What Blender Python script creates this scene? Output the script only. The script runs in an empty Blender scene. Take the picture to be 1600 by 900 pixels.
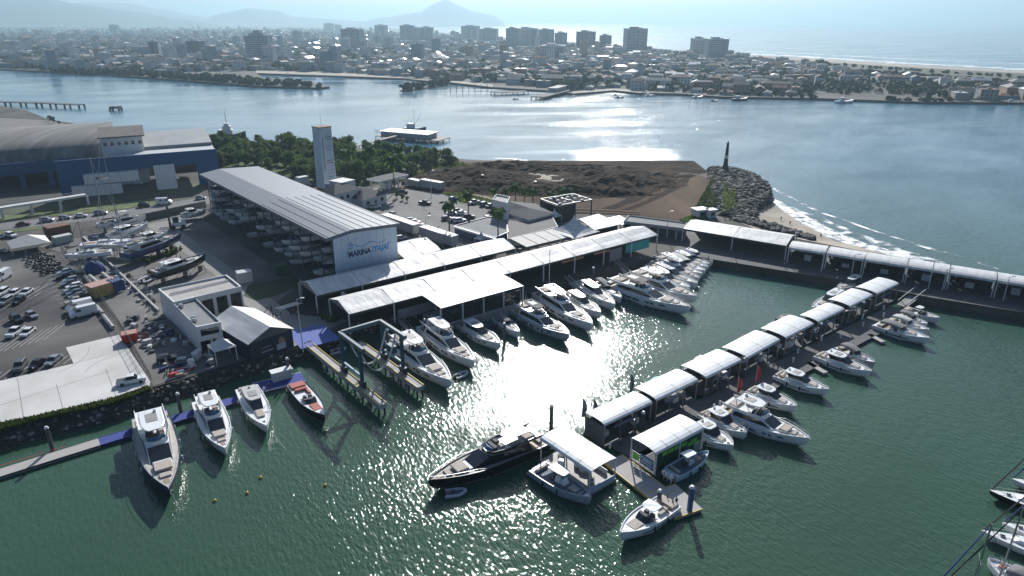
import bpy, math, random
from mathutils import Vector, Matrix, noise
random.seed(7)
R = math.radians
# ---------------------------------------------------------------- camera, sky, sun, exposure
CAM_H, FOC, PITCH = 70.0, 1066.0, math.atan(417/1066.0)
SUN_EL, SUN_AZ = 29.0, 3.0            # azimuth in degrees to the right of straight ahead
sc = bpy.context.scene
COL = sc.collection
cam = bpy.data.cameras.new('camera'); camo = bpy.data.objects.new('camera', cam); COL.objects.link(camo)
cam.sensor_width = 36; cam.lens = 36*FOC/1600; cam.clip_start = .5; cam.clip_end = 120000
camo.location = (0, 0, CAM_H); camo.rotation_euler = (math.pi/2-PITCH, 0, 0)
sc.camera = camo
w = bpy.data.worlds.new('World'); sc.world = w; w.use_nodes = True
nt = w.node_tree; bg = nt.nodes['Background']; sky = nt.nodes.new('ShaderNodeTexSky')
sky.sky_type = 'NISHITA'; sky.sun_disc = False; sky.sun_elevation = R(SUN_EL); sky.sun_rotation = R(SUN_AZ)
sky.altitude = 30; sky.air_density = 1.0; sky.dust_density = 2.0; sky.ozone_density = 3.4
_tc = nt.nodes.new('ShaderNodeTexCoord'); _sp = nt.nodes.new('ShaderNodeSeparateXYZ'); nt.links.new(_tc.outputs['Generated'], _sp.inputs[0])
_mr = nt.nodes.new('ShaderNodeMapRange'); _mr.inputs[1].default_value = 0; _mr.inputs[2].default_value = .22; nt.links.new(_sp.outputs[2], _mr.inputs[0])
_rp = nt.nodes.new('ShaderNodeMix'); _rp.data_type = 'RGBA'; _rp.inputs[6].default_value = (1.25, 1.05, .90, 1); _rp.inputs[7].default_value = (.92, .98, 1.08, 1); nt.links.new(_mr.outputs[0], _rp.inputs[0])   # milky sea air low down, clear blue above
_ml = nt.nodes.new('ShaderNodeMix'); _ml.data_type = 'RGBA'; _ml.blend_type = 'MULTIPLY'; _ml.inputs[0].default_value = 1; nt.links.new(sky.outputs[0], _ml.inputs[6]); nt.links.new(_rp.outputs[2], _ml.inputs[7]); nt.links.new(_ml.outputs[2], bg.inputs[0]); bg.inputs[1].default_value = .066
sun = bpy.data.lights.new('sun', 'SUN'); sun.energy = 5.0; sun.angle = R(.53); sun.color = (1, .98, .945)
suno = bpy.data.objects.new('sun', sun); COL.objects.link(suno)
_d = Vector((math.sin(R(SUN_AZ))*math.cos(R(SUN_EL)), math.cos(R(SUN_AZ))*math.cos(R(SUN_EL)), math.sin(R(SUN_EL))))
suno.rotation_euler = _d.to_track_quat('Z', 'Y').to_euler(); suno.location = (0, 0, 300)
sc.view_settings.view_transform = 'Standard'; sc.view_settings.look = 'None'; sc.view_settings.gamma = 1
sc.view_settings.use_curve_mapping = False; sc.view_settings.exposure = 0.42
sc.cycles.use_denoising = True
sc.cycles.max_bounces = 6; sc.cycles.diffuse_bounces = 2; sc.cycles.glossy_bounces = 3; sc.cycles.volume_bounces = 0
sc.cycles.transmission_bounces = 2; sc.cycles.transparent_max_bounces = 6; sc.cycles.sample_clamp_indirect = 4
# ---------------------------------------------------------------- measuring helpers (a survey of the site from the drone's position)
def G(px, py, z=0.0):
    u = (px-800)/FOC; v = (450-py)/FOC; c, s = math.cos(PITCH), math.sin(PITCH)
    t = (z-CAM_H)/(-s+v*c)
    return Vector((u*t, (c+v*s)*t, z))
def E_(px, py, D):            # point seen at that pixel at ground distance D ahead
    u = (px-800)/FOC; v = (450-py)/FOC; c, s = math.cos(PITCH), math.sin(PITCH)
    t = D/(c+v*s)
    return Vector((u*t, D, CAM_H+(-s+v*c)*t))
def frame(a, b, z=2.5):       # origin, heading and length of the line a-b
    A, B = G(a[0], a[1], z), G(b[0], b[1], z); d = B-A
    return A, math.atan2(d.y, d.x), d.length
LAND = 2.5
# ---------------------------------------------------------------- materials
_m = {}
def pm(name, rgb, rough=.6, metal=0., var=.12, scale=1.0, bump=0., spec=.5, rgb2=None, detail=4, stretch=None, thr=None):
    if name in _m: return _m[name]
    m = bpy.data.materials.new(name); m.use_nodes = True; n = m.node_tree; b = n.nodes['Principled BSDF']
    tc = n.nodes.new('ShaderNodeTexCoord'); co = tc.outputs['Object']
    if stretch:
        mp = n.nodes.new('ShaderNodeMapping'); mp.inputs['Scale'].default_value = stretch
        n.links.new(co, mp.inputs[0]); co = mp.outputs[0]
    nz = n.nodes.new('ShaderNodeTexNoise'); nz.inputs['Scale'].default_value = scale; nz.inputs['Detail'].default_value = detail
    n.links.new(co, nz.inputs['Vector'])
    r = n.nodes.new('ShaderNodeValToRGB'); e = r.color_ramp.elements
    c1 = [max(0, c*(1-var)) for c in rgb]; c2 = list(rgb2) if rgb2 else [min(1, c*(1+var)) for c in rgb]
    lo, hi = thr or (.3, .7)
    e[0].position = lo; e[1].position = hi; e[0].color = (*c1, 1); e[1].color = (*c2, 1)
    n.links.new(nz.outputs['Fac'], r.inputs[0]); n.links.new(r.outputs[0], b.inputs['Base Color'])
    b.inputs['Roughness'].default_value = rough; b.inputs['Metallic'].default_value = metal
    b.inputs['Specular IOR Level'].default_value = spec
    if bump:
        bp = n.nodes.new('ShaderNodeBump'); bp.inputs['Distance'].default_value = bump; bp.inputs['Strength'].default_value = 1
        n.links.new(nz.outputs['Fac'], bp.inputs['Height']); n.links.new(bp.outputs[0], b.inputs['Normal'])
    _m[name] = m
    return m
W = pm('white_gelcoat', (.78, .79, .78), .22, var=.04, scale=.6)
WP = pm('white_paint', (.72, .72, .70), .5, var=.08, scale=.7)
TENT = pm('tent_fabric', (.46, .46, .46), .5, var=.1, scale=.5, bump=.12, detail=5, rgb2=(.68, .68, .67), stretch=(1, .25, 1))
TENTM = pm('barrel_roof_sheet', (.66, .68, .68), .45, var=.06, scale=.5, bump=.03, rgb2=(.80, .82, .82))
GL = pm('dark_glass', (.012, .016, .022), .06, var=.2, spec=.7)
GLB = pm('blue_tinted_glass', (.05, .12, .2), .08, var=.2, spec=.8)
NAVY = pm('navy_paint', (.012, .022, .06), .2, var=.2)
BLK = pm('black_gelcoat', (.010, .011, .014), .16, var=.2)
TEAK = pm('teak_deck', (.30, .22, .15), .6, scale=3, stretch=(.4, 8, 1))
GREYD = pm('grey_deck', (.26, .25, .24), .6, var=.15, scale=1)
CUSH = pm('beige_cushion', (.42, .37, .32), .8, scale=2)
CUSHD = pm('charcoal_cushion', (.08, .08, .085), .8, scale=2)
CUSHR = pm('coral_cushion', (.42, .13, .10), .8, scale=2)
CANV = pm('grey_canvas', (.17, .17, .175), .85, scale=1.5, bump=.03)
CANB = pm('blue_canvas', (.03, .06, .16), .8, scale=1.5, bump=.03)
CANW = pm('pale_canvas', (.5, .5, .48), .85, scale=1.5, bump=.03)
STEEL = pm('steel', (.45, .46, .47), .35, metal=.8, var=.1)
STEELD = pm('dark_steel', (.05, .055, .06), .5, metal=.2)
BLU = pm('dark_blue_paint', (.02, .05, .13), .5)
CONC = pm('concrete', (.40, .39, .37), .85, var=.18, scale=.25, bump=.01)
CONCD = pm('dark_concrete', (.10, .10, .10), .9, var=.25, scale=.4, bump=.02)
ASPH = pm('asphalt', (.05, .05, .053), .9, var=.25, scale=.035, detail=11, rgb2=(.17, .165, .155), thr=(.36, .66), spec=.2)
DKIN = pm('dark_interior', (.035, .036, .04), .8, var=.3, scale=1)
WOOD = pm('weathered_wood', (.23, .19, .15), .8, var=.25, scale=2, stretch=(.5, 6, 1))
RED = pm('red_paint', (.45, .03, .03), .4)
YEL = pm('yellow_paint', (.55, .36, .04), .5)
GRN = pm('green_fabric', (.15, .5, .06), .7)
BLC = pm('blue_carpet', (.04, .06, .26), .9, var=.15, scale=1)
SKYB = pm('light_blue_paint', (.08, .36, .6), .5)
ORG = pm('terracotta', (.38, .17, .09), .8, var=.25, scale=1.5)
ROOFG = pm('grey_roof_tiles', (.07, .075, .085), .8, spec=.15, var=.2, scale=2, bump=.03)
TYRE = pm('tyre_rubber', (.02, .02, .02), .8)
SKIN = pm('skin', (.35, .2, .14), .6)
# ---------------------------------------------------------------- mesh builder
class MB:
    def __init__(s): s.v = []; s.f = []; s.m = []
    def add(s, vs, fs, m=0):
        o = len(s.v); s.v += [tuple(v) for v in vs]
        for f in fs: s.f.append([i+o for i in f]); s.m.append(m)
        return s
    def box(s, x, y, z, sx, sy, sz, rz=0, m=0):      # centred in x,y; sits on z
        c, n = math.cos(rz), math.sin(rz); vs = []
        for dz in (0, sz):
            for dx, dy in ((-1, -1), (1, -1), (1, 1), (-1, 1)):
                a, b = dx*sx/2, dy*sy/2; vs.append((x+a*c-b*n, y+a*n+b*c, z+dz))
        return s.add(vs, [(3, 2, 1, 0), (4, 5, 6, 7), (0, 1, 5, 4), (1, 2, 6, 5), (2, 3, 7, 6), (3, 0, 4, 7)], m)
    def fru(s, b, t, m=0):                           # bottom and top quads or polygons (lists of points)
        n = len(b)
        return s.add(list(b)+list(t), [tuple(range(n-1, -1, -1)), tuple(range(n, 2*n))]+[(i, (i+1) % n, n+(i+1) % n, n+i) for i in range(n)], m)
    def prism(s, pts, z0, z1, m=0):
        a = sum(pts[i][0]*pts[(i+1) % len(pts)][1]-pts[(i+1) % len(pts)][0]*pts[i][1] for i in range(len(pts)))
        if a < 0: pts = pts[::-1]
        return s.fru([(p[0], p[1], z0) for p in pts], [(p[0], p[1], z1) for p in pts], m)
    def poly(s, pts, m=0): return s.add(pts, [tuple(range(len(pts)))], m)
    def tube(s, a, b, r0, r1=None, n=6, m=0):
        a, b = Vector(a), Vector(b); r1 = r0 if r1 is None else r1
        d = (b-a).normalized(); u = d.orthogonal().normalized(); v = d.cross(u); vs = []
        for p, r in ((a, r0), (b, r1)):
            for i in range(n):
                t = 2*math.pi*i/n; vs.append(p+u*math.cos(t)*r+v*math.sin(t)*r)
        return s.add(vs, [tuple(range(n-1, -1, -1)), tuple(range(n, 2*n))]+[(i, (i+1) % n, n+(i+1) % n, n+i) for i in range(n)], m)
    def path(s, pts, r, n=5, m=0):
        for i in range(len(pts)-1): s.tube(pts[i], pts[i+1], r, r, n, m)
        return s
    def rings(s, rs, m=0, caps=True, closed=True):
        n = len(rs[0]); vs = [p for r in rs for p in r]; fs = []
        for k in range(len(rs)-1):
            for i in range(n if closed else n-1):
                j = (i+1) % n; fs.append((k*n+i, k*n+j, (k+1)*n+j, (k+1)*n+i))
        if caps: fs += [tuple(range(n-1, -1, -1)), tuple(range((len(rs)-1)*n, len(rs)*n))]
        return s.add(vs, fs, m)
    def ball(s, c, rx, ry, rz, m=0, n=8, k=5, lo=-1.0):
        rs = []
        for j in range(k+1):
            t = math.asin(lo)+(math.pi/2-math.asin(lo))*j/k
            rs.append([(c[0]+rx*max(.02, math.cos(t))*math.cos(2*math.pi*i/n), c[1]+ry*max(.02, math.cos(t))*math.sin(2*math.pi*i/n), c[2]+rz*math.sin(t)) for i in range(n)])
        return s.rings(rs, m)
    def mesh(s, name, mats, smooth=False):
        me = bpy.data.meshes.new(name); me.from_pydata(s.v, [], s.f)
        for m in (mats if isinstance(mats, (list, tuple)) else [mats]): me.materials.append(m)
        me.polygons.foreach_set('material_index', s.m)
        if smooth: me.polygons.foreach_set('use_smooth', [True]*len(s.f))
        me.update(); return me
    def build(s, name, mats, parent=None, smooth=False, label=None):
        o = bpy.data.objects.new(name, s.mesh(name, mats, smooth)); COL.objects.link(o)
        if parent: o.parent = parent
        if label: o['label'] = label
        return o
def tag(o, label=None, cat=None, group=None, kind=None):
    for k, v in (('label', label), ('category', cat), ('group', group), ('kind', kind)):
        if v: o[k] = v
    return o
def thing(name, label, cat, loc=(0, 0, 0), rz=0, group=None):
    o = bpy.data.objects.new(name, None); COL.objects.link(o); o.location = loc; o.rotation_euler = (0, 0, rz)
    o.empty_display_size = .3
    return tag(o, label, cat, group)
def kids(o): return [c for c in bpy.data.objects if c.parent == o]
def dup(root, loc, rz=0, label=None, group=None, scale=None, tree=None):
    r = root.copy(); COL.objects.link(r); r.location = loc; r.rotation_euler = (0, 0, rz)
    if label: r['label'] = label
    if group: r['group'] = group
    if scale: r.scale = scale if isinstance(scale, tuple) else (scale,)*3
    for ch, gs in (tree if tree is not None else [(c, kids(c)) for c in kids(root)]):
        c = ch.copy(); COL.objects.link(c); c.parent = r
        for g in gs:
            d = g.copy(); COL.objects.link(d); d.parent = c
    return r
def tree_of(root): return [(c, kids(c)) for c in kids(root)]
_o = 'first second third fourth fifth sixth seventh eighth ninth tenth eleventh twelfth thirteenth fourteenth fifteenth sixteenth seventeenth eighteenth nineteenth'.split()
ORD = list(_o)
for a, b in (('twentieth', 'twenty'), ('thirtieth', 'thirty'), ('fortieth', 'forty'), ('fiftieth', 'fifty'), ('sixtieth', 'sixty'), ('seventieth', 'seventy'), ('eightieth', 'eighty'), ('ninetieth', 'ninety'), ('hundredth', 'hundred'), ('hundred-and-tenth', 'hundred-and-ten'), ('hundred-and-twentieth', 'hundred-and-twenty'), ('hundred-and-thirtieth', 'hundred-and-thirty'), ('hundred-and-fortieth', 'hundred-and-forty')): ORD += [a]+[b+'-'+x for x in _o[:9]]
def uniq(group, key, phrase):          # things of a group that share a label get their place in the order of key
    by = {}
    for o in COL.objects:
        if o.parent is None and o.get('group') == group and o.get('category'): by.setdefault(o['label'], []).append(o)
    for lb, os_ in by.items():
        if len(os_) > 1:
            for i, o in enumerate(sorted(os_, key=lambda o: key(o.location))): o['label'] = lb+', '+ORD[min(i, len(ORD)-1)]+' '+phrase
def wpoly(pxs, z): return [tuple(G(x, y, z)) for x, y in pxs]
def inside(p, poly):
    x, y = p[0], p[1]; c = False; n = len(poly)
    for i in range(n):
        a, b = poly[i], poly[i-1]
        if (a[1] > y) != (b[1] > y) and x < (b[0]-a[0])*(y-a[1])/(b[1]-a[1])+a[0]: c = not c
    return c
def sheet(name, pxs, z, mat, kind='structure', th=None):
    mb = MB(); mb.prism([tuple(G(x, y, z))[:2] for x, y in pxs], z-(th or .3), z)
    return tag(mb.build(name, mat), kind=kind)
# ================================================================ SETTING
def water_material():
    m = bpy.data.materials.new('river_water'); m.use_nodes = True; n = m.node_tree; N = n.nodes; Lk = n.links
    b = N['Principled BSDF']; tc = N.new('ShaderNodeTexCoord'); co = tc.outputs['Object']
    def noise_(scale, detail, rot=0, st=(1, 1, 1), rough=.55):
        mp = N.new('ShaderNodeMapping'); mp.vector_type = 'TEXTURE'; mp.inputs['Rotation'].default_value = (0, 0, R(rot)); mp.inputs['Scale'].default_value = st
        Lk.new(co, mp.inputs[0]); t = N.new('ShaderNodeTexNoise'); t.inputs['Scale'].default_value = scale; t.inputs['Detail'].default_value = detail
        t.inputs['Roughness'].default_value = rough; Lk.new(mp.outputs[0], t.inputs['Vector']); return t.outputs['Fac']
    def math_(op, a, c):
        t = N.new('ShaderNodeMath'); t.operation = op
        for i, x in enumerate((a, c)):
            if isinstance(x, (int, float)): t.inputs[i].default_value = x
            else: Lk.new(x, t.inputs[i])
        return t.outputs[0]
    small = noise_(1.7, 2, 27, (1, 2.6, 1), .5); mid = noise_(.45, 3, 33, (1, 2.4, 1)); swell = noise_(.05, 2, 20, (1, 3, 1))
    gust = noise_(.022, 4, -40, (1, 2.2, 1))
    g2 = N.new('ShaderNodeMapRange'); Lk.new(gust, g2.inputs[0]); g2.inputs[1].default_value = .35; g2.inputs[2].default_value = .65
    g2.inputs[3].default_value = .4; g2.inputs[4].default_value = 1.5
    fine = noise_(3.0, 1, 10, (1, 1.6, 1), .5)
    sx0 = N.new('ShaderNodeSeparateXYZ'); Lk.new(co, sx0.inputs[0]); lee = N.new('ShaderNodeMapRange'); lee.interpolation_type = 'SMOOTHSTEP'; Lk.new(sx0.outputs[0], lee.inputs[0])
    lee.inputs[1].default_value = -60; lee.inputs[2].default_value = -12; lee.inputs[3].default_value = .45; lee.inputs[4].default_value = 1.0
    g2o = math_('MULTIPLY', g2.outputs[0], lee.outputs[0])
    h = math_('ADD', math_('MULTIPLY', math_('ADD', math_('MULTIPLY', small, .155), math_('MULTIPLY', fine, .045)), g2o), math_('ADD', math_('MULTIPLY', mid, .05), math_('MULTIPLY', swell, .2)))
    bp = N.new('ShaderNodeBump'); bp.inputs['Strength'].default_value = 1; bp.inputs['Distance'].default_value = 1.0
    Lk.new(h, bp.inputs['Height']); Lk.new(bp.outputs[0], b.inputs['Normal'])
    # green harbour water near, turbid blue grey farther out, deepened by painted sky reflection
    sx = N.new('ShaderNodeSeparateXYZ'); Lk.new(co, sx.inputs[0])
    mr = N.new('ShaderNodeMapRange'); mr.interpolation_type = 'SMOOTHSTEP'; Lk.new(sx.outputs[1], mr.inputs[0]); mr.inputs[1].default_value = 110; mr.inputs[2].default_value = 420
    ramp = N.new('ShaderNodeMix'); ramp.data_type = 'RGBA'; Lk.new(mr.outputs[0], ramp.inputs['Factor'])
    ramp.inputs[6].default_value = (.046, .104, .066, 1); ramp.inputs[7].default_value = (.075, .205, .30, 1)
    big = noise_(.02, 3); mx = N.new('ShaderNodeMix'); mx.data_type = 'RGBA'; mx.blend_type = 'MULTIPLY'; mx.inputs['Factor'].default_value = .35
    Lk.new(ramp.outputs[2], mx.inputs[6]); Lk.new(big, mx.inputs[7]); Lk.new(mx.outputs[2], b.inputs['Base Color'])
    mr2 = N.new('ShaderNodeMapRange'); Lk.new(sx.outputs[1], mr2.inputs[0]); mr2.inputs[1].default_value = 90; mr2.inputs[2].default_value = 900
    mr2.inputs[3].default_value = .08; mr2.inputs[4].default_value = .20
    lane = noise_(.022, 5, 3, (7, .8, 1), .62); lr_ = N.new('ShaderNodeMapRange'); Lk.new(lane, lr_.inputs[0]); lr_.inputs[1].default_value = .44; lr_.inputs[2].default_value = .58; lr_.inputs[3].default_value = .3; lr_.inputs[4].default_value = 1.15
    Lk.new(math_('MULTIPLY', mr2.outputs[0], lr_.outputs[0]), b.inputs['Roughness']); b.inputs['IOR'].default_value = 1.33
    return m
RAD = 38000
mb = MB(); mb.poly([(RAD*math.cos(2*math.pi*i/96), RAD*math.sin(2*math.pi*i/96), 0) for i in range(96)])
tag(mb.build('water', water_material()), kind='structure')
# --- mainland with quay (walls drop into the water)
main_px = [(-260, 760), (0, 668), (60, 652), (180, 627), (232, 607), (340, 577), (445, 547), (520, 520), (545, 506), (688, 480), (695, 500), (826, 468),
           (822, 458), (1050, 393), (1120, 405), (1200, 418), (1340, 440), (1450, 463), (1600, 487), (1800, 518),
           (1800, 462), (1600, 432), (1430, 405), (1300, 384), (1215, 366), (1165, 345), (1150, 300), (1135, 268), (1090, 272), (1030, 268), (900, 260), (800, 252), (730, 249), (700, 246),
           (640, 240), (560, 231), (430, 222), (320, 216), (200, 206), (110, 192), (75, 186), (40, 172), (0, 166), (-300, 150)]
mb = MB(); mb.prism([tuple(G(x, y, LAND))[:2] for x, y in main_px], -3, LAND)
GROUND = pm('yard_ground', (.06, .058, .055), .9, spec=.2, var=.3, scale=.06, rgb2=(.12, .115, .10), detail=8)
tag(mb.build('mainland_ground', GROUND), kind='structure')
def surf(name, px, dz, mat): return sheet(name, px, LAND+dz, mat, th=dz+.05)
APRON = pm('apron_concrete', (.52, .51, .48), .85, var=.1, scale=.12, rgb2=(.62, .61, .58), detail=8)
GRASSM = pm('grass_turf', (.075, .11, .03), .95, var=.3, scale=.3, rgb2=(.13, .17, .05))
DIRT = pm('brown_dirt', (.060, .038, .025), .95, spec=.08, var=.35, scale=.05, rgb2=(.15, .10, .068), detail=9, bump=.2, stretch=(1, .35, 1), thr=(.35, .68))
SAND = pm('beach_sand', (.34, .29, .23), .95, var=.12, scale=.1, rgb2=(.42, .37, .30))
ROADM = pm('road_surface', (.15, .148, .145), .9, var=.12, scale=.2)
GREYYARD = pm('grey_paving', (.08, .078, .075), .9, var=.15, scale=.07, detail=10, rgb2=(.20, .19, .18))
surf('car_park_asphalt', [(-300, 420), (60, 392), (100, 395), (190, 510), (235, 600), (170, 625), (0, 665), (-250, 745)], .03, ASPH)
surf('car_park_concrete', [(-200, 640), (0, 595), (115, 568), (103, 543), (186, 523), (235, 596), (232, 606), (178, 622), (60, 650), (0, 665), (-240, 745)], .08, APRON)
surf('boat_yard_paving', [(100, 395), (60, 385), (235, 345), (300, 330), (470, 445), (420, 480), (455, 545), (340, 574), (235, 604), (190, 510)], .035, GREYYARD)
surf('travel_lift_apron', [(226, 350), (262, 345), (455, 490), (545, 500), (450, 546), (360, 450), (330, 425)], .06, pm('quay_concrete', (.22, .215, .205), .85, var=.12, scale=.15))
surf('road', [(-300, 405), (0, 360), (190, 340), (330, 318), (430, 300), (420, 292), (325, 307), (180, 330), (0, 348), (-300, 392)], .06, ROADM)
surf('grass_verge', [(-300, 380), (0, 345), (180, 328), (260, 316), (255, 308), (120, 325), (0, 337), (-300, 370)], .05, GRASSM)
surf('road_verge', [(-200, 393), (0, 365), (110, 352), (110, 349), (0, 361), (-200, 388)], .08, GRASSM)
surf('warehouse_lawn', [(-100, 345), (0, 335), (120, 324), (250, 306), (320, 300), (320, 285), (0, 325), (-100, 338)], .04, pm('dry_grass', (.07, .08, .045), .95, var=.3, scale=.15))
surf('visitor_car_park', [(545, 300), (640, 285), (700, 305), (820, 332), (1000, 352), (960, 375), (700, 400), (620, 385), (600, 340)], .03, pm('pale_asphalt', (.15, .147, .14), .9, var=.15, scale=.1, detail=8))
surf('dirt_field', [(655, 290), (640, 275), (700, 255), (800, 250), (900, 259), (1030, 268), (1095, 274), (1130, 290), (1105, 330), (1070, 345), (980, 335), (880, 333), (780, 322), (700, 303)], .05, DIRT)
surf('sand_patch', [(800, 277), (830, 270), (900, 277), (955, 291), (945, 298), (895, 290), (850, 280)], .12, SAND)
surf('dirt_road', [(640, 275), (655, 290), (700, 303), (780, 320), (790, 316), (720, 295), (680, 275), (655, 268)], .1, pm('packed_dirt', (.24, .19, .14), .95, scale=.1, var=.2))
surf('grass_strip', [(690, 300), (720, 318), (780, 326), (800, 320), (720, 300)], .1, GRASSM)
# promenade under the breakwater tents
PROM = pm('shade_toned_paving', (.075, .075, .078), .85, var=.2, scale=.4)  # canopy shade put into the paving colour
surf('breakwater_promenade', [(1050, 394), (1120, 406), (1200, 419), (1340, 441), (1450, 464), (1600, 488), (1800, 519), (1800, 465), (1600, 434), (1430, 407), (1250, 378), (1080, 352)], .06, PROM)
# beach, wet sand and surf on the open side
mb = MB()
top = [(1120, 300), (1165, 318), (1150, 345), (1190, 362), (1260, 376), (1400, 402)]; bot = [(1195, 296), (1215, 312), (1235, 330), (1262, 350), (1310, 377), (1440, 412)]
for i in range(5):
    a, b, c, d = G(*top[i], LAND+.15), G(*top[i+1], LAND+.15), G(*bot[i+1], -.3), G(*bot[i], -.3); mb.poly([d, c, b, a])
tag(mb.build('beach', SAND, smooth=True), kind='structure')
def foam_mat(nm='surf_foam', sc_=.35, lo=.36, hi=.52):
    m = bpy.data.materials.new(nm); m.use_nodes = True; n = m.node_tree; b = n.nodes['Principled BSDF']
    b.inputs['Base Color'].default_value = (.85, .86, .86, 1); b.inputs['Roughness'].default_value = .7
    tc = n.nodes.new('ShaderNodeTexCoord'); nz = n.nodes.new('ShaderNodeTexNoise'); nz.inputs['Scale'].default_value = sc_; nz.inputs['Detail'].default_value = 8
    n.links.new(tc.outputs['Object'], nz.inputs[0]); mr = n.nodes.new('ShaderNodeMapRange'); mr.inputs[1].default_value = lo; mr.inputs[2].default_value = hi
    n.links.new(nz.outputs['Fac'], mr.inputs[0]); n.links.new(mr.outputs[0], b.inputs['Alpha']); return m
FOAM = foam_mat(); FOAM2 = foam_mat('broken_foam', .16, .47, .6)
def ribbon(name, px, w, z, mat, kind='stuff', taper=True):
    P = [G(x, y, z) for x, y in px]; Q = []
    for i in range(len(P)-1):                       # resample with wobble
        k = max(2, int((P[i+1]-P[i]).length/6))
        for j in range(k): Q.append(P[i].lerp(P[i+1], j/k))
    Q.append(P[-1]); mb = MB(); L_, R_ = [], []
    for i, p in enumerate(Q):
        d = (Q[min(i+1, len(Q)-1)]-Q[max(i-1, 0)]).normalized(); nrm = Vector((-d.y, d.x, 0))
        ww = w*(.5+.9*noise.noise(p*.07)+.35)*(math.sin(math.pi*(i+.5)/len(Q))**.4 if taper else 1)
        off = nrm*(noise.noise(p*.05+Vector((9, 0, 0)))*w*.5)
        L_.append(p+off+nrm*max(.1, ww)*.5); R_.append(p+off-nrm*max(.1, ww)*.5)
    mb.rings([[a, b] for a, b in zip(L_, R_)], closed=False, caps=False)
    return tag(mb.build(name, mat), kind=kind)
ribbon('surf', [(1186, 298), (1212, 317), (1245, 338), (1290, 362), (1340, 381), (1440, 408)], 8, .05, FOAM)
ribbon('surf', [(1195, 287), (1230, 306), (1290, 335), (1345, 353), (1420, 378), (1560, 420)], 2.6, .06, FOAM2)
ribbon('surf', [(1190, 305), (1240, 330), (1300, 358), (1400, 392), (1480, 412)], 11, .045, FOAM2)
ribbon('wet_sand', [(1180, 306), (1205, 330), (1240, 350), (1290, 371), (1350, 388), (1430, 406)], 6, .035, pm('wet_sand', (.12, .115, .11), .2, spec=.6), 'structure')
ribbon('surf', [(1196, 310), (1225, 325), (1262, 345), (1310, 367), (1370, 388)], 4, .07, FOAM)
ribbon('surf', [(840, 252), (930, 257), (1040, 268), (1085, 270)], 2.5, .05, FOAM)
ribbon('surf', [(770, 247), (800, 248), (850, 255)], 2.5, .06, FOAM)
# --- rock jetty and riprap
rng = random.Random(3)
def rock(mb, p, r, m=0):
    n = 6; rs = []; ph = rng.random()*6
    for j, (t, q) in enumerate(((-.5, .75), (.15, 1), (.6, .55))):
        rs.append([(p[0]+r*q*(.75+.5*rng.random())*math.cos(ph+i*math.pi/3), p[1]+r*q*(.75+.5*rng.random())*math.sin(ph+i*math.pi/3), p[2]+r*.8*t+r*.25*(rng.random()-.5)) for i in range(n)])
    mb.rings(rs, m)
RK = [pm('granite_grey', (.15, .14, .125), .9, spec=.15, var=.3, scale=.8), pm('granite_pale', (.28, .26, .23), .9, spec=.15, var=.3, scale=.8), pm('granite_dark', (.06, .058, .052), .9, spec=.15, var=.3, scale=.8), pm('wet_rock', (.03, .035, .03), .5, var=.3, scale=.8)]
def ramp_strip(name, top, bot, zt, zb, mat, th=1.5):
    mb = MB(); A = [G(x, y, zt) for x, y in top]; B = [G(x, y, zb) for x, y in bot]
    rs = [[a, b, b-Vector((0, 0, th)), a-Vector((0, 0, th))] for a, b in zip(A, B)]; mb.rings(rs); return tag(mb.build(name, mat), kind='structure'), A, B
def riprap(name, A, B, dens, rr, mats_w, bul=0):
    mb = MB()
    for i in range(len(A)-1):
        a, b, c, d = A[i], A[i+1], B[i+1], B[i]; area = ((b-a).length+(c-d).length)/2*((d-a).length+(c-b).length)/2
        for _ in range(int(area*dens)):
            u, v = rng.random(), rng.random(); p = a.lerp(b, u).lerp(d.lerp(c, u), v); r = rr*(.5+rng.random())
            q = p+Vector((0, 0, bul*math.sin(math.pi*v)-r*.1)); rock(mb, q, r, 3 if (q.z < .5 and rng.random() < .8) else rng.choice(mats_w))
    return tag(mb.build(name, RK), kind='stuff')
_, A, B = ramp_strip('embankment', [(-200, 738), (0, 670), (60, 654), (180, 629), (232, 609), (340, 579), (445, 549), (500, 528)],
                     [(-200, 765), (0, 712), (60, 692), (180, 663), (235, 642), (345, 607), (460, 570), (520, 548)], LAND-.05, -.4, pm('embankment_soil', (.05, .048, .04), .95))
riprap('embankment_rocks', A, B, 2.6, .42, [0, 2, 2, 2, 2, 2, 1])
_, A, B = ramp_strip('quay_embankment', [(500, 528), (545, 508), (600, 496), (690, 482)], [(520, 548), (575, 522), (640, 512), (700, 500)], LAND-.05, -.4, pm('embankment_soil', (.05, .048, .04), .95))
riprap('quay_rocks', A, B, 2.2, .42, [0, 2, 2, 2, 1])
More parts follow.
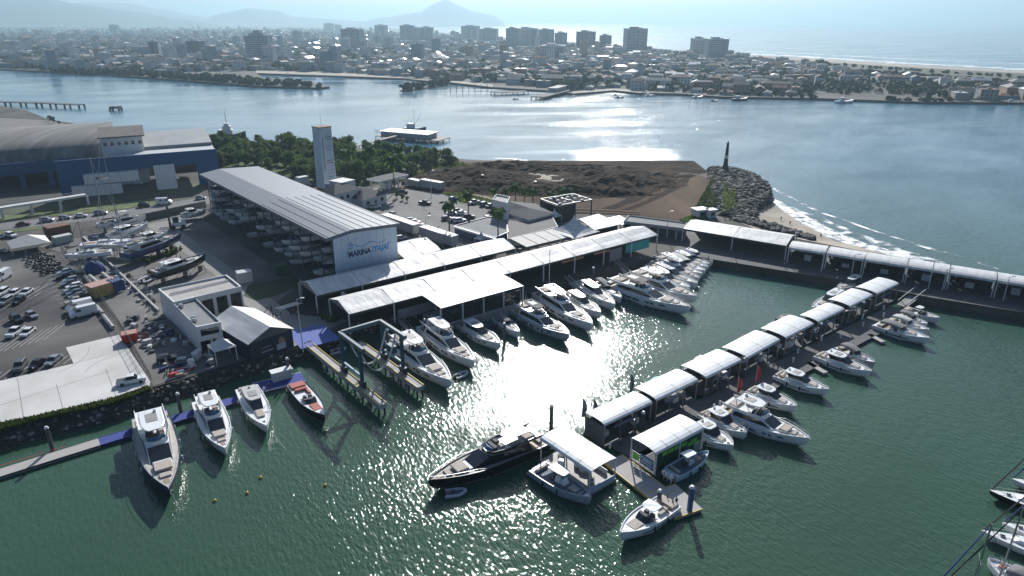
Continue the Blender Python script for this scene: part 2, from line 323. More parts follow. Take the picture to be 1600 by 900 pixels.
# jetty: a mound with a crest from the beach to the beacon
def mound(name, pts, mat, rocks=None):   # pts: (px,py,halfwidth,height)
    C = [(G(x, y, LAND), hw, h) for x, y, hw, h in pts]; rs = []
    for i, (p, hw, h) in enumerate(C):
        d = (C[min(i+1, len(C)-1)][0]-C[max(0, i-1)][0]).normalized(); n_ = Vector((-d.y, d.x, 0))
        rs.append([p+n_*hw*math.cos(t)+Vector((0, 0, h*math.sin(t)**.8-3*(abs(math.cos(t)) > .99))) for t in [math.pi*k/8 for k in range(9)]])
    mb = MB(); mb.rings(rs, closed=False, caps=False); o = tag(mb.build(name, mat, smooth=True), kind='structure')
    if rocks:
        mb = MB(); dens, rr, ws = rocks
        for i in range(len(rs)-1):
            for k in range(8):
                a, b, c, d = rs[i][k], rs[i+1][k], rs[i+1][k+1], rs[i][k+1]; area = (b-a).length*(d-a).length
                for _ in range(int(area*dens)):
                    u, v = rng.random(), rng.random(); p = a.lerp(b, u).lerp(d.lerp(c, u), v)
                    if p.z < -.8: continue
                    rock(mb, p, rr*(.35+1.5*rng.random()**2), rng.choice(ws))
        tag(mb.build(name+'_rocks', RK), kind='stuff')
    return o
mound('rock_jetty', [(1108, 263, 3, .5), (1128, 266, 7, 1.5), (1143, 274, 11, 2.4), (1155, 288, 13, 2.8), (1156, 304, 13, 2.4), (1143, 322, 10, 1.6), (1150, 338, 7, .8)], pm('embankment_soil', (.05, .048, .04)), (.6, .8, [0, 0, 1, 2, 2, 2]))
mound('rock_berm', [(1135, 330, 4, .8), (1165, 345, 4, 1.0), (1200, 353, 4, .9), (1240, 364, 3, .8), (1270, 373, 2, .4)], pm('embankment_soil', (.05, .048, .04)), (.7, .6, [0, 1, 1, 2]))
# spoil heaps: heightfield
def heaps():
    x0, y0 = G(640, 300, 0).x, G(900, 345, 0).y
    a, b = G(655, 250, LAND), G(1110, 252, LAND); ylo, yhi = G(900, 330, LAND).y, G(900, 250, LAND).y
    blobs = []
    for (px, py, rx, ry, h) in [(700, 285, 20, 10, 3.2), (735, 278, 22, 16, 4.5), (760, 292, 22, 9, 3.6), (790, 262, 18, 10, 3.5), (830, 262, 30, 8, 2.6), (880, 265, 30, 8, 2.4), (800, 290, 16, 7, 3.0),
                                (850, 298, 24, 7, 3.0), (900, 300, 24, 7, 3.2), (950, 302, 16, 6, 2.6), (965, 285, 20, 12, 4.2), (990, 275, 20, 7, 2.4), (950, 275, 20, 8, 3), (1022, 283, 6, 3, 1.4)]:
        p = G(px, py, LAND); blobs.append((p.x, p.y, rx, ry, h))
    nx, ny = 190, 80; mb = MB(); V = []
    xa, xb = G(655, 290, LAND).x-8, G(1115, 290, LAND).x+6
    for j in range(ny):
        y = ylo+(yhi-ylo)*j/(ny-1)
        for i in range(nx):
            x = xa+(xb-xa)*i/(nx-1); h = -.4
            for bx, by, rx, ry, hh in blobs:
                d = ((x-bx)/rx)**2+((y-by)/ry)**2
                if d < 5: h = max(h, hh*math.exp(-d*1.1)-.25)
            q = Vector((x, y, 0))
            h += (h > -.3)*(1.1*noise.noise(q*.16)+.7*noise.noise(q*.45))*min(1, max(0, h+.3))
            V.append((x, y, LAND+h))
    F = [(j*nx+i, j*nx+i+1, (j+1)*nx+i+1, (j+1)*nx+i) for j in range(ny-1) for i in range(nx-1)]
    mb.add(V, F); return tag(mb.build('spoil_heaps', pm('dark_soil', (.022, .015, .010), .97, spec=.05, var=.3, scale=.12, rgb2=(.07, .045, .030), detail=8, bump=.25), smooth=False), kind='structure')
heaps()
# --- far side of the river
far_px = [(-1500, 96), (-300, 104), (0, 108), (120, 113), (260, 123), (400, 134), (500, 137), (515, 135), (490, 128), (410, 120), (400, 114), (520, 118), (625, 122), (700, 128), (770, 136), (870, 142), (895, 146), (960, 141), (1000, 145), (1060, 146), (1130, 151), (1270, 153),
          (1440, 159), (1600, 160), (1900, 166), (2600, 178), (2600, 150), (1900, 120), (1600, 111), (1400, 100), (1250, 90), (1140, 84), (1000, 74), (900, 66), (800, 60), (740, 56), (680, 50), (600, 43), (520, 39.5), (0, 39), (-1500, 39)]
mb = MB(); mb.prism([tuple(G(x, y, 2))[:2] for x, y in far_px], -2, 2)
CITYG = pm('town_ground', (.05, .055, .045), .95, var=.3, scale=.012, rgb2=(.10, .095, .085), detail=10)
tag(mb.build('far_shore_ground', CITYG), kind='structure')
sheet('ocean_beach', [(1140, 84), (1250, 90), (1400, 100), (1600, 111), (1900, 121), (2600, 152), (2600, 158), (1900, 128), (1600, 114.8), (1400, 104), (1250, 94.5), (1140, 88)], 2.15, SAND, th=.5)
ribbon('surf', [(1120, 82), (1250, 88), (1400, 98), (1600, 108.5), (1900, 118)], 42, .1, FOAM, taper=False)
ribbon('surf', [(1150, 79), (1300, 86), (1450, 94), (1700, 104)], 20, .12, FOAM)
ribbon('surf', [(1200, 74), (1320, 80)], 9, .12, FOAM)
sheet('river_beach', [(400, 114), (520, 118), (625, 122), (635, 119), (520, 113.5), (400, 110)], 2.1, SAND, th=.3)
sheet('river_beach', [(640, 124), (700, 128), (770, 136), (770, 132), (700, 125)], 2.1, SAND, th=.3)
sheet('river_beach', [(895, 146), (960, 141), (1000, 145), (1010, 142), (960, 138), (895, 143)], 2.1, SAND, th=.3)
sheet('coastal_scrub_ground', [(1140, 89), (1250, 96), (1400, 106), (1600, 118), (1900, 133), (1900, 148), (1600, 138), (1450, 127), (1330, 117), (1200, 102)], 2.1, pm('scrub_ground', (.03, .045, .02), .95, var=.4, scale=.05, rgb2=(.09, .09, .05)), th=.2)
sheet('sports_field', [(1150, 100), (1200, 102), (1205, 106), (1150, 106)], 2.12, GRASSM, th=.2)
# --- hills: ridges traced at their own distance, with depth and rough flanks
HILLM = pm('hill_forest', (.035, .06, .04), .95, var=.3, scale=.002)
def ridge(name, prof, D, depth):
    prof = [(px, py) for px, py in prof]; cols = []; n = 90
    for i in range(n+1):
        x = prof[0][0]+(prof[-1][0]-prof[0][0])*i/n
        for a, b in zip(prof, prof[1:]):
            if a[0] <= x <= b[0]: t = (x-a[0])/(b[0]-a[0]); t = t*t*(3-2*t)*.5+t*.5; y = a[1]+(b[1]-a[1])*t; break
        cols.append(E_(x, y, D))
    rs = []
    for p in cols:
        row = []
        for k in range(15):
            t = (k-7)/7; s = p*(1+t*depth/2/D); hz = max(0, p.z)*math.exp(-(t*1.9)**2)
            hz += 60*abs(t)*(1-abs(t))*noise.noise(Vector((s.x*.0011, s.y*.0011, 0)))*min(1, max(0, p.z)/100)
            row.append((s.x, s.y, max(hz, 0)-(3 if abs(t) > .98 else 0)))
        rs.append(row)
    mb = MB(); mb.rings(rs, closed=False, caps=False); tag(mb.build(name, HILLM, smooth=True), kind='structure')
ridge('hills', [(-300, 30), (-200, 12), (-60, 8), (0, -3), (70, -4), (120, 6), (200, 17), (290, 30), (360, 42)], 9500, 3400)
ridge('hills', [(60, 28), (130, 2), (200, 5), (250, 14), (330, 28), (400, 40)], 14500, 4500)
ridge('hills', [(290, 40), (345, 21), (390, 13), (430, 16), (460, 26), (520, 30), (640, 40)], 12500, 3500)
ridge('hills', [(540, 40), (600, 27), (655, 19), (680, 5), (697, -2), (712, 6), (740, 18), (770, 24), (785, 33), (790, 41)], 12000, 3200)
# --- haze
mb = MB(); mb.box(0, 19400, -6, 78000, 79000, 556)
hz = mb.build('haze', []); tag(hz, kind='stuff')
m = bpy.data.materials.new('haze'); m.use_nodes = True; n = m.node_tree; n.nodes.remove(n.nodes['Principled BSDF'])
pv = n.nodes.new('ShaderNodeVolumePrincipled'); pv.inputs['Density'].default_value = .00014; pv.inputs['Color'].default_value = (.44, .635, .76, 1); pv.inputs['Anisotropy'].default_value = .42
n.links.new(pv.outputs[0], n.nodes['Material Output'].inputs['Volume']); hz.data.materials.append(m)

# tyre ruts on the dirt field and joints in the concrete
RUT = pm('rut_soil', (.035, .022, .015), .97, spec=.05, var=.3, scale=.3); RUT2 = pm('rut_soil_pale', (.17, .12, .08), .97, var=.3, scale=.3, spec=.05)
for i in range(26):
    y0 = 300+i*1.25; a0 = rng.uniform(-3, 3)
    if i < 15: pts = [(930+i*4+a0, 331-i*.2), (965+i*5, 318-i*.8), (1000+i*5+a0, 302-i*1.0), (1020+i*4, 288-i*.7), (1040+i*3.6, 278-i*.3)]
    else: pts = [(690+a0, 296+(i-15)*.4), (740, 306+(i-15)*.9), (800+a0, 317+(i-15)*.9), (860, 322+(i-15)*.9), (930, 326+(i-15)*.8), (1000, 330+(i-15)*.6)]
    ribbon('wheel_track', pts, rng.uniform(.7, 2.0), LAND+.062+.0015*i, RUT if rng.random() < .6 else RUT2, 'structure')
for a, b in (((0, 633), (170, 580)), ((27, 591), (38, 660)), ((165, 576), (182, 621)), ((88, 600), (100, 645)), ((115, 568), (170, 553)), ((230, 604), (186, 523))):
    A, B = G(*a, LAND+.084), G(*b, LAND+.084); d = B-A; q = MB(); q.box(0, 0, 0, d.length, .09, .004); o = q.build('concrete_joint', pm('joint_dark', (.12, .12, .115), .9)); o.location = (A+B)/2; o.rotation_euler = (0, 0, math.atan2(d.y, d.x)); o['kind'] = 'structure'
for i in range(9):
    c = G(rng.uniform(20, 210), rng.uniform(560, 630), LAND); r_ = rng.uniform(7, 14); a0 = rng.random()*6; mbx = MB(); rs_ = []
    for k in range(14):
        t_ = a0+k*.09; rs_.append([(c.x+(r_-.11)*math.cos(t_), c.y+(r_-.11)*math.sin(t_), LAND+.0855+.0006*i), (c.x+(r_+.11)*math.cos(t_), c.y+(r_+.11)*math.sin(t_), LAND+.0855+.0006*i)])
    pxs_ = [(0, 600), (115, 570), (105, 546), (184, 527), (228, 600), (178, 618), (60, 645), (0, 660)]
    pl_ = [tuple(G(x, y, LAND).xy) for x, y in pxs_]
    if all(inside(r0[0], pl_) for r0 in rs_): mbx.rings(rs_, closed=False, caps=False); tag(mbx.build('tyre_mark', pm('tyre_mark', (.36, .355, .34), .9)), kind='structure')
# ================================================================ BUILDINGS AND TENTS
def lettering(text, size, mat, parent, loc, rot, ext=.03, name='lettering', bold=.012, shear=0, width=None):
    cu = bpy.data.curves.new('lettering', 'FONT'); cu.body = text; cu.size = size; cu.extrude = ext; cu.offset = bold*size; cu.shear = shear
    cu.align_x = 'LEFT'
    o = bpy.data.objects.new('tmp', cu); COL.objects.link(o); dg = bpy.context.evaluated_depsgraph_get(); dg.update()
    me = bpy.data.meshes.new_from_object(o.evaluated_get(dg)); bpy.data.objects.remove(o); me.materials.clear(); me.materials.append(mat)
    xs = [v.co.x for v in me.vertices]
    if width:
        k = width/(max(xs)-min(xs)); x0 = min(xs)
        for v in me.vertices: v.co.x = (v.co.x-x0)*k
    q = bpy.data.objects.new(name, me); COL.objects.link(q); q.parent = parent; q.location = loc; q.rotation_euler = rot
    return q
# ---- boat storage hall (long mono roof, open towards the yard)
HZ = 14.8
O, HX, HL = frame((508, 372), (311, 272), LAND+HZ); _r = G(615, 352, LAND+HZ)-O; HW = abs(-math.sin(HX)*_r.x+math.cos(HX)*_r.y)-1.0; O.z = LAND; O += Vector((math.sin(HX), -math.cos(HX), 0))*2.2
print('HALL', math.degrees(HX), HL, HW)
hall = thing('storage_hall', 'long grey-roofed dry storage hall stacked with boats, its end wall lettered MARINA ITAJAÍ', 'boat storage', O, HX)
def HP(x, y, z):  # hall frame: x away along the hall, y negative towards the car park side
    c, s = math.cos(HX), math.sin(HX); return Vector((O.x+x*c-y*s, O.y+x*s+y*c, LAND+z))
ROOFB = pm('hall_roof_sheet', (.15, .17, .20), .6, .1, var=.06, scale=.1, stretch=(.05, 2, 1))
mb = MB()
ov = 2.2
rd = [(-.6, ov, HZ), (HL, ov, HZ), (HL, -HW*.28, HZ+1.0), (-.6, -HW*.28, HZ+1.0)]
mb.fru([(x, y, z-.9) for x, y, z in rd], rd); mb.build('roof', [ROOFB], hall)
rd2 = [(-.6, -HW*.28-.003, HZ+1.0), (HL, -HW*.28-.003, HZ+1.0), (HL, -HW-1, HZ+.1), (-.6, -HW-1, HZ+.1)]
mb = MB(); mb.fru([(x, y, z-.9) for x, y, z in rd2], rd2); mb.build('roof', [ROOFB], hall)
mb = MB()
for i in range(9):
    y = ov-.8-i*2.6; z = HZ+(1.0*(ov-y)/(ov+HW*.28) if y > -HW*.28 else 1.0-.9*(-y-HW*.28)/(HW*.72+1))
    mb.box(22, y, z+.003, 46, .16, .10)
mb.build('roof_rib', pm('roof_rib_grey', (.16, .18, .21), .5), hall)['kind'] = 'stuff'
mb = MB(); mb.box(0, -HW/2, 0, .5, HW+.2, HZ-.05); mb.build('wall', pm('hall_wall_sheet', (.62, .70, .78), .45, var=.05, scale=.2), hall, label='pale end wall carrying the marina lettering')
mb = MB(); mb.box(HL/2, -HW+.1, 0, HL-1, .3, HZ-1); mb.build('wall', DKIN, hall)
mb = MB(); mb.box(HL-.2, -HW/2, 0, .3, HW-1, HZ-1); mb.build('wall', pm('hall_wall_sheet', (.5, .56, .62), .45), hall)
mb = MB()
NB = 15
for i in range(NB+1):
    x = .8+i*(HL-2)/NB
    for y in (.2, -6.5, -13): mb.box(x, y, 0, .28, .28, HZ-.9)
    for z in (4.4, 8.8):
        mb.box(x, -6.4, z, .18, 13, .22)
for y in (.2, -6.5, -13):
    for z in (4.2, 8.6): mb.box(HL/2, y, z, HL-2, .16, .18)
mb.build('rack', pm('rack_steel', (.12, .13, .15), .5, .3), hall)
DKB = pm('letter_navy', (.02, .035, .12), .5); LTB = pm('letter_sky_blue', (.04, .33, .65), .5)
# end wall faces -x of the hall frame; reading direction runs along -y
lr = (math.pi/2, 0, -math.pi/2)
def onwall(u, z): return (-.26, -u, z)
lettering('MARINA', 2.1, DKB, hall, onwall(HW*.20, HZ-6.6), lr, bold=.045, width=HW*.36)
lettering('ITAJAÍ', 2.1, LTB, hall, onwall(HW*.575, HZ-6.6), lr, bold=.045, shear=.2, width=HW*.30)
mb = MB(); pts = []
for i in range(40):
    u = HW*.2+i*HW*.0155; pts.append((-.30, -u, HZ-3.9+.45*math.sin(i*.33)+max(0, 1-i/7)*.7))
for a, b in zip(pts, pts[1:]): mb.tube(a, b, .10, .10, 4)
mb.build('wave_emblem', LTB, hall)
mb = MB(); mb.add([(-.29, -HW*.2, HZ-4.5), (-.29, -HW*.2-1.6, HZ-4.5), (-.29, -HW*.2-1.3, HZ-2.8), (-.29, -HW*.2-.9, HZ-2.1), (-.29, -HW*.2-.6, HZ-3)], [(0, 1, 2, 3, 4)])
mb.add([(-.29, -HW*.15, HZ-6.6), (-.29, -HW*.15-.6, HZ-6.6), (-.29, -HW*.2-.3, HZ-3)], [(0, 1, 2)]); mb.build('sail_emblem', pm('emblem_grey_blue', (.35, .48, .6), .5), hall)
q = MB()
for i in range(1, 9): q.box(-.262, -HW*i/9, .1, .03, .05, HZ-.6)
for z in (4.9, 9.8): q.box(-.262, -HW/2, z, .03, HW-.3, .05)
q.build('panel_joint', pm('joint_grey', (.3, .34, .38), .6), hall)['kind'] = 'stuff'
# ---- gable / box helpers
SEAM = pm('seam_grey', (.2, .2, .2), .7)
def gable(mb, L, Wt, e, r, x0=0, y0=0, m=0, th=.12, ov=.3):
    for s in (-1, 1):
        a = [(x0-ov, y0+s*(Wt/2+ov), e), (x0+L+ov, y0+s*(Wt/2+ov), e), (x0+L+ov, y0+s*.004, r), (x0-ov, y0+s*.004, r)]
        if s < 0: pass
        else: a = a[::-1]
        mb.fru([(p[0], p[1], p[2]-th) for p in a], a, m)
def wavy_gable(L, Wt, e, r, seg, sag=.18, sub=5):
    """fabric roof over bays of length seg, sagging a little between its frames"""
    mb = MB(); nb = max(1, round(L/seg)); n = nb*sub; rs = []
    for i in range(n+1):
        x = L*i/n; f = math.sin(math.pi*((i % sub)/sub)); row = []
        for k in range(9):
            t = k/4-1; y = t*Wt/2; z = e+(r-e)*(1-abs(t))**.9-sag*f*(1-abs(abs(t)*2-1))*.8; row.append((x, y, z))
        rs.append(row+[(p[0], p[1], p[2]-.1) for p in row[::-1]])
    mb.rings(rs)
    def seams(t):
        for b in range(nb+1):
            x = L*b/nb; q = MB(); q.tube((x, -Wt/2, e+.02), (x, .0, r+.05), .07, .07, 4); q.tube((x, 0, r+.05), (x, Wt/2, e+.02), .07, .07, 4); q.build('seam', SEAM, t)
    return mb, seams
def hipped(mb, x0, x1, y0, y1, z, h, m=0, th=.25, k=.5):
    w_ = min(x1-x0, y1-y0)*k; cx0, cx1, cy0, cy1 = x0+w_, x1-w_, y0+w_, y1-w_
    if x1-x0 > y1-y0: cy0 = cy1 = (y0+y1)/2
    else: cx0 = cx1 = (x0+x1)/2
    b = [(x0, y0, z), (x1, y0, z), (x1, y1, z), (x0, y1, z)]; t = [(cx0, cy0, z+h), (cx1, cy0, z+h), (cx1, cy1, z+h), (cx0, cy1, z+h)]
    mb.add(b+t, [(0, 1, 5, 4), (1, 2, 6, 5), (2, 3, 7, 6), (3, 0, 4, 7), (4, 5, 6, 7)], m)
    mb.fru([(p[0], p[1], z-th) for p in b], [(p[0], p[1], z-.004) for p in b], m+1)
def cap(s): return s
POSTS = pm('white_post', (.62, .63, .62), .4)
def marquee(label, a, b, Wt, e, r, seg, group=None, z0=LAND, dark=True, front=None, name='marquee', mat=TENT, back=False):
    """a-b: pixel ends of the near eave at height z0+e. The roof runs back from it by Wt."""
    A, B = G(*a, z0+e), G(*b, z0+e); d = B-A; L = d.length; an = math.atan2(d.y, d.x)
    nrm = Vector((-math.sin(an), math.cos(an), 0)); o = A+nrm*Wt/2; o.z = z0
    t = thing(name, label, 'marquee', o, an, group)
    rf, sm = wavy_gable(L, Wt, e, r, seg); rf.build('roof', mat, t, smooth=False); sm(t)
    n = max(1, round(L/seg))
    for i in range(n+1):
        for s in (-1, 1):
            q = MB(); q.box(L*i/n, s*(Wt/2-.2), 0, .28, .28, e-.1); q.build('post', POSTS, t)
    for x in (0.02, L-.02): g = MB(); g.add([(x, -Wt/2+.1, e), (x, Wt/2-.1, e), (x, 0, r-.15)], [(0, 1, 2)]); g.build('gable_end', CANV if dark else TENT, t)
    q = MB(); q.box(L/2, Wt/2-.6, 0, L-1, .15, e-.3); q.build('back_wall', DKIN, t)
    q = MB()
    for i in range(n): q.box(L*(i+.5)/n, -Wt/2+.06, e-.62, L/n-.5, .08, .5)
    q.build('valance', POSTS if back else STEELD, t)
    return t, L, n
# T1: row behind
t, L, n = marquee('long white marquee whose west end lies in the shade of the storage hall', (494, 462), (806, 388), 11.5, 5.2, 6.9, 12)
for i, (m_, lb) in enumerate([(pm('banner_indigo', (.03, .03, .2), .6), 'indigo banner'), (pm('banner_white_blue', (.4, .45, .6), .6), 'white and blue banner')]):
    q = MB(); q.box(L*(.30+i*.32), -6.4, 2.6, 11-i*5, .1, 1.3); q.build('banner', m_, t, label=lb)
# T2: main quay marquee
t2, L2, n2 = marquee('very long white quayside marquee above the moored yachts', (545, 491), (1028, 367), 11.5, 5.2, 6.7, 11)
q = MB()
A = G(688, 480, LAND+5.0); B = G(819, 446, LAND+5.0)
def loc2(p): return t2.matrix_basis.inverted() @ p
bpy.context.view_layer.update()
Mi = Matrix.Rotation(-t2.rotation_euler.z, 4, 'Z') @ Matrix.Translation(-Vector(t2.location))
a, b = Mi @ A, Mi @ B
wy = (a.y+b.y)/2
rows = []
nb = 4
for i in range(nb*5+1):
    x = a.x+(b.x-a.x)*i/(nb*5); f = math.sin(math.pi*(i % 5)/5)
    row = [(x, -5.5+(wy+5.5)*k/4, 5.26-(.45)*k/4+.12*math.sin(math.pi*k/4)-.12*f*(k in (1, 2, 3))) for k in range(5)]
    rows.append(row+[(p[0], p[1], p[2]-.1) for p in row[::-1]])
q.rings(rows); q.build('roof_extension', TENT, t2)
for i in range(nb+1):
    q = MB(); q.box(a.x+(b.x-a.x)*i/nb, wy+.2, 0, .3, .3, 4.7); q.build('post', POSTS, t2)
q = MB(); q.box((a.x+b.x)/2, wy+.8, 0, abs(b.x-a.x)-.6, .12, 3.6); q.build('glazing', GL, t2)
q = MB(); q.box((a.x+b.x)/2, (wy-5.5)/2, -.01, abs(b.x-a.x), abs(wy+5.5), .2); q.build('floor', CONC, t2)
for k, (x0, x1, m_, z0, z1) in enumerate([(.12, .22, pm('banner_grey', (.2, .2, .22), .6), .5, 3), (.62, .70, ORG, 3.9, 4.6), (.74, .80, ORG, 3.9, 4.6), (.865, .965, pm('banner_teal', (.01, .3, .3), .5), 1.8, 4.6), (.80, .85, pm('banner_grey', (.2, .2, .22), .6), .4, 4.2)]):
    q = MB(); q.box(L2*(x0+x1)/2, -5.62, z0, L2*(x1-x0), .1, z1-z0); q.build('banner', m_, t2)
# quay apron wall of the wide bay
mb = MB(); mb.prism([tuple(G(x, y, LAND-.1))[:2] for x, y in [(686, 492), (690, 506), (828, 473), (822, 458)]], -2, LAND-.1); tag(mb.build('quay_wall', CONC), 'pale concrete quay wall under the widest bay of the long marquee', 'quay wall')
# T3: breakwater
marquee('large white marquee at the shore end of the breakwater', (1067, 357), (1229, 384), 13, 4.6, 6.0, 18, name='marquee')
J = [(1231, 389), (1290, 398), (1350, 408), (1417, 418.5), (1483, 429), (1557, 441), (1632, 453), (1710, 466)]
def barrel(A, B, W_, e, rise, mat, t, n=8, ovh=.3, seamn=3):
    mb = MB(); L = (B-A).length; rs = []
    for k in range(n+1):
        th = math.pi*k/n; y = -W_/2*math.cos(th)*1.0; z = e+rise*math.sin(th)**.85
        rs.append((y, z))
    rows = [[(x, y, z) for y, z in rs]+[(x, y, z-.09) for y, z in rs[::-1]] for x in (-ovh, L*.33, L*.66, L+ovh)]
    mb.rings(rows); mb.build('roof', mat, t, smooth=False)
    for q in range(seamn+1):
        sm = MB(); x = -ovh+(L+2*ovh)*q/seamn
        for (y0, z0), (y1, z1) in zip(rs, rs[1:]): sm.tube((x, y0, z0+.005), (x, y1, z1+.005), .028, .028, 4)
        sm.build('seam', SEAM, t)
    return L
for i in range(len(J)-1):
    e = 4.4; A, B = G(*J[i], LAND+e), G(*J[i+1], LAND+e); d = B-A; an = math.atan2(d.y, d.x); nrm = Vector((-math.sin(an), math.cos(an), 0)); Wt = 8
    t = thing('canopy', 'white arched canopy on the breakwater, %s along from the large marquee' % ORD[i], 'canopy', (A+nrm*Wt/2)-Vector((0, 0, e)), an, 'canopies along the breakwater')
    L = barrel(A, B, Wt, e, 1.0, TENT, t, ovh=-.1, seamn=1)
    for x in (.3, L-.3):
        for y in (-Wt/2+.2, Wt/2-.2): q = MB(); q.box(x, y, 0, .25, .25, e); q.build('post', POSTS, t)
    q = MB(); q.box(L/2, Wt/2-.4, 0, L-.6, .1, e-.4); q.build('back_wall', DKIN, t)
    q = MB(); q.box(L/2, 0, e-.9, L-1.2, Wt-1.4, .06); q.build('painted_shade_sheet', DKIN, t)  # dark sheet standing in for the shade under the canopy roof
    q = MB()
    for k in range(3): q.box(L*(.2+.3*k), 1+rng.random(), .02, 2, .9, 1.0+rng.random(), 0, k % 2)
    q.build('counter', [DKIN, POSTS], t)
# small peaked pagoda tents
def pagoda(label, px, py, s, e, h, z0=LAND, mat=TENT):
    p = G(px, py, z0); t = thing('pagoda_tent', label, 'pagoda tent', p, R(41)); mb = MB(); rs = []
    for k in range(9):
        f = k/8; w_ = s/2*(1-f)**1.7*1.0+.06; z = e+h*f**1.25*.95; rs.append([(-w_, -w_, z), (0, -w_*(.98), z-.1*(1-f)), (w_, -w_, z), (w_*.98, 0, z-.1*(1-f)), (w_, w_, z), (0, w_*.98, z-.1*(1-f)), (-w_, w_, z), (-w_*.98, 0, z-.1*(1-f))])
    mb.rings(rs); mb.build('canopy', mat, t, smooth=False)
    for sx in (-1, 1):
        for sy in (-1, 1): q = MB(); q.box(sx*(s/2-.15), sy*(s/2-.15), 0, .16, .16, e); q.build('post', POSTS, t)
    return t
pagoda('large white peaked pagoda tent beside the steel stage frame', 896, 377, 12, 3.6, 5.6)
pagoda('small white peaked pagoda tent against the dark blue front of the ridge-roofed marquee', 350, 562, 4.6, 3.4, 3.0)
pagoda('small blue-shaded pagoda tent at the corner of the restaurant roof', 752, 386, 3.2, 3, 2.4)
pagoda('half-hidden peaked tent behind the pergola awnings', 866, 350, 4, 3.2, 2.6)
# white side tent by the hall
A = G(612, 412, LAND); t = thing('marquee', 'low white gabled tent tucked between the storage hall and the long marquee', 'marquee', A, R(41))
q, s_ = wavy_gable(13, 15, 3.4, 5.6, 7); q.build('roof', TENT, t); s_(t)
for x in (.2, 12.8):
    for y in (-7.2, 7.2): q = MB(); q.box(x, y, 0, .2, .2, 3.4); q.build('post', POSTS, t)
# ---- ridge-roofed marquee with navy front by the lift
A, B = G(377, 541, LAND+4.3), G(446, 517, LAND+4.3); d = B-A; an = math.atan2(d.y, d.x); wv = (G(342, 500, LAND+4.3)-A)
t = thing('marquee', 'white ridge marquee with dark navy printed walls on the embankment', 'marquee', (A+wv*.5)-Vector((0, 0, 4.3)), math.atan2(-wv.y, -wv.x)-math.pi/2)
Wx = wv.length; t.rotation_euler = (0, 0, an); LL = d.length
# gable runs back from the front wall
dep = Wx; mb = MB()
x0, x1 = 0, LL; y0, y1 = -dep/2, dep/2
ridge_ = [(LL*.5, y0-.2, 6.6), (LL*.5, y1+.2, 6.6)]
for s, xe in ((0, -.3), (1, LL+.3)):
    q4 = [(xe, y0-.2, 4.3), (xe, y1+.2, 4.3), (LL*.5+(.003 if s else -.003), y1+.2, 6.6), (LL*.5+(.003 if s else -.003), y0-.2, 6.6)]
    if s == 0: q4 = q4[::-1]
    mb.fru([(p[0], p[1], p[2]-.1) for p in q4], q4)
mb.build('roof', TENT, t)
NV = pm('navy_wall_print', (.012, .02, .045), .5)
q = MB(); q.box(LL/2, y0+.1, 0, LL-.2, .15, 4.2); q.build('front_wall', NV, t)
q = MB(); q.box(LL-.1, 0, 0, .15, dep-.3, 4.2); q.box(.1, 0, 0, .15, dep-.3, 4.2); q.build('side_wall', NV, t)
q = MB(); q.add([(.2, y0+.05, 4.2), (LL-.2, y0+.05, 4.2), (LL/2, y0+.05, 6.4)], [(0, 1, 2)]); q.build('gable_end', pm('gable_glazing', (.10, .11, .12), .3), t)
q = MB(); q.ball((LL*.72, y0-.02, 2.5), .8, .05, .9, 0); q.box(LL*.7, y0-.02, .5, 2.2, .06, 1.4, 0, 1); q.box(LL*.38, y0-.02, 1.2, 2.8, .05, .22, 0, 1); q.box(LL*.36, y0-.02, 2.2, 2.2, .05, .14, 0, 1); q.build('portrait_print', [SKIN, pm('print_pale', (.4, .42, .45), .6)], t)
# ---- white two-part yard building
def block(mb, pts, z0, z1, par=.5, wall=0, roof=1, th=.3):
    """flat-roofed block from world corner points with a parapet"""
    mb.prism([(p.x, p.y) for p in pts], z0, z1-par, wall)
    c = sum(pts, Vector())/len(pts); inn = [c+(p-c)*(1-th/max(1, (p-c).length)*1.3) for p in pts]
    n = len(pts); o = [(p.x, p.y, z1) for p in pts]; ib = [(p.x, p.y, z1) for p in inn]; ob = [(p.x, p.y, z1-par-.01) for p in pts]; id_ = [(p.x, p.y, z1-par+.01) for p in inn]
    for i in range(n):
        j = (i+1) % n; mb.add([ob[i], ob[j], o[j], o[i], ib[i], ib[j], id_[j], id_[i]], [(0, 1, 2, 3), (3, 2, 5, 4), (4, 5, 6, 7)], wall)
    mb.poly([(p.x, p.y, z1-par+.012) for p in inn], roof)
FLATR = pm('flat_roof_screed', (.40, .385, .36), .9, var=.1, scale=.3); FLATG = pm('flat_roof_grey', (.22, .225, .23), .9, var=.1, scale=.3)
WALL = pm('white_render', (.68, .68, .66), .8, var=.06, scale=.4)
z1 = LAND+6.6
P4 = [G(247, 451, z1), G(354, 429, z1), G(377, 447, z1), G(271, 472, z1)]
t = thing('yard_building', 'white flat-roofed building with two roof levels beside the ridge-roofed marquee', 'building', (0, 0, 0))
mb = MB(); block(mb, P4, LAND, z1); mb.build('wall', [WALL, FLATR], t)
z2 = z1-.3
Q4 = [G(269, 472, z2), G(303, 463, z2), G(345, 503, z2), G(307, 511, z2)]
mb = MB(); block(mb, Q4, LAND, z2); mb.build('wing', [WALL, FLATG], t)
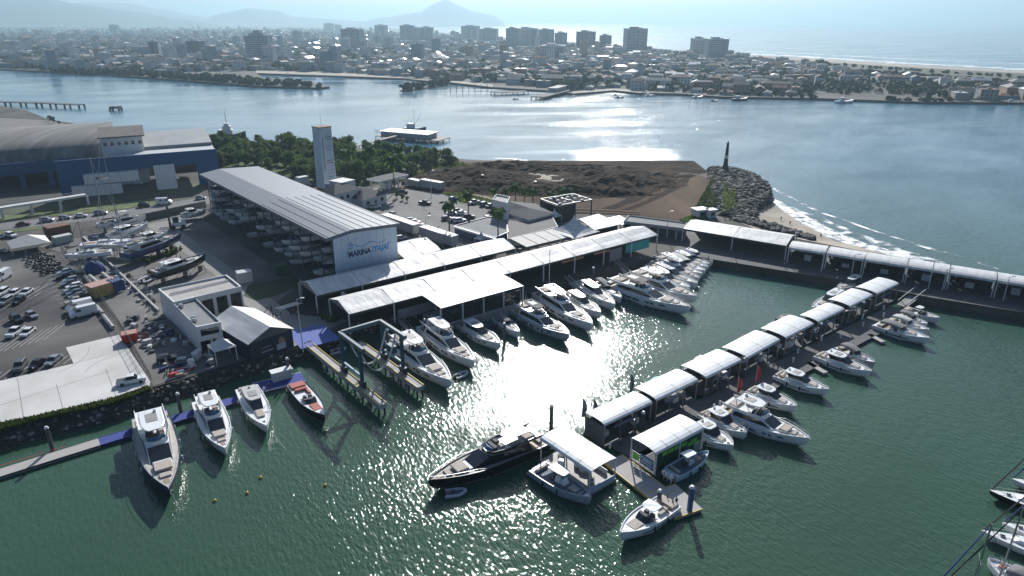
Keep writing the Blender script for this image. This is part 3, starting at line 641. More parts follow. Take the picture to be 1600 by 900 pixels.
def winrow(t, a, b, z, h, n, wfr=.6, mat=GL, off=.06, name='window', fr=True):
    """n windows in the wall line a-b (world, seen from its right side)"""
    d = b-a; L = d.length; u = d/L; nn = Vector((u.y, -u.x, 0)); an = math.atan2(d.y, d.x)
    for i in range(n):
        c = a+u*L*(i+.5)/n+nn*off*.5; w_ = L/n*wfr
        o = MB(); o.box(0, 0, 0, w_, off, h); wo = o.build(name, mat, t); wo.location = (c.x, c.y, z); wo.rotation_euler = (0, 0, an)
        if fr:
            f = MB(); f.box(0, -.01, h, w_+.15, off+.04, .08); f.box(0, -.01, -.08, w_+.15, off+.04, .08); f.build('frame', STEEL, wo)
def lowr(p): q = p.copy(); q.z = 0; return q
winrow(t, lowr(Q4[3]), lowr(Q4[2]), LAND+4.0, 1.5, 1, .75); winrow(t, lowr(Q4[3]), lowr(Q4[2]), LAND+.3, 2.4, 2, .8)
winrow(t, lowr(P4[3]).lerp(lowr(P4[2]), .36), lowr(P4[2]), LAND+1.2, 4.0, 3, .75); winrow(t, lowr(P4[2]), lowr(P4[1]), LAND+1.5, 2.2, 3, .5)
for px, py in ((283, 481), (303, 500), (304, 504)):
    p = G(px, py, z2-.4); u_ = MB(); u_.box(0, 0, 0, .9, .9, .8); u_.tube((0, 0, .8), (0, 0, 1.0), .35, .35, 8); uo = u_.build('roof_fan', STEEL, t); uo.location = p
q = MB(); a_, b_ = G(265, 459, z1-.3), G(362, 436, z1-.3)
q.tube(a_, b_, .12, .12, 4); q.tube(a_+Vector((.6, -.5, 0)), b_+Vector((.6, -.5, 0)), .12, .12, 4)
for i in range(20): p = a_.lerp(b_, i/19); q.tube(p, p+Vector((.6, -.5, 0)), .07, .07, 4)
q.build('cable_tray', STEEL, t)
# ---- warehouses at the left
RF = pm('weathered_arched_roof', (.15, .145, .135), .9, var=.25, scale=.15, rgb2=(.25, .245, .235), stretch=(3, .12, 1), detail=8)
def wp(px, py, z): return G(px, py, z)
t = thing('warehouse', 'long warehouse with weathered brown arched roof and dark blue front band', 'warehouse')
zt = LAND+10
a, b = wp(-60, 264, zt), wp(118, 250, zt); d = b-a; u = d.normalized(); nn = Vector((-u.y, u.x, 0)); dep = 72
a = a-u*60; L = d.length+76
rows = []
for k in range(13):
    th = math.pi*k/12; y = dep/2-dep/2*math.cos(th); z = 2.0+10.5*math.sin(th)**.8
    rows.append([tuple(a+u*x+nn*y+Vector((0, 0, z-2))) for x in (0, L)])
mb = MB(); mb.rings(rows, closed=False, caps=False); mb.build('roof', RF, t, smooth=True)
mb = MB(); pe = [a+u*L+nn*y for y in (0, dep)]; mb.add([tuple(p) for p in ([a+u*L+nn*(dep/2-dep/2*math.cos(math.pi*k/12))+Vector((0, 0, 10.5*math.sin(math.pi*k/12)**.8)) for k in range(13)])]+[(pe[1].x, pe[1].y, LAND), (pe[0].x, pe[0].y, LAND)], [tuple(range(15))]); mb.build('end_wall', pm('end_wall_grey', (.16, .16, .17), .8), t)
BLW = pm('warehouse_blue', (.008, .07, .19), .6, var=.1, scale=.1)
def slab(t, name, p, q, z0, z1, th, mat, label=None):
    c = (p+q)/2; d = q-p; m_ = MB(); m_.box(0, 0, 0, d.length, th, z1-z0); o = m_.build(name, mat, t, label=label); o.location = (c.x, c.y, z0); o.rotation_euler = (0, 0, math.atan2(d.y, d.x)); return o
f0, f1 = wp(-120, 290, LAND+6), wp(121, 264, LAND+6); f0 = f0-(f1-f0).normalized()*30; slab(t, 'front_band', f0, f1, LAND+6.2, LAND+11.2, .6, BLW)
slab(t, 'back_wall', f0+nn*16, f1+nn*16, LAND, LAND+9.5, .5, DKIN)
for i in range(9): p = f0.lerp(f1, i/8); slab(t, 'pillar', p-u*1, p+u*1, LAND, LAND+6.3, .5, BLW)
t = thing('warehouse', 'pale-roofed warehouse with wide dark blue frame and open ground floor', 'warehouse')
g0, g1 = wp(97, 297, LAND+3), wp(346, 268, LAND+3.0)
g0 = wp(98, 309, LAND); g1 = wp(346, 285, LAND); u = (g1-g0).normalized(); nn = Vector((-u.y, u.x, 0))
slab(t, 'front_band', g0, g1, LAND+9.0, LAND+15, .8, BLW); slab(t, 'front_pillar', g0-u*.002+nn*.002, g0+u*13+nn*.002, LAND, LAND+9.0, .7, BLW); slab(t, 'front_pillar', g1-u*9+nn*.002, g1+nn*.002, LAND, LAND+9.0, .7, BLW)
slab(t, 'back_wall', g0+nn*38, g1+nn*38, LAND, LAND+5, .5, pm('field_brown', (.12, .1, .075), .9))
mb = MB(); zz = LAND+13.6
mb.fru([(*(p.xy), zz-.5) for p in (g0+nn*.5+u*25, g1+nn*.5, g1+nn*40, g0+nn*40+u*25)], [(*(p.xy), z) for p, z in ((g0+nn*.5+u*25, zz), (g1+nn*.5, zz), (g1+nn*40, zz+1), (g0+nn*40+u*25, zz+1))])
mb.build('roof', pm('white_roof_sheet', (.48, .49, .49), .55, var=.05, scale=.1), t)
mb = MB(); mb.fru([(*(p.xy), zz+.6) for p in (g0+nn*18+u*28, g1+nn*18, g1+nn*44, g0+nn*44+u*28)], [(*(p.xy), z) for p, z in ((g0+nn*18+u*28, zz+1.8), (g1+nn*18, zz+1.8), (g1+nn*44, zz+5), (g0+nn*44+u*28, zz+5))])
mb.build('roof', pm('grey_roof_sheet', (.30, .305, .31), .7, var=.15, scale=.1), t)
o0, o1 = wp(172, 272, LAND), wp(216, 268, LAND)
o0, o1 = g0+nn*16+u*17, g0+nn*16+u*33
tb = thing('office_block', 'white windowed office block rising between the two warehouse roofs', 'office block')
c4 = [o0, o1, o1+nn*13, o0+nn*13]; mb = MB(); mb.prism([(p.x, p.y) for p in c4], LAND, LAND+20.5); mb.build('wall', WALL, tb)
mb = MB(); e4 = [(p-u*1*s+nn*k) for p, s, k in zip(c4, (1, -1, -1, 1), (-1, -1, 1, 1))]
mb.fru([(*p.xy, LAND+20.5) for p in e4], [(*p.xy, z) for p, z in zip(e4, (LAND+21.0, LAND+21.0, LAND+23.5, LAND+23.5))]); mb.build('roof', pm('brown_roof_sheet', (.12, .105, .095), .8, var=.3, scale=.3), tb)
winrow(tb, lowr(o0), lowr(o1), LAND+17.2, 1.5, 6, .5, fr=False)
# white annex boxes, leaning white panel and footbridge
t = thing('gate_annex', 'stacked white annex boxes in front of the blue warehouse frame', 'annex')
a, b = wp(131, 297, LAND+2), wp(177, 291, LAND+2); a, b = g0-nn*1.5+u*9, g0-nn*1.5+u*29; slab(t, 'wall', a, b, LAND+5, LAND+9, 4, WALL); slab(t, 'wall', a-u*5, b-u*7, LAND+.2, LAND+4.6, 3.5, WALL); winrow(t, lowr(a+u*4-nn*2), lowr(a+u*9-nn*2), LAND+7, .7, 1, .9)
t = thing('sign_pylon', 'blank white slab pylon standing before the open blue warehouse', 'sign'); a = g0-nn*3+u*35; slab(t, 'panel', a, a+u*8, LAND+.1, LAND+10.5, .8, WALL); slab(t, 'plinth', a, a+u*8, LAND-.1, LAND+.1, 1.2, CONC)
t = thing('footbridge', 'white-railed concrete footbridge on pillars crossing the warehouse lawn', 'footbridge')
a, b = wp(-60, 333, LAND+4.4), wp(133, 303, LAND+4.4); slab(t, 'deck', a, b, LAND+3.6, LAND+4.4, 2.6, WALL); dd = b-a; un = dd.normalized(); nb_ = Vector((-un.y, un.x, 0))
for s in (-1, 1): slab(t, 'railing', a+nb_*s*1.25, b+nb_*s*1.25, LAND+5.3, LAND+5.45, .12, STEEL)
for i in range(28):
    pass
for i in range(5): p = a.lerp(b, .05+i*.24); slab(t, 'pillar', p-un*.4, p+un*.4, LAND, LAND+3.6, .8, WALL)
# far-left field beyond the arched warehouse, river quay
sheet('yard_slab', [(-200, 200), (0, 184), (75, 188), (112, 196), (125, 204), (-200, 214)], LAND+.06, pm('bare_slab', (.16, .15, .14), .9, var=.1, scale=.1), th=.1)
def pier_on_piles(name, label, cat, pts, z, w_, mat, step=8, pw=.35, th=.6):
    t = thing(name, label, cat); P = [G(x, y, z) for x, y in pts]
    for a, b in zip(P, P[1:]):
        d = b-a; an = math.atan2(d.y, d.x); m_ = MB(); m_.box(0, 0, 0, d.length, w_, th); o = m_.build('deck', mat, t); o.location = ((a.x+b.x)/2, (a.y+b.y)/2, z-th); o.rotation_euler = (0, 0, an)
        n = max(1, int(d.length/step)); un = d.normalized(); nn_ = Vector((-un.y, un.x, 0))
        for i in range(n+1):
            for s in (-1, 1):
                q = a+un*d.length*i/n+nn_*s*(w_/2-pw); m_ = MB(); m_.tube((q.x, q.y, -2), (q.x, q.y, z-th), pw, pw, 6); m_.build('pile', CONCD, t)
    return t
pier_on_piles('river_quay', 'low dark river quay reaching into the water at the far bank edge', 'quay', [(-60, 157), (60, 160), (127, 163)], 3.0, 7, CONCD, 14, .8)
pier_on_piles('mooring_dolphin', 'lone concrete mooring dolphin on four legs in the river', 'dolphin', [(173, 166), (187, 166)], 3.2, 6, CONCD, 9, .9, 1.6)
# ---- river pier with fish house
pier_on_piles('footpier', 'narrow plank footpier leading out to the white-roofed river house', 'pier', [(555, 228), (622, 211)], 3.2, 2.6, WOOD, 5, .2, .35)
o, an, L = frame((594, 204), (672, 210), 5); t = thing('pier_house', 'white-roofed long house standing on piles in the river', 'pier house', (o.x, o.y, 0), an)
L = 35
mb = MB(); mb.box(L/2+3, 6, 1.4, L+12, 15, .4); mb.build('deck', WOOD, t)
mb = MB(); mb.box(L/2, 6, 1.8, L, 11, 2.7); mb.build('wall', pm('pale_boarding', (.42, .44, .46), .7, stretch=(4, 4, .2)), t)
mb = MB(); mb.fru([(-1, -.6, 4.5), (L+1, -.6, 4.5), (L+1, 12.8, 4.5), (-1, 12.8, 4.5)], [(-1, -.6, 4.7), (L+1, -.6, 4.7), (L+1, 12.8, 5.0), (-1, 12.8, 5.0)]); mb.build('roof', TENT, t)
for i in range(11):
    for y in (-1, 6, 13): q = MB(); q.tube((-3+i*(L+11)/10, y, -2), (-3+i*(L+11)/10, y  , 1.4), .22, .22, 6); q.build('pile', CONCD, t)
for i in range(7): q = MB(); q.tube((-3.2+i*1.1*(i < 4)+(i > 3)*(L+3+(i-4)*2.5), -1.2, 3.2), (-3.2+i*1.1*(i < 4)+(i > 3)*(L+3+(i-4)*2.5), -1.2, 5.8-(i > 3)*1.2), .12, .12, 5); q.build('post', WOOD, t)
t = thing('fishing_boat', 'fishing boat with tall rigging moored behind the river pier house', 'fishing boat', G(648, 205, 0), an)
mb = MB(); mb.rings([[(x, -w_, .2), (x, -w_*1.1, h), (x, w_*1.1, h), (x, w_, .2)] for x, w_, h in ((-8, 2, 2.2), (-2, 2.4, 2), (5, 2, 2.6), (9, .3, 3.6))]); mb.build('hull', BLU, t)
mb = MB(); mb.box(-3, 0, 2, 5, 3, 3); mb.build('cabin', WP, t)
mb = MB(); mb.tube((0, 0, 2), (0, 0, 15), .14, .08, 5); mb.tube((0, 0, 4), (6, 0, 13), .1, .06, 5); mb.tube((0, 0, 4), (-6, .5, 12), .1, .06, 5); mb.tube((0, 0, 14), (8, 0, 3.5), .03, .03, 3); mb.tube((0, 0, 14), (-8, 0, 3.5), .03, .03, 3); mb.box(0, 0, 10, 1.6, .1, .1); mb.build('mast', STEEL, t)
# tug at the left river bank
t = thing('tugboat', 'white and dark workboat with lattice mast behind the riverside trees', 'workboat', G(352, 216, 0), R(8))
mb = MB(); mb.rings([[(x, -w_, .0), (x, -w_*1.1, h), (x, w_*1.1, h), (x, w_, .0)] for x, w_, h in ((-13, 3, 2.6), (-3, 3.6, 2.4), (8, 3, 3), (13, .4, 4.4))]); mb.build('hull', STEELD, t)
mb = MB(); mb.box(1, 0, 2.4, 9, 5, 3); mb.box(2, 0, 5.4, 5, 4, 2.4); mb.box(2, 0, 7.8, 3, 3, 1.6); mb.build('superstructure', WP, t)
mb = MB(); mb.tube((2, 0, 9), (2, 0, 18), .25, .12, 5)
for z in (11, 13, 15): mb.box(2, 0, z, .3, 3-.2*(z-11), .2); mb.tube((2, -1.4, z), (2, 0, z+2), .08, .08, 4); mb.tube((2, 1.4, z), (2, 0, z+2), .08, .08, 4)
mb.build('lattice_mast', WP, t)
# ---- banner tower
O_, an, Wb = frame((519, 311), (541, 307)); t = thing('banner_tower', 'tall tapering tower wrapped in pale blue advertising banners on a brick base', 'tower', O_, an+R(4))
Hh = 28.6; bw = 5.9; tw = 5.3
def sq(w_, z): return [(-w_/2, 0, z), (w_/2, 0, z), (w_/2, w_, z), (-w_/2, w_, z)]
mb = MB(); mb.fru(sq(bw, 4.5), sq(tw, Hh)); mb.build('wrap', pm('banner_wrap_blue', (.60, .68, .74), .55, var=.1, scale=.3), t)
mb = MB(); mb.fru(sq(bw+1, -.1), sq(bw-.02, 4.5)); mb.build('base', ORG, t); mb = MB(); mb.prism([(-8, -3), (7, -3.5), (8, 4), (-7, 5)], -.1, .9); mb.build('plinth', pm('sandstone', (.4, .31, .22), .9), t)
mb = MB(); mb.box(0, tw/2, Hh-.001, tw+.3, tw+.3, .35); mb.build('roof', pm('rust', (.2, .12, .08), .8), t)
mb = MB(); mb.tube((-.5, 2, Hh), (-.5, 2, Hh+5), .08, .04, 5); mb.build('antenna', STEEL, t)
q = MB()
def fy(z): return -.06
for z, w_, h in ((24.8, 2.8, .2), (23.9, 2.4, .15), (21, 2.6, .12), (19.9, 2.4, .12), (15.6, 2.8, .22), (14.7, 2.6, .18), (11.8, 2.2, .12), (10.6, 2.4, .12), (9.2, 2.8, .2), (8.4, 2.6, .15)):
    k = (z-4.5)/(Hh-4.5); q.box(.7, -.04, z, w_, .08, h)
q.build('print_line', DKB, t)
q = MB(); q.add([(-1.9, -.05, 25), (-1.6, -.05, 25), (-1.7, -.05, 12), (-2.1, -.05, 12)], [(0, 1, 2, 3)]); q.add([(-1.5, -.06, 6.2), (2.4, -.06, 5.4), (2.5, -.06, 7.2), (.4, -.06, 6.4)], [(0, 1, 2, 3)], 1); q.add([(-2.7, -.07, 4.6), (2.7, -.07, 4.6), (2.7, -.07, 5.4), (-2.7, -.07, 6.6)], [(0, 1, 2, 3)], 2)
q.build('print_shape', [ORG, RED, pm('print_blue', (.03, .09, .25), .5)], t)
# ---- gatehouse with hip roofs and fuel canopy
O_, an, _ = frame((570, 327), (601, 318)); t = thing('gatehouse', 'white two-storey gatehouse with dark grey hipped roofs beside the banner tower', 'gatehouse', O_, an)
mb = MB(); mb.box(5.5, 5, 0, 13, 10, 3.6); mb.box(-3, 10, 0, 12, 9, 6.6); mb.box(1.5, 13, 3, 7, 7, 6.5); mb.build('wall', WALL, t)
mb = MB(); hipped(mb, -1.5, 12.5, -.7, 10.7, 3.9, 2.6); hipped(mb, -10, 4, 5, 15.5, 6.9, 2.6); mb.build('roof', [ROOFG, WP], t)
for x, w_, z, y in ((2, 1.6, 1.4, -.03), (6, 1.2, .1, -.03), (9.5, 1.6, 1.4, -.03), (-6, 1.4, 4.3, 5.47), (-3, 1.4, 4.3, 5.47)):
    q = MB(); q.box(x, y, z, w_, .1, 1.3+(z < 1)*.9); q.build('window' if z > 1 else 'door', GL, t)
O_, an, _ = frame((597, 300), (637, 290)); t = thing('drive_through_canopy', 'grey-roofed drive-through canopy on white columns next to the gatehouse', 'canopy', O_, an)
mb = MB(); mb.box(7, 3.5, 4.2, 17, 8, .8); mb.build('fascia', WP, t); mb = MB(); mb.box(7, 3.5, 5.003, 16.4, 7.4, .08); mb.build('roof', ROOFG, t)
for x in (0, 5, 10, 14.5):
    for y in (.5, 6.5): q = MB(); q.box(x, y, 0, .5, .5, 4.2); q.build('column', WP, t)
mb = MB(); mb.box(6, 3.5, 0, 4, 3, 2.8); mb.build('booth', WALL, t)
# ---- restaurant group: white tower, hipped roof, flat roofs, pergola
t = thing('restaurant', 'dark-roofed restaurant with white square tower and pale awning terrace', 'restaurant', (0, 0, 0))
z = LAND
def pb(name, pxs, z0, z1, mats, par=.4): 
    m_ = MB(); block(m_, [G(x, y, z1) for x, y in pxs], z0, z1, par); return m_.build(name, mats, t)
pb('tower', [(769, 311), (793, 317), (797, 307), (776, 303)], LAND, LAND+9.5, [WALL, FLATR], .6)
zr = LAND+4.4; r4 = [G(778, 328, zr), G(826, 343, zr), G(866, 333, zr), G(838, 318, zr), G(797, 315, zr)]
m_ = MB(); rdg = [G(793, 314, zr+2.2), G(827, 325, zr+1.8)]
m_.add([tuple(p) for p in r4]+[tuple(p) for p in rdg], [(0, 1, 6, 5), (1, 2, 6), (2, 3, 6), (3, 4, 5, 6), (4, 0, 5)]); m_.build('roof', ROOFG, t)
m_ = MB(); cc = sum(r4, Vector())/5; m_.prism([tuple(p.xy) for p in r4], zr-.4, zr-.02); m_.build('fascia', WP, t)
m_ = MB(); m_.prism([tuple((cc+(p-cc)*.88).xy) for p in r4], LAND, zr-.4); m_.build('wall', WALL, t)
pb('terrace_roof', [(793, 373), (872, 354), (862, 336), (826, 346), (790, 342)], LAND, LAND+3.4, [WALL, pm('terrace_screed', (.17, .16, .155), .9, var=.12, scale=.4)], .2)
pb('annex', [(710, 352), (774, 371), (795, 362), (790, 340), (762, 338)], LAND, LAND+3.6, [BLU, FLATG], .3)
a, b = G(709, 354, LAND+3.6), G(775, 374, LAND+3.6); slab(t, 'fascia', a, b, LAND+3.2, LAND+3.8, .5, WP)
# awnings of the terrace (four large pale sun sails in a row)
AW = pm('cream_awning', (.62, .59, .54), .8, var=.04, scale=.5)
A0, A1 = G(822, 386, LAND+3.2), G(894, 369, LAND+3.2); dv = (A1-A0)/4; un = dv.normalized(); bk = Vector((-un.y, un.x, 0))*8.5
for i in range(4):
    t = thing('awning', 'cream retractable terrace awning, %s from the palm tree end' % ORD[i], 'awning', (0, 0, 0), 0, 'cream awnings of the terrace'); a = A0+dv*i+un*.15; b = A0+dv*(i+1)-un*.15
    m_ = MB(); q4 = [a, b, b+bk+Vector((0, 0, .7)), a+bk+Vector((0, 0, .7))]; m_.fru([tuple(p-Vector((0, 0, .1))) for p in q4], [tuple(p) for p in q4]); m_.build('fabric', AW, t)
    m_ = MB(); m_.fru([(a.x, a.y, a.z-.9), (b.x, b.y, b.z-.9), (b.x+bk.x*.01, b.y+bk.y*.01, b.z-.9), (a.x+bk.x*.01, a.y+bk.y*.01, a.z-.9)], [(a.x, a.y, a.z-.11), (b.x, b.y, b.z-.11), (b.x+bk.x*.01, b.y+bk.y*.01, b.z-.11), (a.x+bk.x*.01, a.y+bk.y*.01, a.z-.11)]); m_.build('valance', pm('taupe_fabric', (.2, .17, .15), .8), t)
    for p in (a, b): m_ = MB(); m_.tube((p.x, p.y, LAND), (p.x, p.y, p.z-.1), .07, .07, 5); m_.build('post', STEELD, t)
# parasols along the terrace
pu = None
for i, (px, py) in enumerate([(812, 392), (826, 394), (838, 390), (850, 386), (862, 382), (871, 379), (880, 376), (890, 373)]):
    if pu is None:
        pu = thing('parasol', '', 'parasol'); m_ = MB(); m_.rings([[(1.3*k*math.cos(j*math.pi/4), 1.3*k*math.sin(j*math.pi/4), 2.9-.75*k**1.3) for j in range(8)] for k in (.04, .5, 1)], caps=False); m_.build('canopy', pm('parasol_white', (.6, .58, .55), .8), pu); m_ = MB(); m_.tube((0, 0, 0), (0, 0, 2.9), .04, .04, 5); m_.build('pole', STEEL, pu); m_ = MB(); m_.tube((0, 0, .7), (0, 0, .75), .6, .6, 8); m_.build('table_top', WOOD, pu); r = pu
    else: r = dup(pu, (0, 0, 0), 0)
    r.location = G(px, py, LAND); tag(r, 'small pale parasol below the cream awnings, %s from the palm tree end' % ORD[i], 'parasol', 'terrace parasols')
# ---- black steel stage frame
O_, an, _ = frame((872, 349), (926, 339)); t = thing('stage_frame', 'black steel stage frame with white bundles along its top', 'stage frame', O_, an)
m_ = MB(); Lx, Ly, Hs = 15, 11, 6.4
for x in (0, Lx/2, Lx):
    for y in (0, Ly): m_.box(x, y, 0, .35, .35, Hs)
for y in (0, Ly): m_.box(Lx/2, y, Hs, Lx, .4, .4)
for x in (0, Lx/2, Lx): m_.box(x, Ly/2, Hs+.003, .4, Ly, .38)
m_.build('truss', STEELD, t); m_ = MB(); m_.box(Lx/4, .3, 0, Lx/2, .15, Hs-.2); m_.box(.1, Ly/2, 0, .15, Ly-.5, Hs-.2); m_.box(Lx/2, Ly-.3, 0, Lx, .15, Hs*.6); m_.build('backcloth', BLK, t)
for i in range(14): m_ = MB(); m_.ball((1+i*1.0, (i*37 % 10)+.6, Hs+.55), .9, .5, .4); m_.build('white_bundle', WP, t)
# ---- pale flat tents and the long low building at the root of the breakwater
t = thing('flat_tent', 'pale flat-roofed tent right of the large pagoda', 'tent', (0, 0, 0)); m_ = MB(); z_ = LAND+3.6
m_.prism([tuple(G(x, y, z_).xy) for x, y in [(905, 342), (929, 359), (970, 350), (935, 334)]], z_-.2, z_); m_.build('roof', pm('pale_membrane', (.5, .5, .49), .6), t)
for x, y in [(905, 342), (929, 359), (970, 350), (935, 334)]: p = G(x, y, z_); q = MB(); q.box(p.x, p.y, LAND, .2, .2, 3.4); q.build('post', STEELD, t)
q = MB(); a, b = G(932, 357, z_), G(968, 349, z_); q.box((a.x+b.x)/2, (a.y+b.y)/2+.6, LAND+.3, 9, .1, 2.5, math.atan2(b.y-a.y, b.x-a.x)); q.build('scoreboard', BLK, t)
t = thing('flat_tent', 'small white flat tent against the long low building', 'tent', (0, 0, 0)); m_ = MB(); m_.prism([tuple(G(x, y, z_).xy) for x, y in [(945, 341), (972, 351), (985, 345), (968, 336)]], z_-.3, z_-.1); m_.build('roof', WP, t)
for x, y in [(945, 341), (972, 351), (985, 345), (968, 336)]: p = G(x, y, z_); q = MB(); q.box(p.x, p.y, LAND, .2, .2, 3.2); q.build('post', STEELD, t)
t = thing('quay_building', 'long low grey building with open bays between the two big marquees', 'building', (0, 0, 0)); z_ = LAND+4.2
m_ = MB(); bp4 = [G(974, 345, z_), G(1072, 357, z_), G(1074, 348, z_), G(982, 336, z_)]; block(m_, bp4, LAND, z_, .4); m_.build('wall', [pm('grey_render', (.33, .33, .32), .85), FLATG], t)
winrow(t, lowr(bp4[0]), lowr(bp4[1]), LAND+.2, 3.0, 7, .78, mat=DKIN)
# small white cabins near the jetty
for i, (px, py, s, lb) in enumerate([(1093, 338, 5, 'white cabin with flat roof at the foot of the rock jetty'), (1110, 339, 3.2, 'smaller white cabin beside the jetty rocks')]):
    t = thing('cabin', lb, 'cabin', G(px, py, LAND), R(20)); m_ = MB(); m_.box(0, 0, 0, s, s*.8, 2.8); m_.build('wall', WALL, t); m_ = MB(); m_.box(0, 0, 2.8, s+.6, s*.8+.6, .25); m_.build('roof', WP, t); m_ = MB(); m_.box(0, -s*.4-.02, .6, s*.5, .1, 1.6); m_.build('window', GL, t)
# ---- lighthouse
p = G(1133, 264, LAND+2.6); t = thing('lighthouse', 'slim black and white banded harbour beacon on the rock jetty', 'lighthouse', (p.x, p.y, LAND+2.2))
cols = [BLK, BLK, WP, BLK, BLK]; zs = [0, 2.6, 5.4, 7.0, 9.6, 12.6]; 
for i in range(5):
    m_ = MB(); f = lambda z: 1.15-.05*z; m_.tube((0, 0, zs[i]), (0, 0, zs[i+1]), f(zs[i])+(.35 if i == 0 else 0), f(zs[i+1])+(.1 if i == 0 else 0), 12); m_.build('band', cols[i], t)
m_ = MB(); m_.tube((0, 0, 12.6), (0, 0, 12.9), .9, .9, 10); m_.tube((0, 0, 12.9), (0, 0, 13.6), .4, .3, 8); m_.build('lantern', STEEL, t)
# ---- trailers / long white containers
def boxy(name, label, cat, a, b, w_, h, mat, group=None, wheels=False, z=LAND, axis_up=1.0):
    o, an, L = frame(a, b); t = thing(name, label, cat, o, an, group); m_ = MB(); m_.box(L/2, w_/2, axis_up if wheels else 0, L, w_, h-(axis_up if wheels else 0)); m_.build('box', mat, t)
    m_ = MB(); n = int(L/1.2)
    for i in range(n): m_.box((i+.5)*L/n, -.03, (axis_up if wheels else 0)+.1, .08, .06, h-(axis_up if wheels else 0)-.2)
    m_.box(L/2, w_/2, h+.003, L-.2, w_-.2, .03); m_.build('rib', mat, t)
    if wheels:
        for x in (1.5, 2.8, L-1.5, L-2.8):
            for y in (.1, w_-.1): q = MB(); q.tube((x, y-.12, .5), (x, y+.12, .5), .5, .5, 10); q.build('wheel', TYRE, t)
    return t
WT = pm('trailer_white', (.50, .50, .50), .5, var=.05)
boxy('semi_trailer', 'long white semi-trailer parked along the storage hall', 'trailer', (595, 352), (646, 370), 3.2, 4.0, WT, 'white trailers beside the hall', True)
boxy('semi_trailer', 'second long white semi-trailer, with dark clutter around its end, by the palm tree', 'trailer', (655, 372), (705, 389), 3.2, 4.0, WT, 'white trailers beside the hall', True)
CT = pm('container_grey', (.36, .38, .40), .6, var=.08)
boxy('shipping_container', 'large grey container parked before the dark spoil heap', 'container', (656, 293), (688, 299), 3, 3.6, CT, 'grey containers by the dirt road')
boxy('shipping_container', 'smaller grey container next to the drive-through canopy', 'container', (637, 290), (654, 294), 3, 3.0, CT, 'grey containers by the dirt road')
boxy('site_office', 'white flat box cabin seen between the banner tower and the hall roof', 'cabin', (468, 290), (484, 287), 3, 3.4, WT)
YC = pm('yellow_container', (.36, .26, .10), .7, var=.2, scale=1)
t = boxy('shipping_container', 'yellow-sided container under a rumpled blue tarpaulin', 'container', (150, 467), (187, 456), 4.2, 3.0, YC)
m_ = MB(); L = 7.0; m_.box(L/2-.3, 2.3, 3.06, L+.3, 4.2, .1); m_.build('lid', pm('faded_pink_board', (.42, .25, .22), .8), t)
m_ = MB(); rs = []
for i in range(8):
    x = 4.6+i*.42; rs.append([(x+.15*math.sin(i*2+k), -.35-.12*math.sin(k*2+i)+k*(1.5 if k > 3 else .03)-(k > 3)*4.4, [.2, 1.2, 2.4, 3.22, 3.3, 3.3][k]+.08*math.sin(i*3+k)) for k in range(6)])
m_.rings(rs, closed=False, caps=False); m_.build('tarpaulin', CANB, t)
boxy('shipping_container', 'rust-red topped dark container beside the road', 'container', (78, 372), (113, 365), 5, 3.2, pm('rust_container', (.16, .07, .05), .8))
boxy('shipping_container', 'pale green flat shed in front of the rust-red container', 'shed', (88, 383), (116, 377), 3, 2.4, pm('pale_green_sheet', (.42, .46, .42), .7))
boxy('food_truck', 'small white food kiosk in the shade at the end of the storage hall', 'kiosk', (373, 444), (396, 440), 3, 3, WT)
boxy('waste_container', 'green waste container in the shade of the storage hall', 'waste container', (432, 430), (452, 426), 3, 2.6, pm('bin_green', (.04, .10, .05), .6))
# left pavilion tent
zt_ = LAND+2.6; C4 = [G(17, 389, zt_), G(79, 378, zt_), G(75, 366, zt_), G(14, 376, zt_)]
C4 = [G(17, 389, zt_), G(79, 378.5, zt_)]; u = (C4[1]-C4[0]).normalized(); nn = Vector((-u.y, u.x, 0)); L = (C4[1]-C4[0]).length; Wp = 10
t = thing('pavilion_tent', 'pale hipped pavilion tent on the gravel beside the road', 'tent', (C4[0].x, C4[0].y, LAND), math.atan2(u.y, u.x)); m_ = MB(); hipped(m_, 0, L, 0, Wp, 2.6, 2.4, th=.12); m_.build('roof', [pm('pavilion_fabric', (.55, .54, .50), .7), CANW], t)
for x in (.2, L/3, L*.66, L-.2):
    for y in (.2, Wp-.2): q = MB(); q.box(x, y, 0, .14, .14, 2.6); q.build('post', POSTS, t)
# ================================================================ PIERS, PAVILIONS, LIFT, BOATS
def dock(name, label, cat, a, b, w_, z=.6, mat=WOOD, th=.5, group=None, edge=None):
    o, an, L = frame(a, b, z); t = thing(name, label, cat, (o.x, o.y, 0), an, group); m_ = MB(); m_.box(L/2, 0, z-th, L, w_, th); m_.build('deck', mat, t)
    m_ = MB()
    n = max(1, int(L/6))
    for i in range(n): m_.box((i+.5)*L/n, 0, -.25, L/n-.6, w_-.1, z-th+.24)
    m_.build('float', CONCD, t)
    m_ = MB()
    for s in (-1, 1): m_.box(L/2, s*(w_/2+.06), z-.25, L, .12, .27)
    m_.build('edge_beam', edge or STEELD, t)
    return t, o, an, L
def pile(label, px, py, h, r=.34, m=CONCD, captop=WP, group='mooring piles'):
    p = G(px, py, .3); t = thing('mooring_pile', label, 'pile', (p.x, p.y, 0), 0, group)
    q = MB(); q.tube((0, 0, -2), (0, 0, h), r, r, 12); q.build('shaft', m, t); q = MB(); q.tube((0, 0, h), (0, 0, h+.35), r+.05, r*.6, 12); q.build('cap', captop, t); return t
PLK = pm('pale_planks', (.38, .36, .34), .8, stretch=(.4, 7, 1), scale=1.2, var=.12)
dock('floating_dock', 'pale floating dock with a red line running along the embankment at the bottom left', 'dock', (-60, 757), (155, 690), 2.6, mat=PLK, edge=STEELD)
dock('floating_dock', 'floating dock under blue carpet between the navy yacht and the next white yacht', 'dock', (155, 690), (306, 644), 2.6, mat=BLC, edge=NAVY)
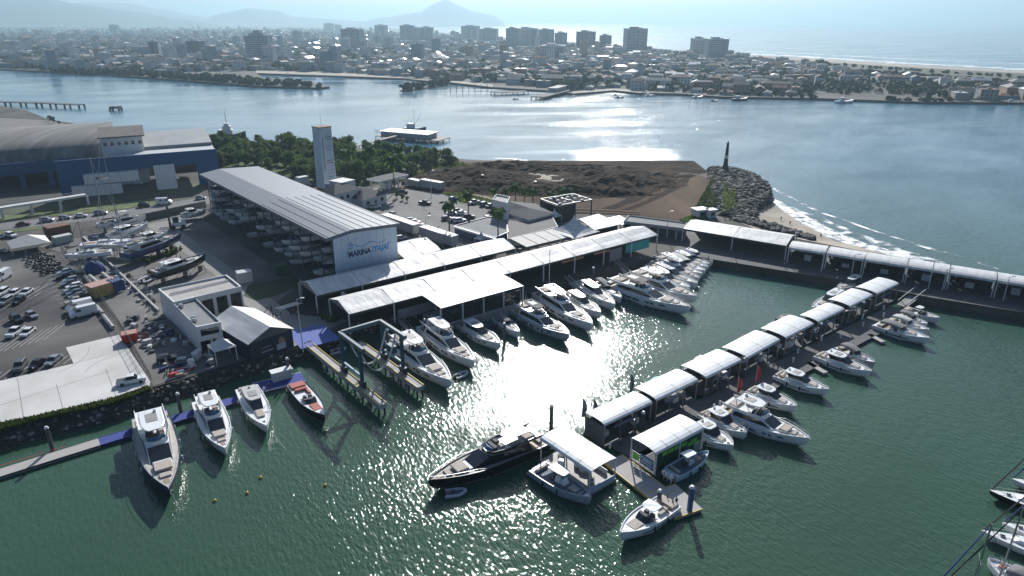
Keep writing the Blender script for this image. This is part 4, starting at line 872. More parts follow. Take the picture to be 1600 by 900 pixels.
dock('floating_dock', 'floating dock under blue carpet behind the yacht with a grey windscreen cover', 'dock', (306, 644), (385, 618), 2.6, mat=BLC)
dock('floating_dock', 'blue-carpeted pontoon with a white kiosk at the stern of the open boat', 'dock', (398, 606), (474, 588), 4.2, mat=BLC, edge=WP)
q = MB()
o, an, L = frame((-60, 746), (103, 697), .61)
q.box(L/2, 0, 0, L, .12, .02); r_ = q.build('dock_line', RED); r_.location = o; r_.rotation_euler = (0, 0, an); tag(r_, 'red painted line along the shore edge of the pale dock', 'marking line')
o, an, _ = frame((424, 596), (446, 590), .6); t = thing('dock_kiosk', 'white covered kiosk on the blue-carpeted pontoon', 'kiosk', (o.x, o.y, .6), an); q = MB(); q.box(2.2, 0, 0, 4, 1.6, 2.0); q.build('wall', CANW, t); q = MB(); q.box(2.2, 0, 2.0, 4.4, 2, .15); q.build('roof', WP, t)
for i, (px, py, h, lb) in enumerate([(82, 702, 4.6, 'white-capped mooring pile on the pale dock at the left edge'), (283, 645, 4.4, 'mooring pile with blue collar behind the navy yacht'), (452, 588, 4.4, 'pale mooring pile by the blue-carpeted pontoon'),
                           (1077, 800, 4.8, 'tall blue-banded pile at the outer end of the T-shaped pier'), (1029, 790, 3.0, 'white-capped pile where the open sport boat is tied'), (1003, 674, 4.2, 'pile standing between the first pier canopy and the canopy with green walls'),
                           (1111, 612, 4.6, 'thick pale pile beside the third pier canopy'), (861, 674, 5.6, 'tall dark pile in the sun glitter behind the left pier canopy'), (607, 545, 5, 'white-capped pile between the lift and the white yacht'), (665, 525, 4.5, 'white-capped pile behind the second white yacht'),
                           (858, 470, 4.5, 'pile behind the white yacht by the long marquee'), (926, 446, 5.5, 'pile among the small boats under the long marquee'), (788, 535, 5, 'dark pile beside the black-windowed sport yacht'), (1279, 532, 4.5, 'pile at the fifth pier canopy'), (1345, 497, 4.5, 'pile at the seventh pier canopy')]):
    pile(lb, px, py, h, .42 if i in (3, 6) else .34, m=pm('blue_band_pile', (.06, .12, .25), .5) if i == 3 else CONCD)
# main pier with walkway and head
dock('pier_walkway', 'narrow walkway with yellow edges between the two outer canopies', 'walkway', (958, 716), (1030, 772), 4.0, mat=PLK, edge=YEL)
dock('pier_platform', 'square pier head with yellow edges where three people stand', 'pier head', (1034, 789), (1076, 775), 6.5, z=.63, mat=PLK, edge=YEL)
DKD = pm('shaded_pier_deck', (.10, .10, .10), .85, var=.25, scale=1, stretch=(.4, 6, 1))  # deck darkened in its colour as if lying in shade
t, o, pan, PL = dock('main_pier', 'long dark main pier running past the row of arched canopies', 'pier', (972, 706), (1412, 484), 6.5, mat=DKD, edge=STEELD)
# finger piers between boats
for i, (a, b) in enumerate([((1088, 655), (1112, 668)), ((1168, 606), (1195, 622)), ((1262, 566), (1290, 582)), ((1320, 548), (1340, 560)), ((1358, 522), (1380, 534)), ((1362, 498), (1375, 503)), ((1320, 515), (1335, 522)), ((1110, 648), (1130, 655))]):
    if i < 5: dock('finger_pier', 'short pale finger pier off the main pier, %s from its outer end' % ORD[i], 'finger pier', a, b, 1.3, mat=PLK, group='finger piers')
# white service pedestals
pp = None
for i, (px, py) in enumerate([(1047, 672), (1062, 665), (1115, 640), (1124, 634), (1170, 617), (1239, 566), (1246, 552), (1283, 533), (1313, 529), (1348, 510), (1347, 499), (1380, 495), (1380, 484), (953, 700)]):
    if pp is None:
        pp = thing('service_pedestal', '', 'pedestal'); q = MB(); q.tube((0, 0, 0), (0, 0, 1.0), .2, .2, 8); q.build('body', WP, pp); q = MB(); q.ball((0, 0, 1.0), .3, .3, .22, lo=0.); q.build('lid', WP, pp); r_ = pp
    else: r_ = dup(pp, (0, 0, 0))
    r_.location = G(px, py, .6); tag(r_, 'small white service pedestal on the main pier, %s from the outer end' % ORD[i], 'pedestal', 'service pedestals')
# gangway
def gangway(label, a, za, b, zb, w_=1.4):
    A, B = G(*a, za), G(*b, zb); d = B-A; t = thing('gangway', label, 'gangway', (0, 0, 0), 0, 'aluminium gangways'); u = Vector((d.x, d.y, 0)).normalized(); nn = Vector((-u.y, u.x, 0))*w_/2
    q = MB(); q4 = [A-nn, B-nn, B+nn, A+nn]; q.fru([tuple(p-Vector((0, 0, .12))) for p in q4], [tuple(p) for p in q4]); q.build('deck', GREYD, t)
    for s in (-1, 1):
        q = MB(); q.tube(A+nn*s+Vector((0, 0, 1.1)), B+nn*s+Vector((0, 0, 1.1)), .06, .06, 4)
        for k in range(9): p = A.lerp(B, k/8)+nn*s; q.tube(p, p+Vector((0, 0, 1.1)), .04, .04, 4)
        q.build('railing', STEEL, t)
gangway('gangway climbing from the pier row up to the breakwater', (1409, 478), .6, (1437, 456), LAND, 2.6)
gangway('gangway down from the long marquee to the small boats by the widest bay', (800, 471), LAND, (822, 493), .5); gangway('gangway behind the black-windowed sport yacht', (732, 488), LAND, (752, 508), .5)
gangway('gangway down to the crowded marina row near the biggest white yacht', (962, 412), LAND, (985, 432), .5); gangway('gangway beside the travel lift with a blue panel', (625, 500), LAND, (648, 530), .5); gangway('gangway down to the boats left of the crowded row', (885, 436), LAND, (905, 455), .5)
# low service pontoon along the long marquee, where sterns are tied
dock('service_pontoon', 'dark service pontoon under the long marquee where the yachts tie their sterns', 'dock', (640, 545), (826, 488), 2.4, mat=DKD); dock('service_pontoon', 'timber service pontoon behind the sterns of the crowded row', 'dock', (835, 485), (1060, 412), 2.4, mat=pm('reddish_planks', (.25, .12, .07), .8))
# arched pavilions on the pier
ROOFS = [((925, 647), (945, 665), (1019, 630)), ((989, 607), (1026, 626), (1091, 595)), ((1062, 572), (1104, 591), (1159, 564)), ((1129, 542), (1169, 560), (1219, 532)), ((1190, 512), (1229, 529), (1272, 507)),
         ((1261, 496), (1279, 504), (1320, 484)), ((1292, 469), (1329, 480), (1364, 462)), ((1336, 449), (1371, 460), (1405, 444)), ((984, 686), (1026, 710), (1100, 671)), ((922, 739), (965, 717), (877, 667))]
ROOFS[9] = ((965, 717), (922, 739), (844, 686)) # ridge runs the other way
LB = ['arched pier canopy with dark panelled end wall, nearest the outer end of the row', 'arched pier canopy, second along the row, beside a teal awning', 'arched pier canopy, third along the row, by the thick pale pile', 'arched pier canopy, fourth along the row, above a red flag', 'arched pier canopy, fifth along the row',
      'smallest arched pier canopy, sixth along the row', 'arched pier canopy, seventh along the row, with open steel trusses', 'arched pier canopy at the breakwater end of the row', 'arched canopy with green walls and white fence next to the outboard boat', 'arched canopy over the pontoon where the landing-type boat is tied']
for i, (l_, b_, r_) in enumerate(ROOFS):
    e = 4.7; l, b, r = G(*l_, e), G(*b_, e), G(*r_, e)
    d = r-b; an = math.atan2(d.y, d.x); L = d.length; u = d.normalized(); nn = Vector((-u.y, u.x, 0)); wv = l-b; Wt = abs(wv.dot(nn)); s = 1 if wv.dot(nn) > 0 else -1
    Wt = max(Wt, 5); o = b+nn*s*Wt/2; t = thing('pier_canopy', LB[i], 'canopy', (o.x, o.y, 0), an, 'arched canopies on the pier'); e0 = e
    barrel(Vector((0, 0, 0)), Vector((L, 0, 0)), Wt, e0, .55, TENTM, t, ovh=0.15, seamn=4 if i in (8, 9) else 2)
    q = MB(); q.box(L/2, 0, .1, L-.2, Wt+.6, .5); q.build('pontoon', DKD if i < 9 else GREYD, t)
    for k in range(3 if i > 7 else 4):
        n_ = 2 if i > 7 else 3
        for y in (-Wt/2+.1, Wt/2-.1): q = MB(); q.box(.15+(L-.3)*k/n_, y, .6, .18, .18, e0-.6); q.build('post', STEEL if i < 8 else POSTS, t)
    q = MB()
    for y in (-Wt/2+.1, Wt/2-.1): q.box(L/2, y, e0-.22, L, .14, .2)
    q.build('beam', STEEL, t)
    if i < 8:
        m__ = pm('canopy_screen', (.10, .10, .11), .6)
        q = MB(); q.box(.1, 0, .6, .12, Wt-.5, 3.6 if i in (0, 1) else 1.2); q.build('end_wall', m__, t)
        q = MB(); q.box(L/2, Wt/2-.5, .6, L-.8, .1, 3.2); q.build('back_wall', m__, t)
        q = MB()
        for k in range(4): q.box(1.5+rng.random()*(L-3), (rng.random()-.5)*(Wt-3), .6, 1.4, .9, .9+rng.random()*.7, 0, k % 3)
        q.build('display_counter', [WP, CUSHD, WOOD], t)
        q = MB(); q.box(L*.45, -Wt/2+.02, 3.2, L*.5, .06, .55, 0); q.build('fascia_sign', pm('fascia_grey_blue', (.12, .16, .24), .5), t)
    elif i == 8:
        q = MB(); q.box(L/2, -Wt/2+.3, .6, L-.3, .12, 3.9); q.build('side_wall', pm('green_black_wall', (.015, .05, .03), .5), t)
        q = MB()
        for k, (x, z) in enumerate([(.2, 3.4), (.32, 3.4), (.45, 3.3), (.6, 3.2), (.74, 2.6), (.82, 2.9), (.88, 2.2)]): q.box(L*x, -Wt/2+.22, z, 1.3, .05, .7)
        q.build('green_print', GRN, t)
        q = MB()
        for z in (1.0, 1.4, 1.8, 2.2, 2.6): q.box(.02, 0, z, .06, Wt-.3, .09)
        for k in range(6): q.box(.02, -Wt/2+.2+k*(Wt-.4)/5, .6, .08, .1, 2.2)
        for z in (1.0, 1.4, 1.8, 2.2, 2.6): q.box(L*.9, -Wt/2-.0, z, L*.2, .06, .09)
        q.build('white_fence', WP, t); q = MB(); q.box(-.06, -Wt*.18, 1.2, .06, Wt*.5, 2.0); q.build('banner', pm('banner_sea_blue', (.03, .16, .30), .5), t)
        q = MB()
        for z, w_ in ((2.6, 2.4), (2.2, 2.0), (1.7, 2.6)): q.box(-.10, -Wt*.18, z, .03, w_, .16)
        q.build('banner_print', WP, t); q = MB(); q.box(-.03, Wt*.25, 1.4, .06, 1.4, 1.2); q.build('green_panel', GRN, t)
    else:
        q = MB(); q.box(L*.55, s*(-Wt/2+.15)*-1, .6, L*.8, .12, .9) ; q.build('bulwark', WP, t)
        q = MB(); q.box(.1, 0, .6, .1, Wt-.6, 1.0); q.build('bulwark', pm('blue_white_panel', (.3, .42, .55), .5), t)
        q = MB()
        for k in range(7): q.box(1.5+rng.random()*(L-3), (rng.random()-.5)*(Wt-3), .6, 1.0, .8, .8+rng.random()*.3, rng.random(), k % 3)
        q.build('display_counter', [WP, CUSHD, CUSH], t)
# flags
def flag(label, px, py, h, m, z=.6, group=None, w_=.9):
    p = G(px, py, z); t = thing('feather_flag', label, 'flag', p, R(20), group); q = MB(); q.tube((0, 0, 0), (0, 0, h), .05, .03, 5); q.build('pole', STEEL, t)
    q = MB(); q.rings([[(0.03, -.02+.02*k, h*.25+h*.7*k/6), (w_*math.sin(.5+k*.42)+.1, .1*math.sin(k), h*.25+h*.72*k/6)] for k in range(7)], closed=False, caps=False); q.build('cloth', m, t)
flag('grey flag at the corner of the nearest pier canopy', 909, 662, 5.6, pm('flag_slate', (.10, .14, .2), .7)); flag('second grey flag beside the end wall of the nearest pier canopy', 926, 660, 5, pm('flag_slate', (.10, .14, .2), .7)); flag('grey flag behind the nearest pier canopy', 983, 622, 5.5, pm('flag_slate', (.10, .14, .2), .7))
flag('red flag before the fourth pier canopy', 1179, 606, 5.2, RED, w_=1.1); flag('red flag at the flybridge yacht bow beside the pier', 1150, 622, 4.8, RED, w_=1.1); flag('white feather flag under the shaded marquee end', 535, 482, 5, WP, z=LAND, w_=1.6); flag('white feather flag at the west corner of the rear marquee', 472, 470, 6, CANW, z=LAND, w_=.9)
# ---- travel lift runways
for i, (a, b, lb) in enumerate([((483, 538), (598, 632), 'lift runway nearer the open boat, with yellow kerbs'), ((600, 545), (657, 604), 'lift runway next to the big white yacht')]):
    A = G(*a, LAND); B = G(*b, LAND)
    if i: A = B-(G(598, 632, LAND)-G(483, 538, LAND)).normalized()*26
    d = B-A; an = math.atan2(d.y, d.x); L = d.length; t = thing('lift_runway', lb, 'runway', (A.x, A.y, 0), an, 'concrete lift runways')
    q = MB(); q.box(L/2, 0, LAND-.9, L, 1.7, .9); q.build('beam', CONC, t); q = MB(); 
    for s in (-1, 1): q = MB(); q.box(L/2, s*.78, LAND+.003, L, .14, .18); q.build('kerb', YEL, t)
    n = int(L/3.2)
    for k in range(n+1):
        for s in (-1, 1): q = MB(); q.tube((L*k/n*.97+.4, s*.6, -2), (L*k/n*.97+.4, s*.6, LAND-.9), .2, .2, 6); q.build('pile', STEELD, t)
# ---- travel lift
LP = [G(538, 583, LAND), G(565, 606, LAND), G(0, 0, LAND), G(0, 0, LAND)]
uu = (G(598, 632, LAND)-G(483, 538, LAND)).normalized(); vv = Vector((-uu.y, uu.x, 0)); base = G(538, 581, LAND)
far0 = G(594, 556, LAND); wid = abs((far0-base).dot(vv)); 
t = thing('travel_lift', 'teal steel travel lift with hanging slings standing over the lift dock', 'boat lift', base, math.atan2(uu.y, uu.x))
TEAL = pm('lift_teal_paint', (.015, .07, .11), .45, .1); LW = 8.0; HH = 8.3; wd = wid
for y in (0, wd):
    for x in (0, LW):
        q = MB(); q.box(x, y, 1.0, .6, .6, HH-1); q.build('leg', TEAL, t)
        q = MB(); q.tube((x-.7, y-.3, .62), (x-.7, y+.3, .62), .6, .6, 12); q.tube((x+.7, y-.3, .62), (x+.7, y+.3, .62), .6, .6, 12); q.build('wheel_pair', TYRE, t); q = MB(); q.box(x, y, .9, 2.0, .8, .5); q.build('bogie', TEAL, t)
    q = MB(); q.box(LW/2+.6, y, HH, LW+2.4, .6, .75); q.build('top_beam', STEEL if 0 else pm('lift_grey_beam', (.10, .15, .17), .5), t); q = MB(); q.box(LW/2, y, 2.0, LW-.6, .4, .5); q.build('lower_beam', pm('lift_pale_blue', (.2, .32, .38), .5), t)
q = MB(); q.box(-.2, wd/2, HH+.1, .6, wd-.6, .8); q.build('cross_beam', pm('lift_grey_beam', (.10, .15, .17), .5), t)
q = MB(); q.box(2, wd+.9, 2.2, 2.4, 1.2, 1.6); q.build('engine_box', TEAL, t)
for x in (2.5, 6.2):
    for dx in (0, .35):
        q = MB(); q.path([(x+dx, .4, HH)]+[(x+dx, .4+(wd-.8)*k/12, 1.5+(HH-1.5)*abs(2*k/12-1)**2.2) for k in range(13)], .10, 5); q.build('sling', CANW, t)
# ================================================================ BOATS
def hullmb(L, B, fb, bowrise=.35, fine=2.4, m=0, trans=.93, draft=.5):
    """returns MB and functions for half breadth and sheer along x in [-L/2, L/2]"""
    def hb(t): return B/2*(trans+(1-trans)*min(1, t/.3) if t < .3 else 1)*(max(0.015, 1-max(0, (t-.38)/.62)**fine))
    def sh(t): return fb*(.86+bowrise*t**2.0)
    rs = []; N = 16
    for i in range(N+1):
        t = (i/N)**.9; x = -L/2+L*t; h = hb(t); f = max(0, (t-.55)/.45); xw = x-L*.075*f**2.2
        lo = h*(.84-.42*f); kz = -draft*(1-f**3)+.12*f
        rs.append([(xw-L*.03*f*f, 0, kz-.0), (xw, lo*.98, .02+.2*f), (x-L*.02*f, h*(.96-.12*f), sh(t)*.5), (x, h, sh(t)), (x, -h, sh(t)), (x-L*.02*f, -h*(.96-.12*f), sh(t)*.5), (xw, -lo*.98, .02+.2*f)])
    mb = MB(); mb.rings(rs, m); return mb, hb, sh
def yacht(label, stern, bow, kind='hardtop', hull=W, L=None, B=None, group=None, accent=GL, fbk=1.0, roofm=W, z=0., cush=CUSH, outb=0, cover=None, biminim=CANV, deckm=W, loc=None, hd=None, cat='motor yacht', name='motor_yacht', dark_roof=False, teak=True, cabm=W, coam=W):
    if loc is None:
        A, Bp = G(*stern, z+.6), G(*bow, z+1.5); d = Bp-A; d.z = 0; L = L or d.length; hd = math.atan2(d.y, d.x)
        u = d.normalized(); c = A+u*L/2; loc = (c.x, c.y, z)
    B = B or (L*.27 if L > 13 else L*.31)
    fb = (1.05+.05*L)*fbk
    t = thing(name, label, cat, loc, hd, group)
    mb, hb, sh = hullmb(L, B, fb); mb.build('hull', hull, t)
    X = lambda f: -L/2+L*f
    # boot stripe and sheer rail
    # deck following the sheer
    q = MB(); rs = []
    for i in range(15):
        f = .02+.965*i/14; h = hb(f)*.985; rs.append([(X(f), h, sh(f)+.012), (X(f), -h, sh(f)+.012)])
    q.rings(rs, closed=False, caps=False); q.build('deck', deckm, t)
    for s in (-1, 1):
        q = MB(); rs = []
        for i in range(15):
            f = .02+.965*i/14; h = hb(f); rs.append([(X(f), s*(h+.03), sh(f)+.02), (X(f), s*(h+.03), sh(f)+.16+.1*f), (X(f), s*max(.01, h-.10), sh(f)+.16+.1*f), (X(f), s*max(.01, h-.10), sh(f)+.02)])
        q.rings(rs); q.build('bulwark', hull, t)
    # hull windows
    if accent and kind != 'console':
        for s in (-1, 1):
            for (fa, fb_, ha, hb_) in ([(.30, .50, .52, .74), (.56, .66, .56, .76), (.71, .78, .62, .78)] if L > 15 else [(.28, .72, .50, .66)]):
                q = MB(); rs = []
                for i in range(5):
                    f = fa+(fb_-fa)*i/4; h = hb(f); f2 = max(0, (f-.55)/.45)
                    def yy(k): return h*(.96-.12*f2)+(h-h*(.96-.12*f2))*max(0, (k-.5)*2)+.03
                    k1, k2 = ha+(.0 if i else .06), hb_-(.0 if i < 4 else .06)
                    rs.append([(X(f)-L*.02*f2*(1-k1), s*yy(k1), sh(f)*k1), (X(f)-L*.02*f2*(1-k2), s*yy(k2), sh(f)*k2)])
                q.rings(rs, closed=False, caps=False); q.build('hull_window', accent if hull == W else GL, t)
    if kind != 'rib':
        for s in (-1, 1):
            rs = []
            for i in range(13):
                f = .01+.95*i/12; h = hb(f); f2 = max(0, (f-.55)/.45); xa, ya, za = X(f)-L*.075*f2**2.2, h*(.84-.42*f2)*.98, .02+.2*f2; xb_, yb, zb2 = X(f)-L*.02*f2, h*(.96-.12*f2), sh(f)*.5
                rs.append([(xa+(xb_-xa)*k, s*(ya+(yb-ya)*k+.02), za+(zb2-za)*k) for k in (.06, .24)])
            q = MB(); q.rings(rs, closed=False, caps=False); q.build('boot_stripe', NAVY if hull != BLK else CONC, t)
            for f in (() if hull == BLK or z > 1 else (.22, .42, .62) if L > 13 else (.3, .55)):
                q = MB(); q.tube((X(f), s*(hb(f)+.14), sh(f)*.45), (X(f), s*(hb(f)+.14), sh(f)*.45+.7), .14, .14, 7); q.tube((X(f), s*(hb(f)+.14), sh(f)*.45+.7), (X(f), s*(hb(f)), sh(f)+.2), .02, .02, 3); q.build('fender', W if L > 13 else NAVY, t)
    # swim platform
    q = MB(); q.box(X(0)-L*.028, 0, .35, L*.07, B*.84, .14); q.build('swim_platform', TEAK if teak else GREYD, t)
    dz = sh(.3)+.03
    def cab(x0, x1, w0, w1, z0, h, rf, rr, inset=.82, nm='cabin', m=None):
        """frustum with a raked front; returns key corners for the glazing"""
        b = [(x0, -w0/2, z0), (x1, -w1/2, z0), (x1, w1/2, z0), (x0, w0/2, z0)]; tt = [(x0+rr, -w0*inset/2, z0+h), (x1-rf, -w1*inset*.5-(w0-w1)*inset*.15, z0+h), (x1-rf, w1*inset*.5+(w0-w1)*inset*.15, z0+h), (x0+rr, w0*inset/2, z0+h)]
        q = MB(); q.fru(b, tt); q.build(nm, m or (cabm if nm == 'cabin' else W), t); return [Vector(p) for p in b], [Vector(p) for p in tt]
    def glaze(b, tt, i, j, lo=.3, hi=.92, ea=.06, eb=.06, nm='window', m=GL, off=.04):
        a, c, d, e = b[i], b[j], tt[j], tt[i]; P = lambda u, v: a.lerp(c, u).lerp(e.lerp(d, u), v); n_ = (c-a).cross(e-a).normalized()*off
        q = MB(); q.poly([P(ea, lo)+n_, P(1-eb, lo)+n_, P(1-eb*1.2, hi)+n_, P(ea*1.2, hi)+n_]); q.build(nm, m, t)
    def seat(x, y, sx, sy, sz=.38, zz=None, m=None, rz=0, nm='seat'):
        q = MB(); zz = dz if zz is None else zz; q.fru([(x+a*sx/2, y+b*sy/2, zz) for a, b in ((-1, -1), (1, -1), (1, 1), (-1, 1))], [(x+a*(sx/2-.06), y+b*(sy/2-.06), zz+sz) for a, b in ((-1, -1), (1, -1), (1, 1), (-1, 1))]); q.build(nm, m or cush, t)
    def slabroof(x0, x1, w0, w1, z0, th=.14, m=None, nm='hardtop', cr=.08):
        q = MB(); rr = []
        pl = lambda s, zz: [(x0, -w0/2*s, zz), (x0+(x1-x0)*.7, -w0/2*s, zz), (x1-(x1-x0)*.08, -w1/2*s, zz-.05), (x1, -w1/3*s, zz-.07), (x1, w1/3*s, zz-.07), (x1-(x1-x0)*.08, w1/2*s, zz-.05), (x0+(x1-x0)*.7, w0/2*s, zz), (x0, w0/2*s, zz)]
        q.rings([pl(.97, z0), pl(1, z0+th*.5), pl(.9, z0+th)]); q.build(nm, m or roofm, t)
    def posts(x0, x1, w_, z0, z1, r=.06, m=None):
        for x, dx in ((x0, .3), (x1, -.5)):
            for s in (-1, 1): q = MB(); q.tube((x+dx, s*w_/2, z0), (x, s*w_/2*.93, z1), r, r, 5); q.build('pillar', m or STEEL, t)
    def rail(fa, fb_, h=.55):
        q = MB(); 
        for s in (-1, 1):
            pts = [(X(fa+(fb_-fa)*i/8), s*max(.02, hb(fa+(fb_-fa)*i/8)-.08), sh(fa+(fb_-fa)*i/8)+.2+h*min(1, i/2)) for i in range(9)]
            q.path(pts, .025, 4)
            for p in pts[1::2]: q.tube((p[0], p[1], p[2]-h), p, .02, .02, 4)
        q.build('bow_rail', STEEL, t)
    w_ = B
    if kind in ('fly', 'sportfly'):
        mh = 1.55 if L > 18 else 1.35
        b, tt = cab(X(.16), X(.71), w_*.82, w_*.52, dz-.1, mh, L*.18, L*.03, .88)
        glaze(b, tt, 1, 2, .10, .97, .03, .03, 'windscreen', GL)
        for (i, j) in ((0, 1), (2, 3)): glaze(b, tt, i, j, .28, .90, .06, .08, 'side_window')
        b2, t2_ = cab(X(.66), X(.82), w_*.50, w_*.30, sh(.7)-.25, .50, L*.07, .0, .8, 'coachroof')
        fz = dz-.1+mh
        # flybridge tub
        q = MB(); o_ = [(X(.06), w_*.36), (X(.36), w_*.37), (X(.50), w_*.26), (X(.53), w_*.10), (X(.53), -w_*.10), (X(.50), -w_*.26), (X(.36), -w_*.37), (X(.06), -w_*.36)]
        q.fru([(x, y*.94, fz-.02) for x, y in o_], [(x, y, fz+.16) for x, y in o_]); q.build('flybridge_deck', W, t)
        inn = [(x*1.0, y*.9) for x, y in o_]
        q = MB()
        for (x0, y0), (x1, y1) in list(zip(o_, o_[1:])): q.fru([(x0, y0, fz+.16), (x1, y1, fz+.16), (x1, y1*.94, fz+.16), (x0, y0*.94, fz+.16)], [(x0-.05, y0, fz+.62), (x1-.15, y1, fz+.62), (x1-.15, y1*.95, fz+.62), (x0-.05, y0*.95, fz+.62)])
        q.build('coaming', coam, t)
        seat(X(.16), 0, L*.10, w_*.5, .4, fz+.17); seat(X(.40), w_*.13, L*.04, w_*.18, .7, fz+.17); seat(X(.40), -w_*.13, L*.04, w_*.18, .7, fz+.17, CUSHD); seat(X(.29), w_*.2, L*.09, w_*.14, .4, fz+.17)
        q = MB(); q.box(X(.455), 0, fz+.17, L*.03, w_*.36, .75); q.build('helm_console', CUSHD, t)
        q = MB(); q.fru([(X(.50), -w_*.22, fz+.62), (X(.52), 0, fz+.62), (X(.50), w_*.22, fz+.62)], [(X(.485), -w_*.21, fz+1.0), (X(.50), 0, fz+1.0), (X(.485), w_*.21, fz+1.0)]); q.build('wind_deflector', GLB, t)
        if kind == 'fly':
            slabroof(X(.20), X(.47), w_*.58, w_*.44, fz+2.0, .16, CUSHD if dark_roof else roofm); posts(X(.20), X(.46), w_*.58, fz+.6, fz+2.0, .09, W)
            q = MB(); q.box(X(.31), 0, fz+2.17, L*.11, w_*.28, .02); q.build('sunroof', GREYD, t)
            q = MB(); q.ball((X(.24), w_*.12, fz+2.3), .3, .3, .28); q.tube((X(.22), -w_*.1, fz+2.1), (X(.20), -w_*.1, fz+3.1), .04, .02, 4); q.build('radar', W, t)
        else:
            q = MB()
            for s in (-1, 1): q.tube((X(.10), s*w_*.34, fz+.2), (X(.16), s*w_*.28, fz+1.5), .12, .1, 5)
            q.tube((X(.16), -w_*.28, fz+1.5), (X(.16), w_*.28, fz+1.5), .12, .12, 5); q.build('radar_arch', W, t); slabroof(X(.16), X(.36), w_*.5, w_*.42, fz+1.55, .08, biminim, 'bimini')
        # cockpit and foredeck
        seat(X(.07), 0, L*.035, w_*.6, .45, dz-.05, CUSH); q = MB(); q.box(X(.11), 0, dz-.02, L*.11, w_*.78, .03); q.build('cockpit_sole', TEAK, t)
        seat(X(.745), 0, L*.08, w_*.40, .3, sh(.75)+.30, cush, nm='sunpad'); seat(X(.70), 0, L*.02, w_*.40, .35, sh(.7)+.30, cush, nm='sunpad'); seat(X(.835), 0, L*.045, w_*.26, .3, sh(.83)+.02, cush, nm='seat')
        q = MB(); q.box(X(.90), 0, sh(.9)+.03, L*.05, w_*.12, .06); q.build('anchor_locker', TEAK, t)
        rail(.55, .99)
    elif kind == 'hardtop':
        b, tt = cab(X(.20), X(.60), w_*.74, w_*.46, dz-.08, .75, L*.06, .15, .88)
        b2, t2_ = cab(X(.55), X(.82), w_*.48, w_*.24, sh(.7)-.22, .48, L*.07, 0, .8, 'coachroof')
        rz_ = dz+1.55
        slabroof(X(.18), X(.50), w_*.66, w_*.50, rz_, .15, CUSHD if dark_roof else roofm)
        # raked windscreen under the roof
        q = MB(); P_ = [Vector((X(.62), -w_*.20, dz+.55)), Vector((X(.62), w_*.20, dz+.55)), Vector((X(.49), w_*.24, rz_-.02)), Vector((X(.49), -w_*.24, rz_-.02))]; q.poly(P_); q.build('windscreen', GL, t)
        for s in (-1, 1):
            q = MB(); q.poly([(X(.62), s*w_*.205, dz+.55), (X(.49), s*w_*.245, rz_-.02), (X(.24), s*w_*.32, rz_-.02), (X(.28), s*w_*.345, dz+.66)]); q.build('side_window', GL, t)
        posts(X(.20), X(.22), w_*.62, dz+.6, rz_, .07, W); q = MB(); q.box(X(.36), 0, rz_+.16, L*.12, w_*.34, .02); q.build('sunroof', GREYD, t)
        q = MB(); q.ball((X(.22), 0, rz_+.3), .25, .25, .2); q.build('radar', W, t)
        seat(X(.12), 0, L*.06, w_*.56, .4); seat(X(.30), w_*.16, L*.05, w_*.2, .6, dz+.0, CUSHD); seat(X(.03), 0, L*.05, w_*.66, .35, dz-.1, cush, nm='sunpad')
        q = MB(); q.box(X(.17), 0, dz-.06, L*.16, w_*.7, .03); q.build('cockpit_sole', TEAK if teak else GREYD, t)
        seat(X(.70), 0, L*.15, w_*.30, .12, sh(.7)+.28, cush, nm='sunpad'); q = MB(); q.box(X(.88), 0, sh(.88)+.03, .5, .4, .05); q.build('hatch', GL, t); rail(.5, .99, .45)
    elif kind == 'bimini':
        b, tt = cab(X(.48), X(.82), w_*.62, w_*.26, sh(.6)-.15, .5, L*.09, .1, .8, 'coachroof'); seat(X(.68), 0, L*.13, w_*.30, .1, sh(.68)+.34, cush, nm='sunpad')
        q = MB(); q.poly([(X(.58), -w_*.26, dz+.3), (X(.58), w_*.26, dz+.3), (X(.48), w_*.27, dz+.95), (X(.48), -w_*.27, dz+.95)]); q.build('windscreen', GL, t)
        q = MB(); q.box(X(.27), 0, dz-.06, L*.36, w_*.72, .03); q.build('cockpit_sole', TEAK, t); seat(X(.12), 0, L*.10, w_*.66, .4); seat(X(.33), w_*.2, L*.14, w_*.16, .4); seat(X(.40), -w_*.16, L*.05, w_*.2, .6, None, CUSHD)
        q = MB(); rs = []
        for i in range(7):
            f = i/6; x = X(.12)+(L*.40)*f; zz = dz+1.5+.25*math.sin(math.pi*f)-.15*f; rs.append([(x, w_*.36*math.cos(k*math.pi/6), zz-.5*(1-math.sin(k*math.pi/6)**.5)) for k in range(7)])
        q.rings(rs, closed=False, caps=False); q.build('bimini', biminim, t, smooth=True)
        for s in (-1, 1):
            for x in (.14, .32, .50): q = MB(); q.tube((X(.30), s*w_*.40, dz), (X(x), s*w_*.35, dz+1.2), .025, .025, 4); q.build('bimini_frame', STEEL, t)
        rail(.5, .99, .4)
    elif kind == 'open':
        q = MB(); q.box(X(.34), 0, dz-.07, L*.44, w_*.70, .03); q.build('cockpit_sole', TEAK, t)
        q = MB(); q.poly([(X(.62), -w_*.24, dz+.1), (X(.65), 0, dz+.1), (X(.56), 0, dz+.75), (X(.54), -w_*.26, dz+.75)]); q.poly([(X(.65), 0, dz+.1), (X(.62), w_*.24, dz+.1), (X(.54), w_*.26, dz+.75), (X(.56), 0, dz+.75)])
        for s in (-1, 1): q.poly([(X(.62), s*w_*.24, dz+.1), (X(.54), s*w_*.26, dz+.75), (X(.42), s*w_*.36, dz+.2)])
        q.build('windscreen', GL, t)
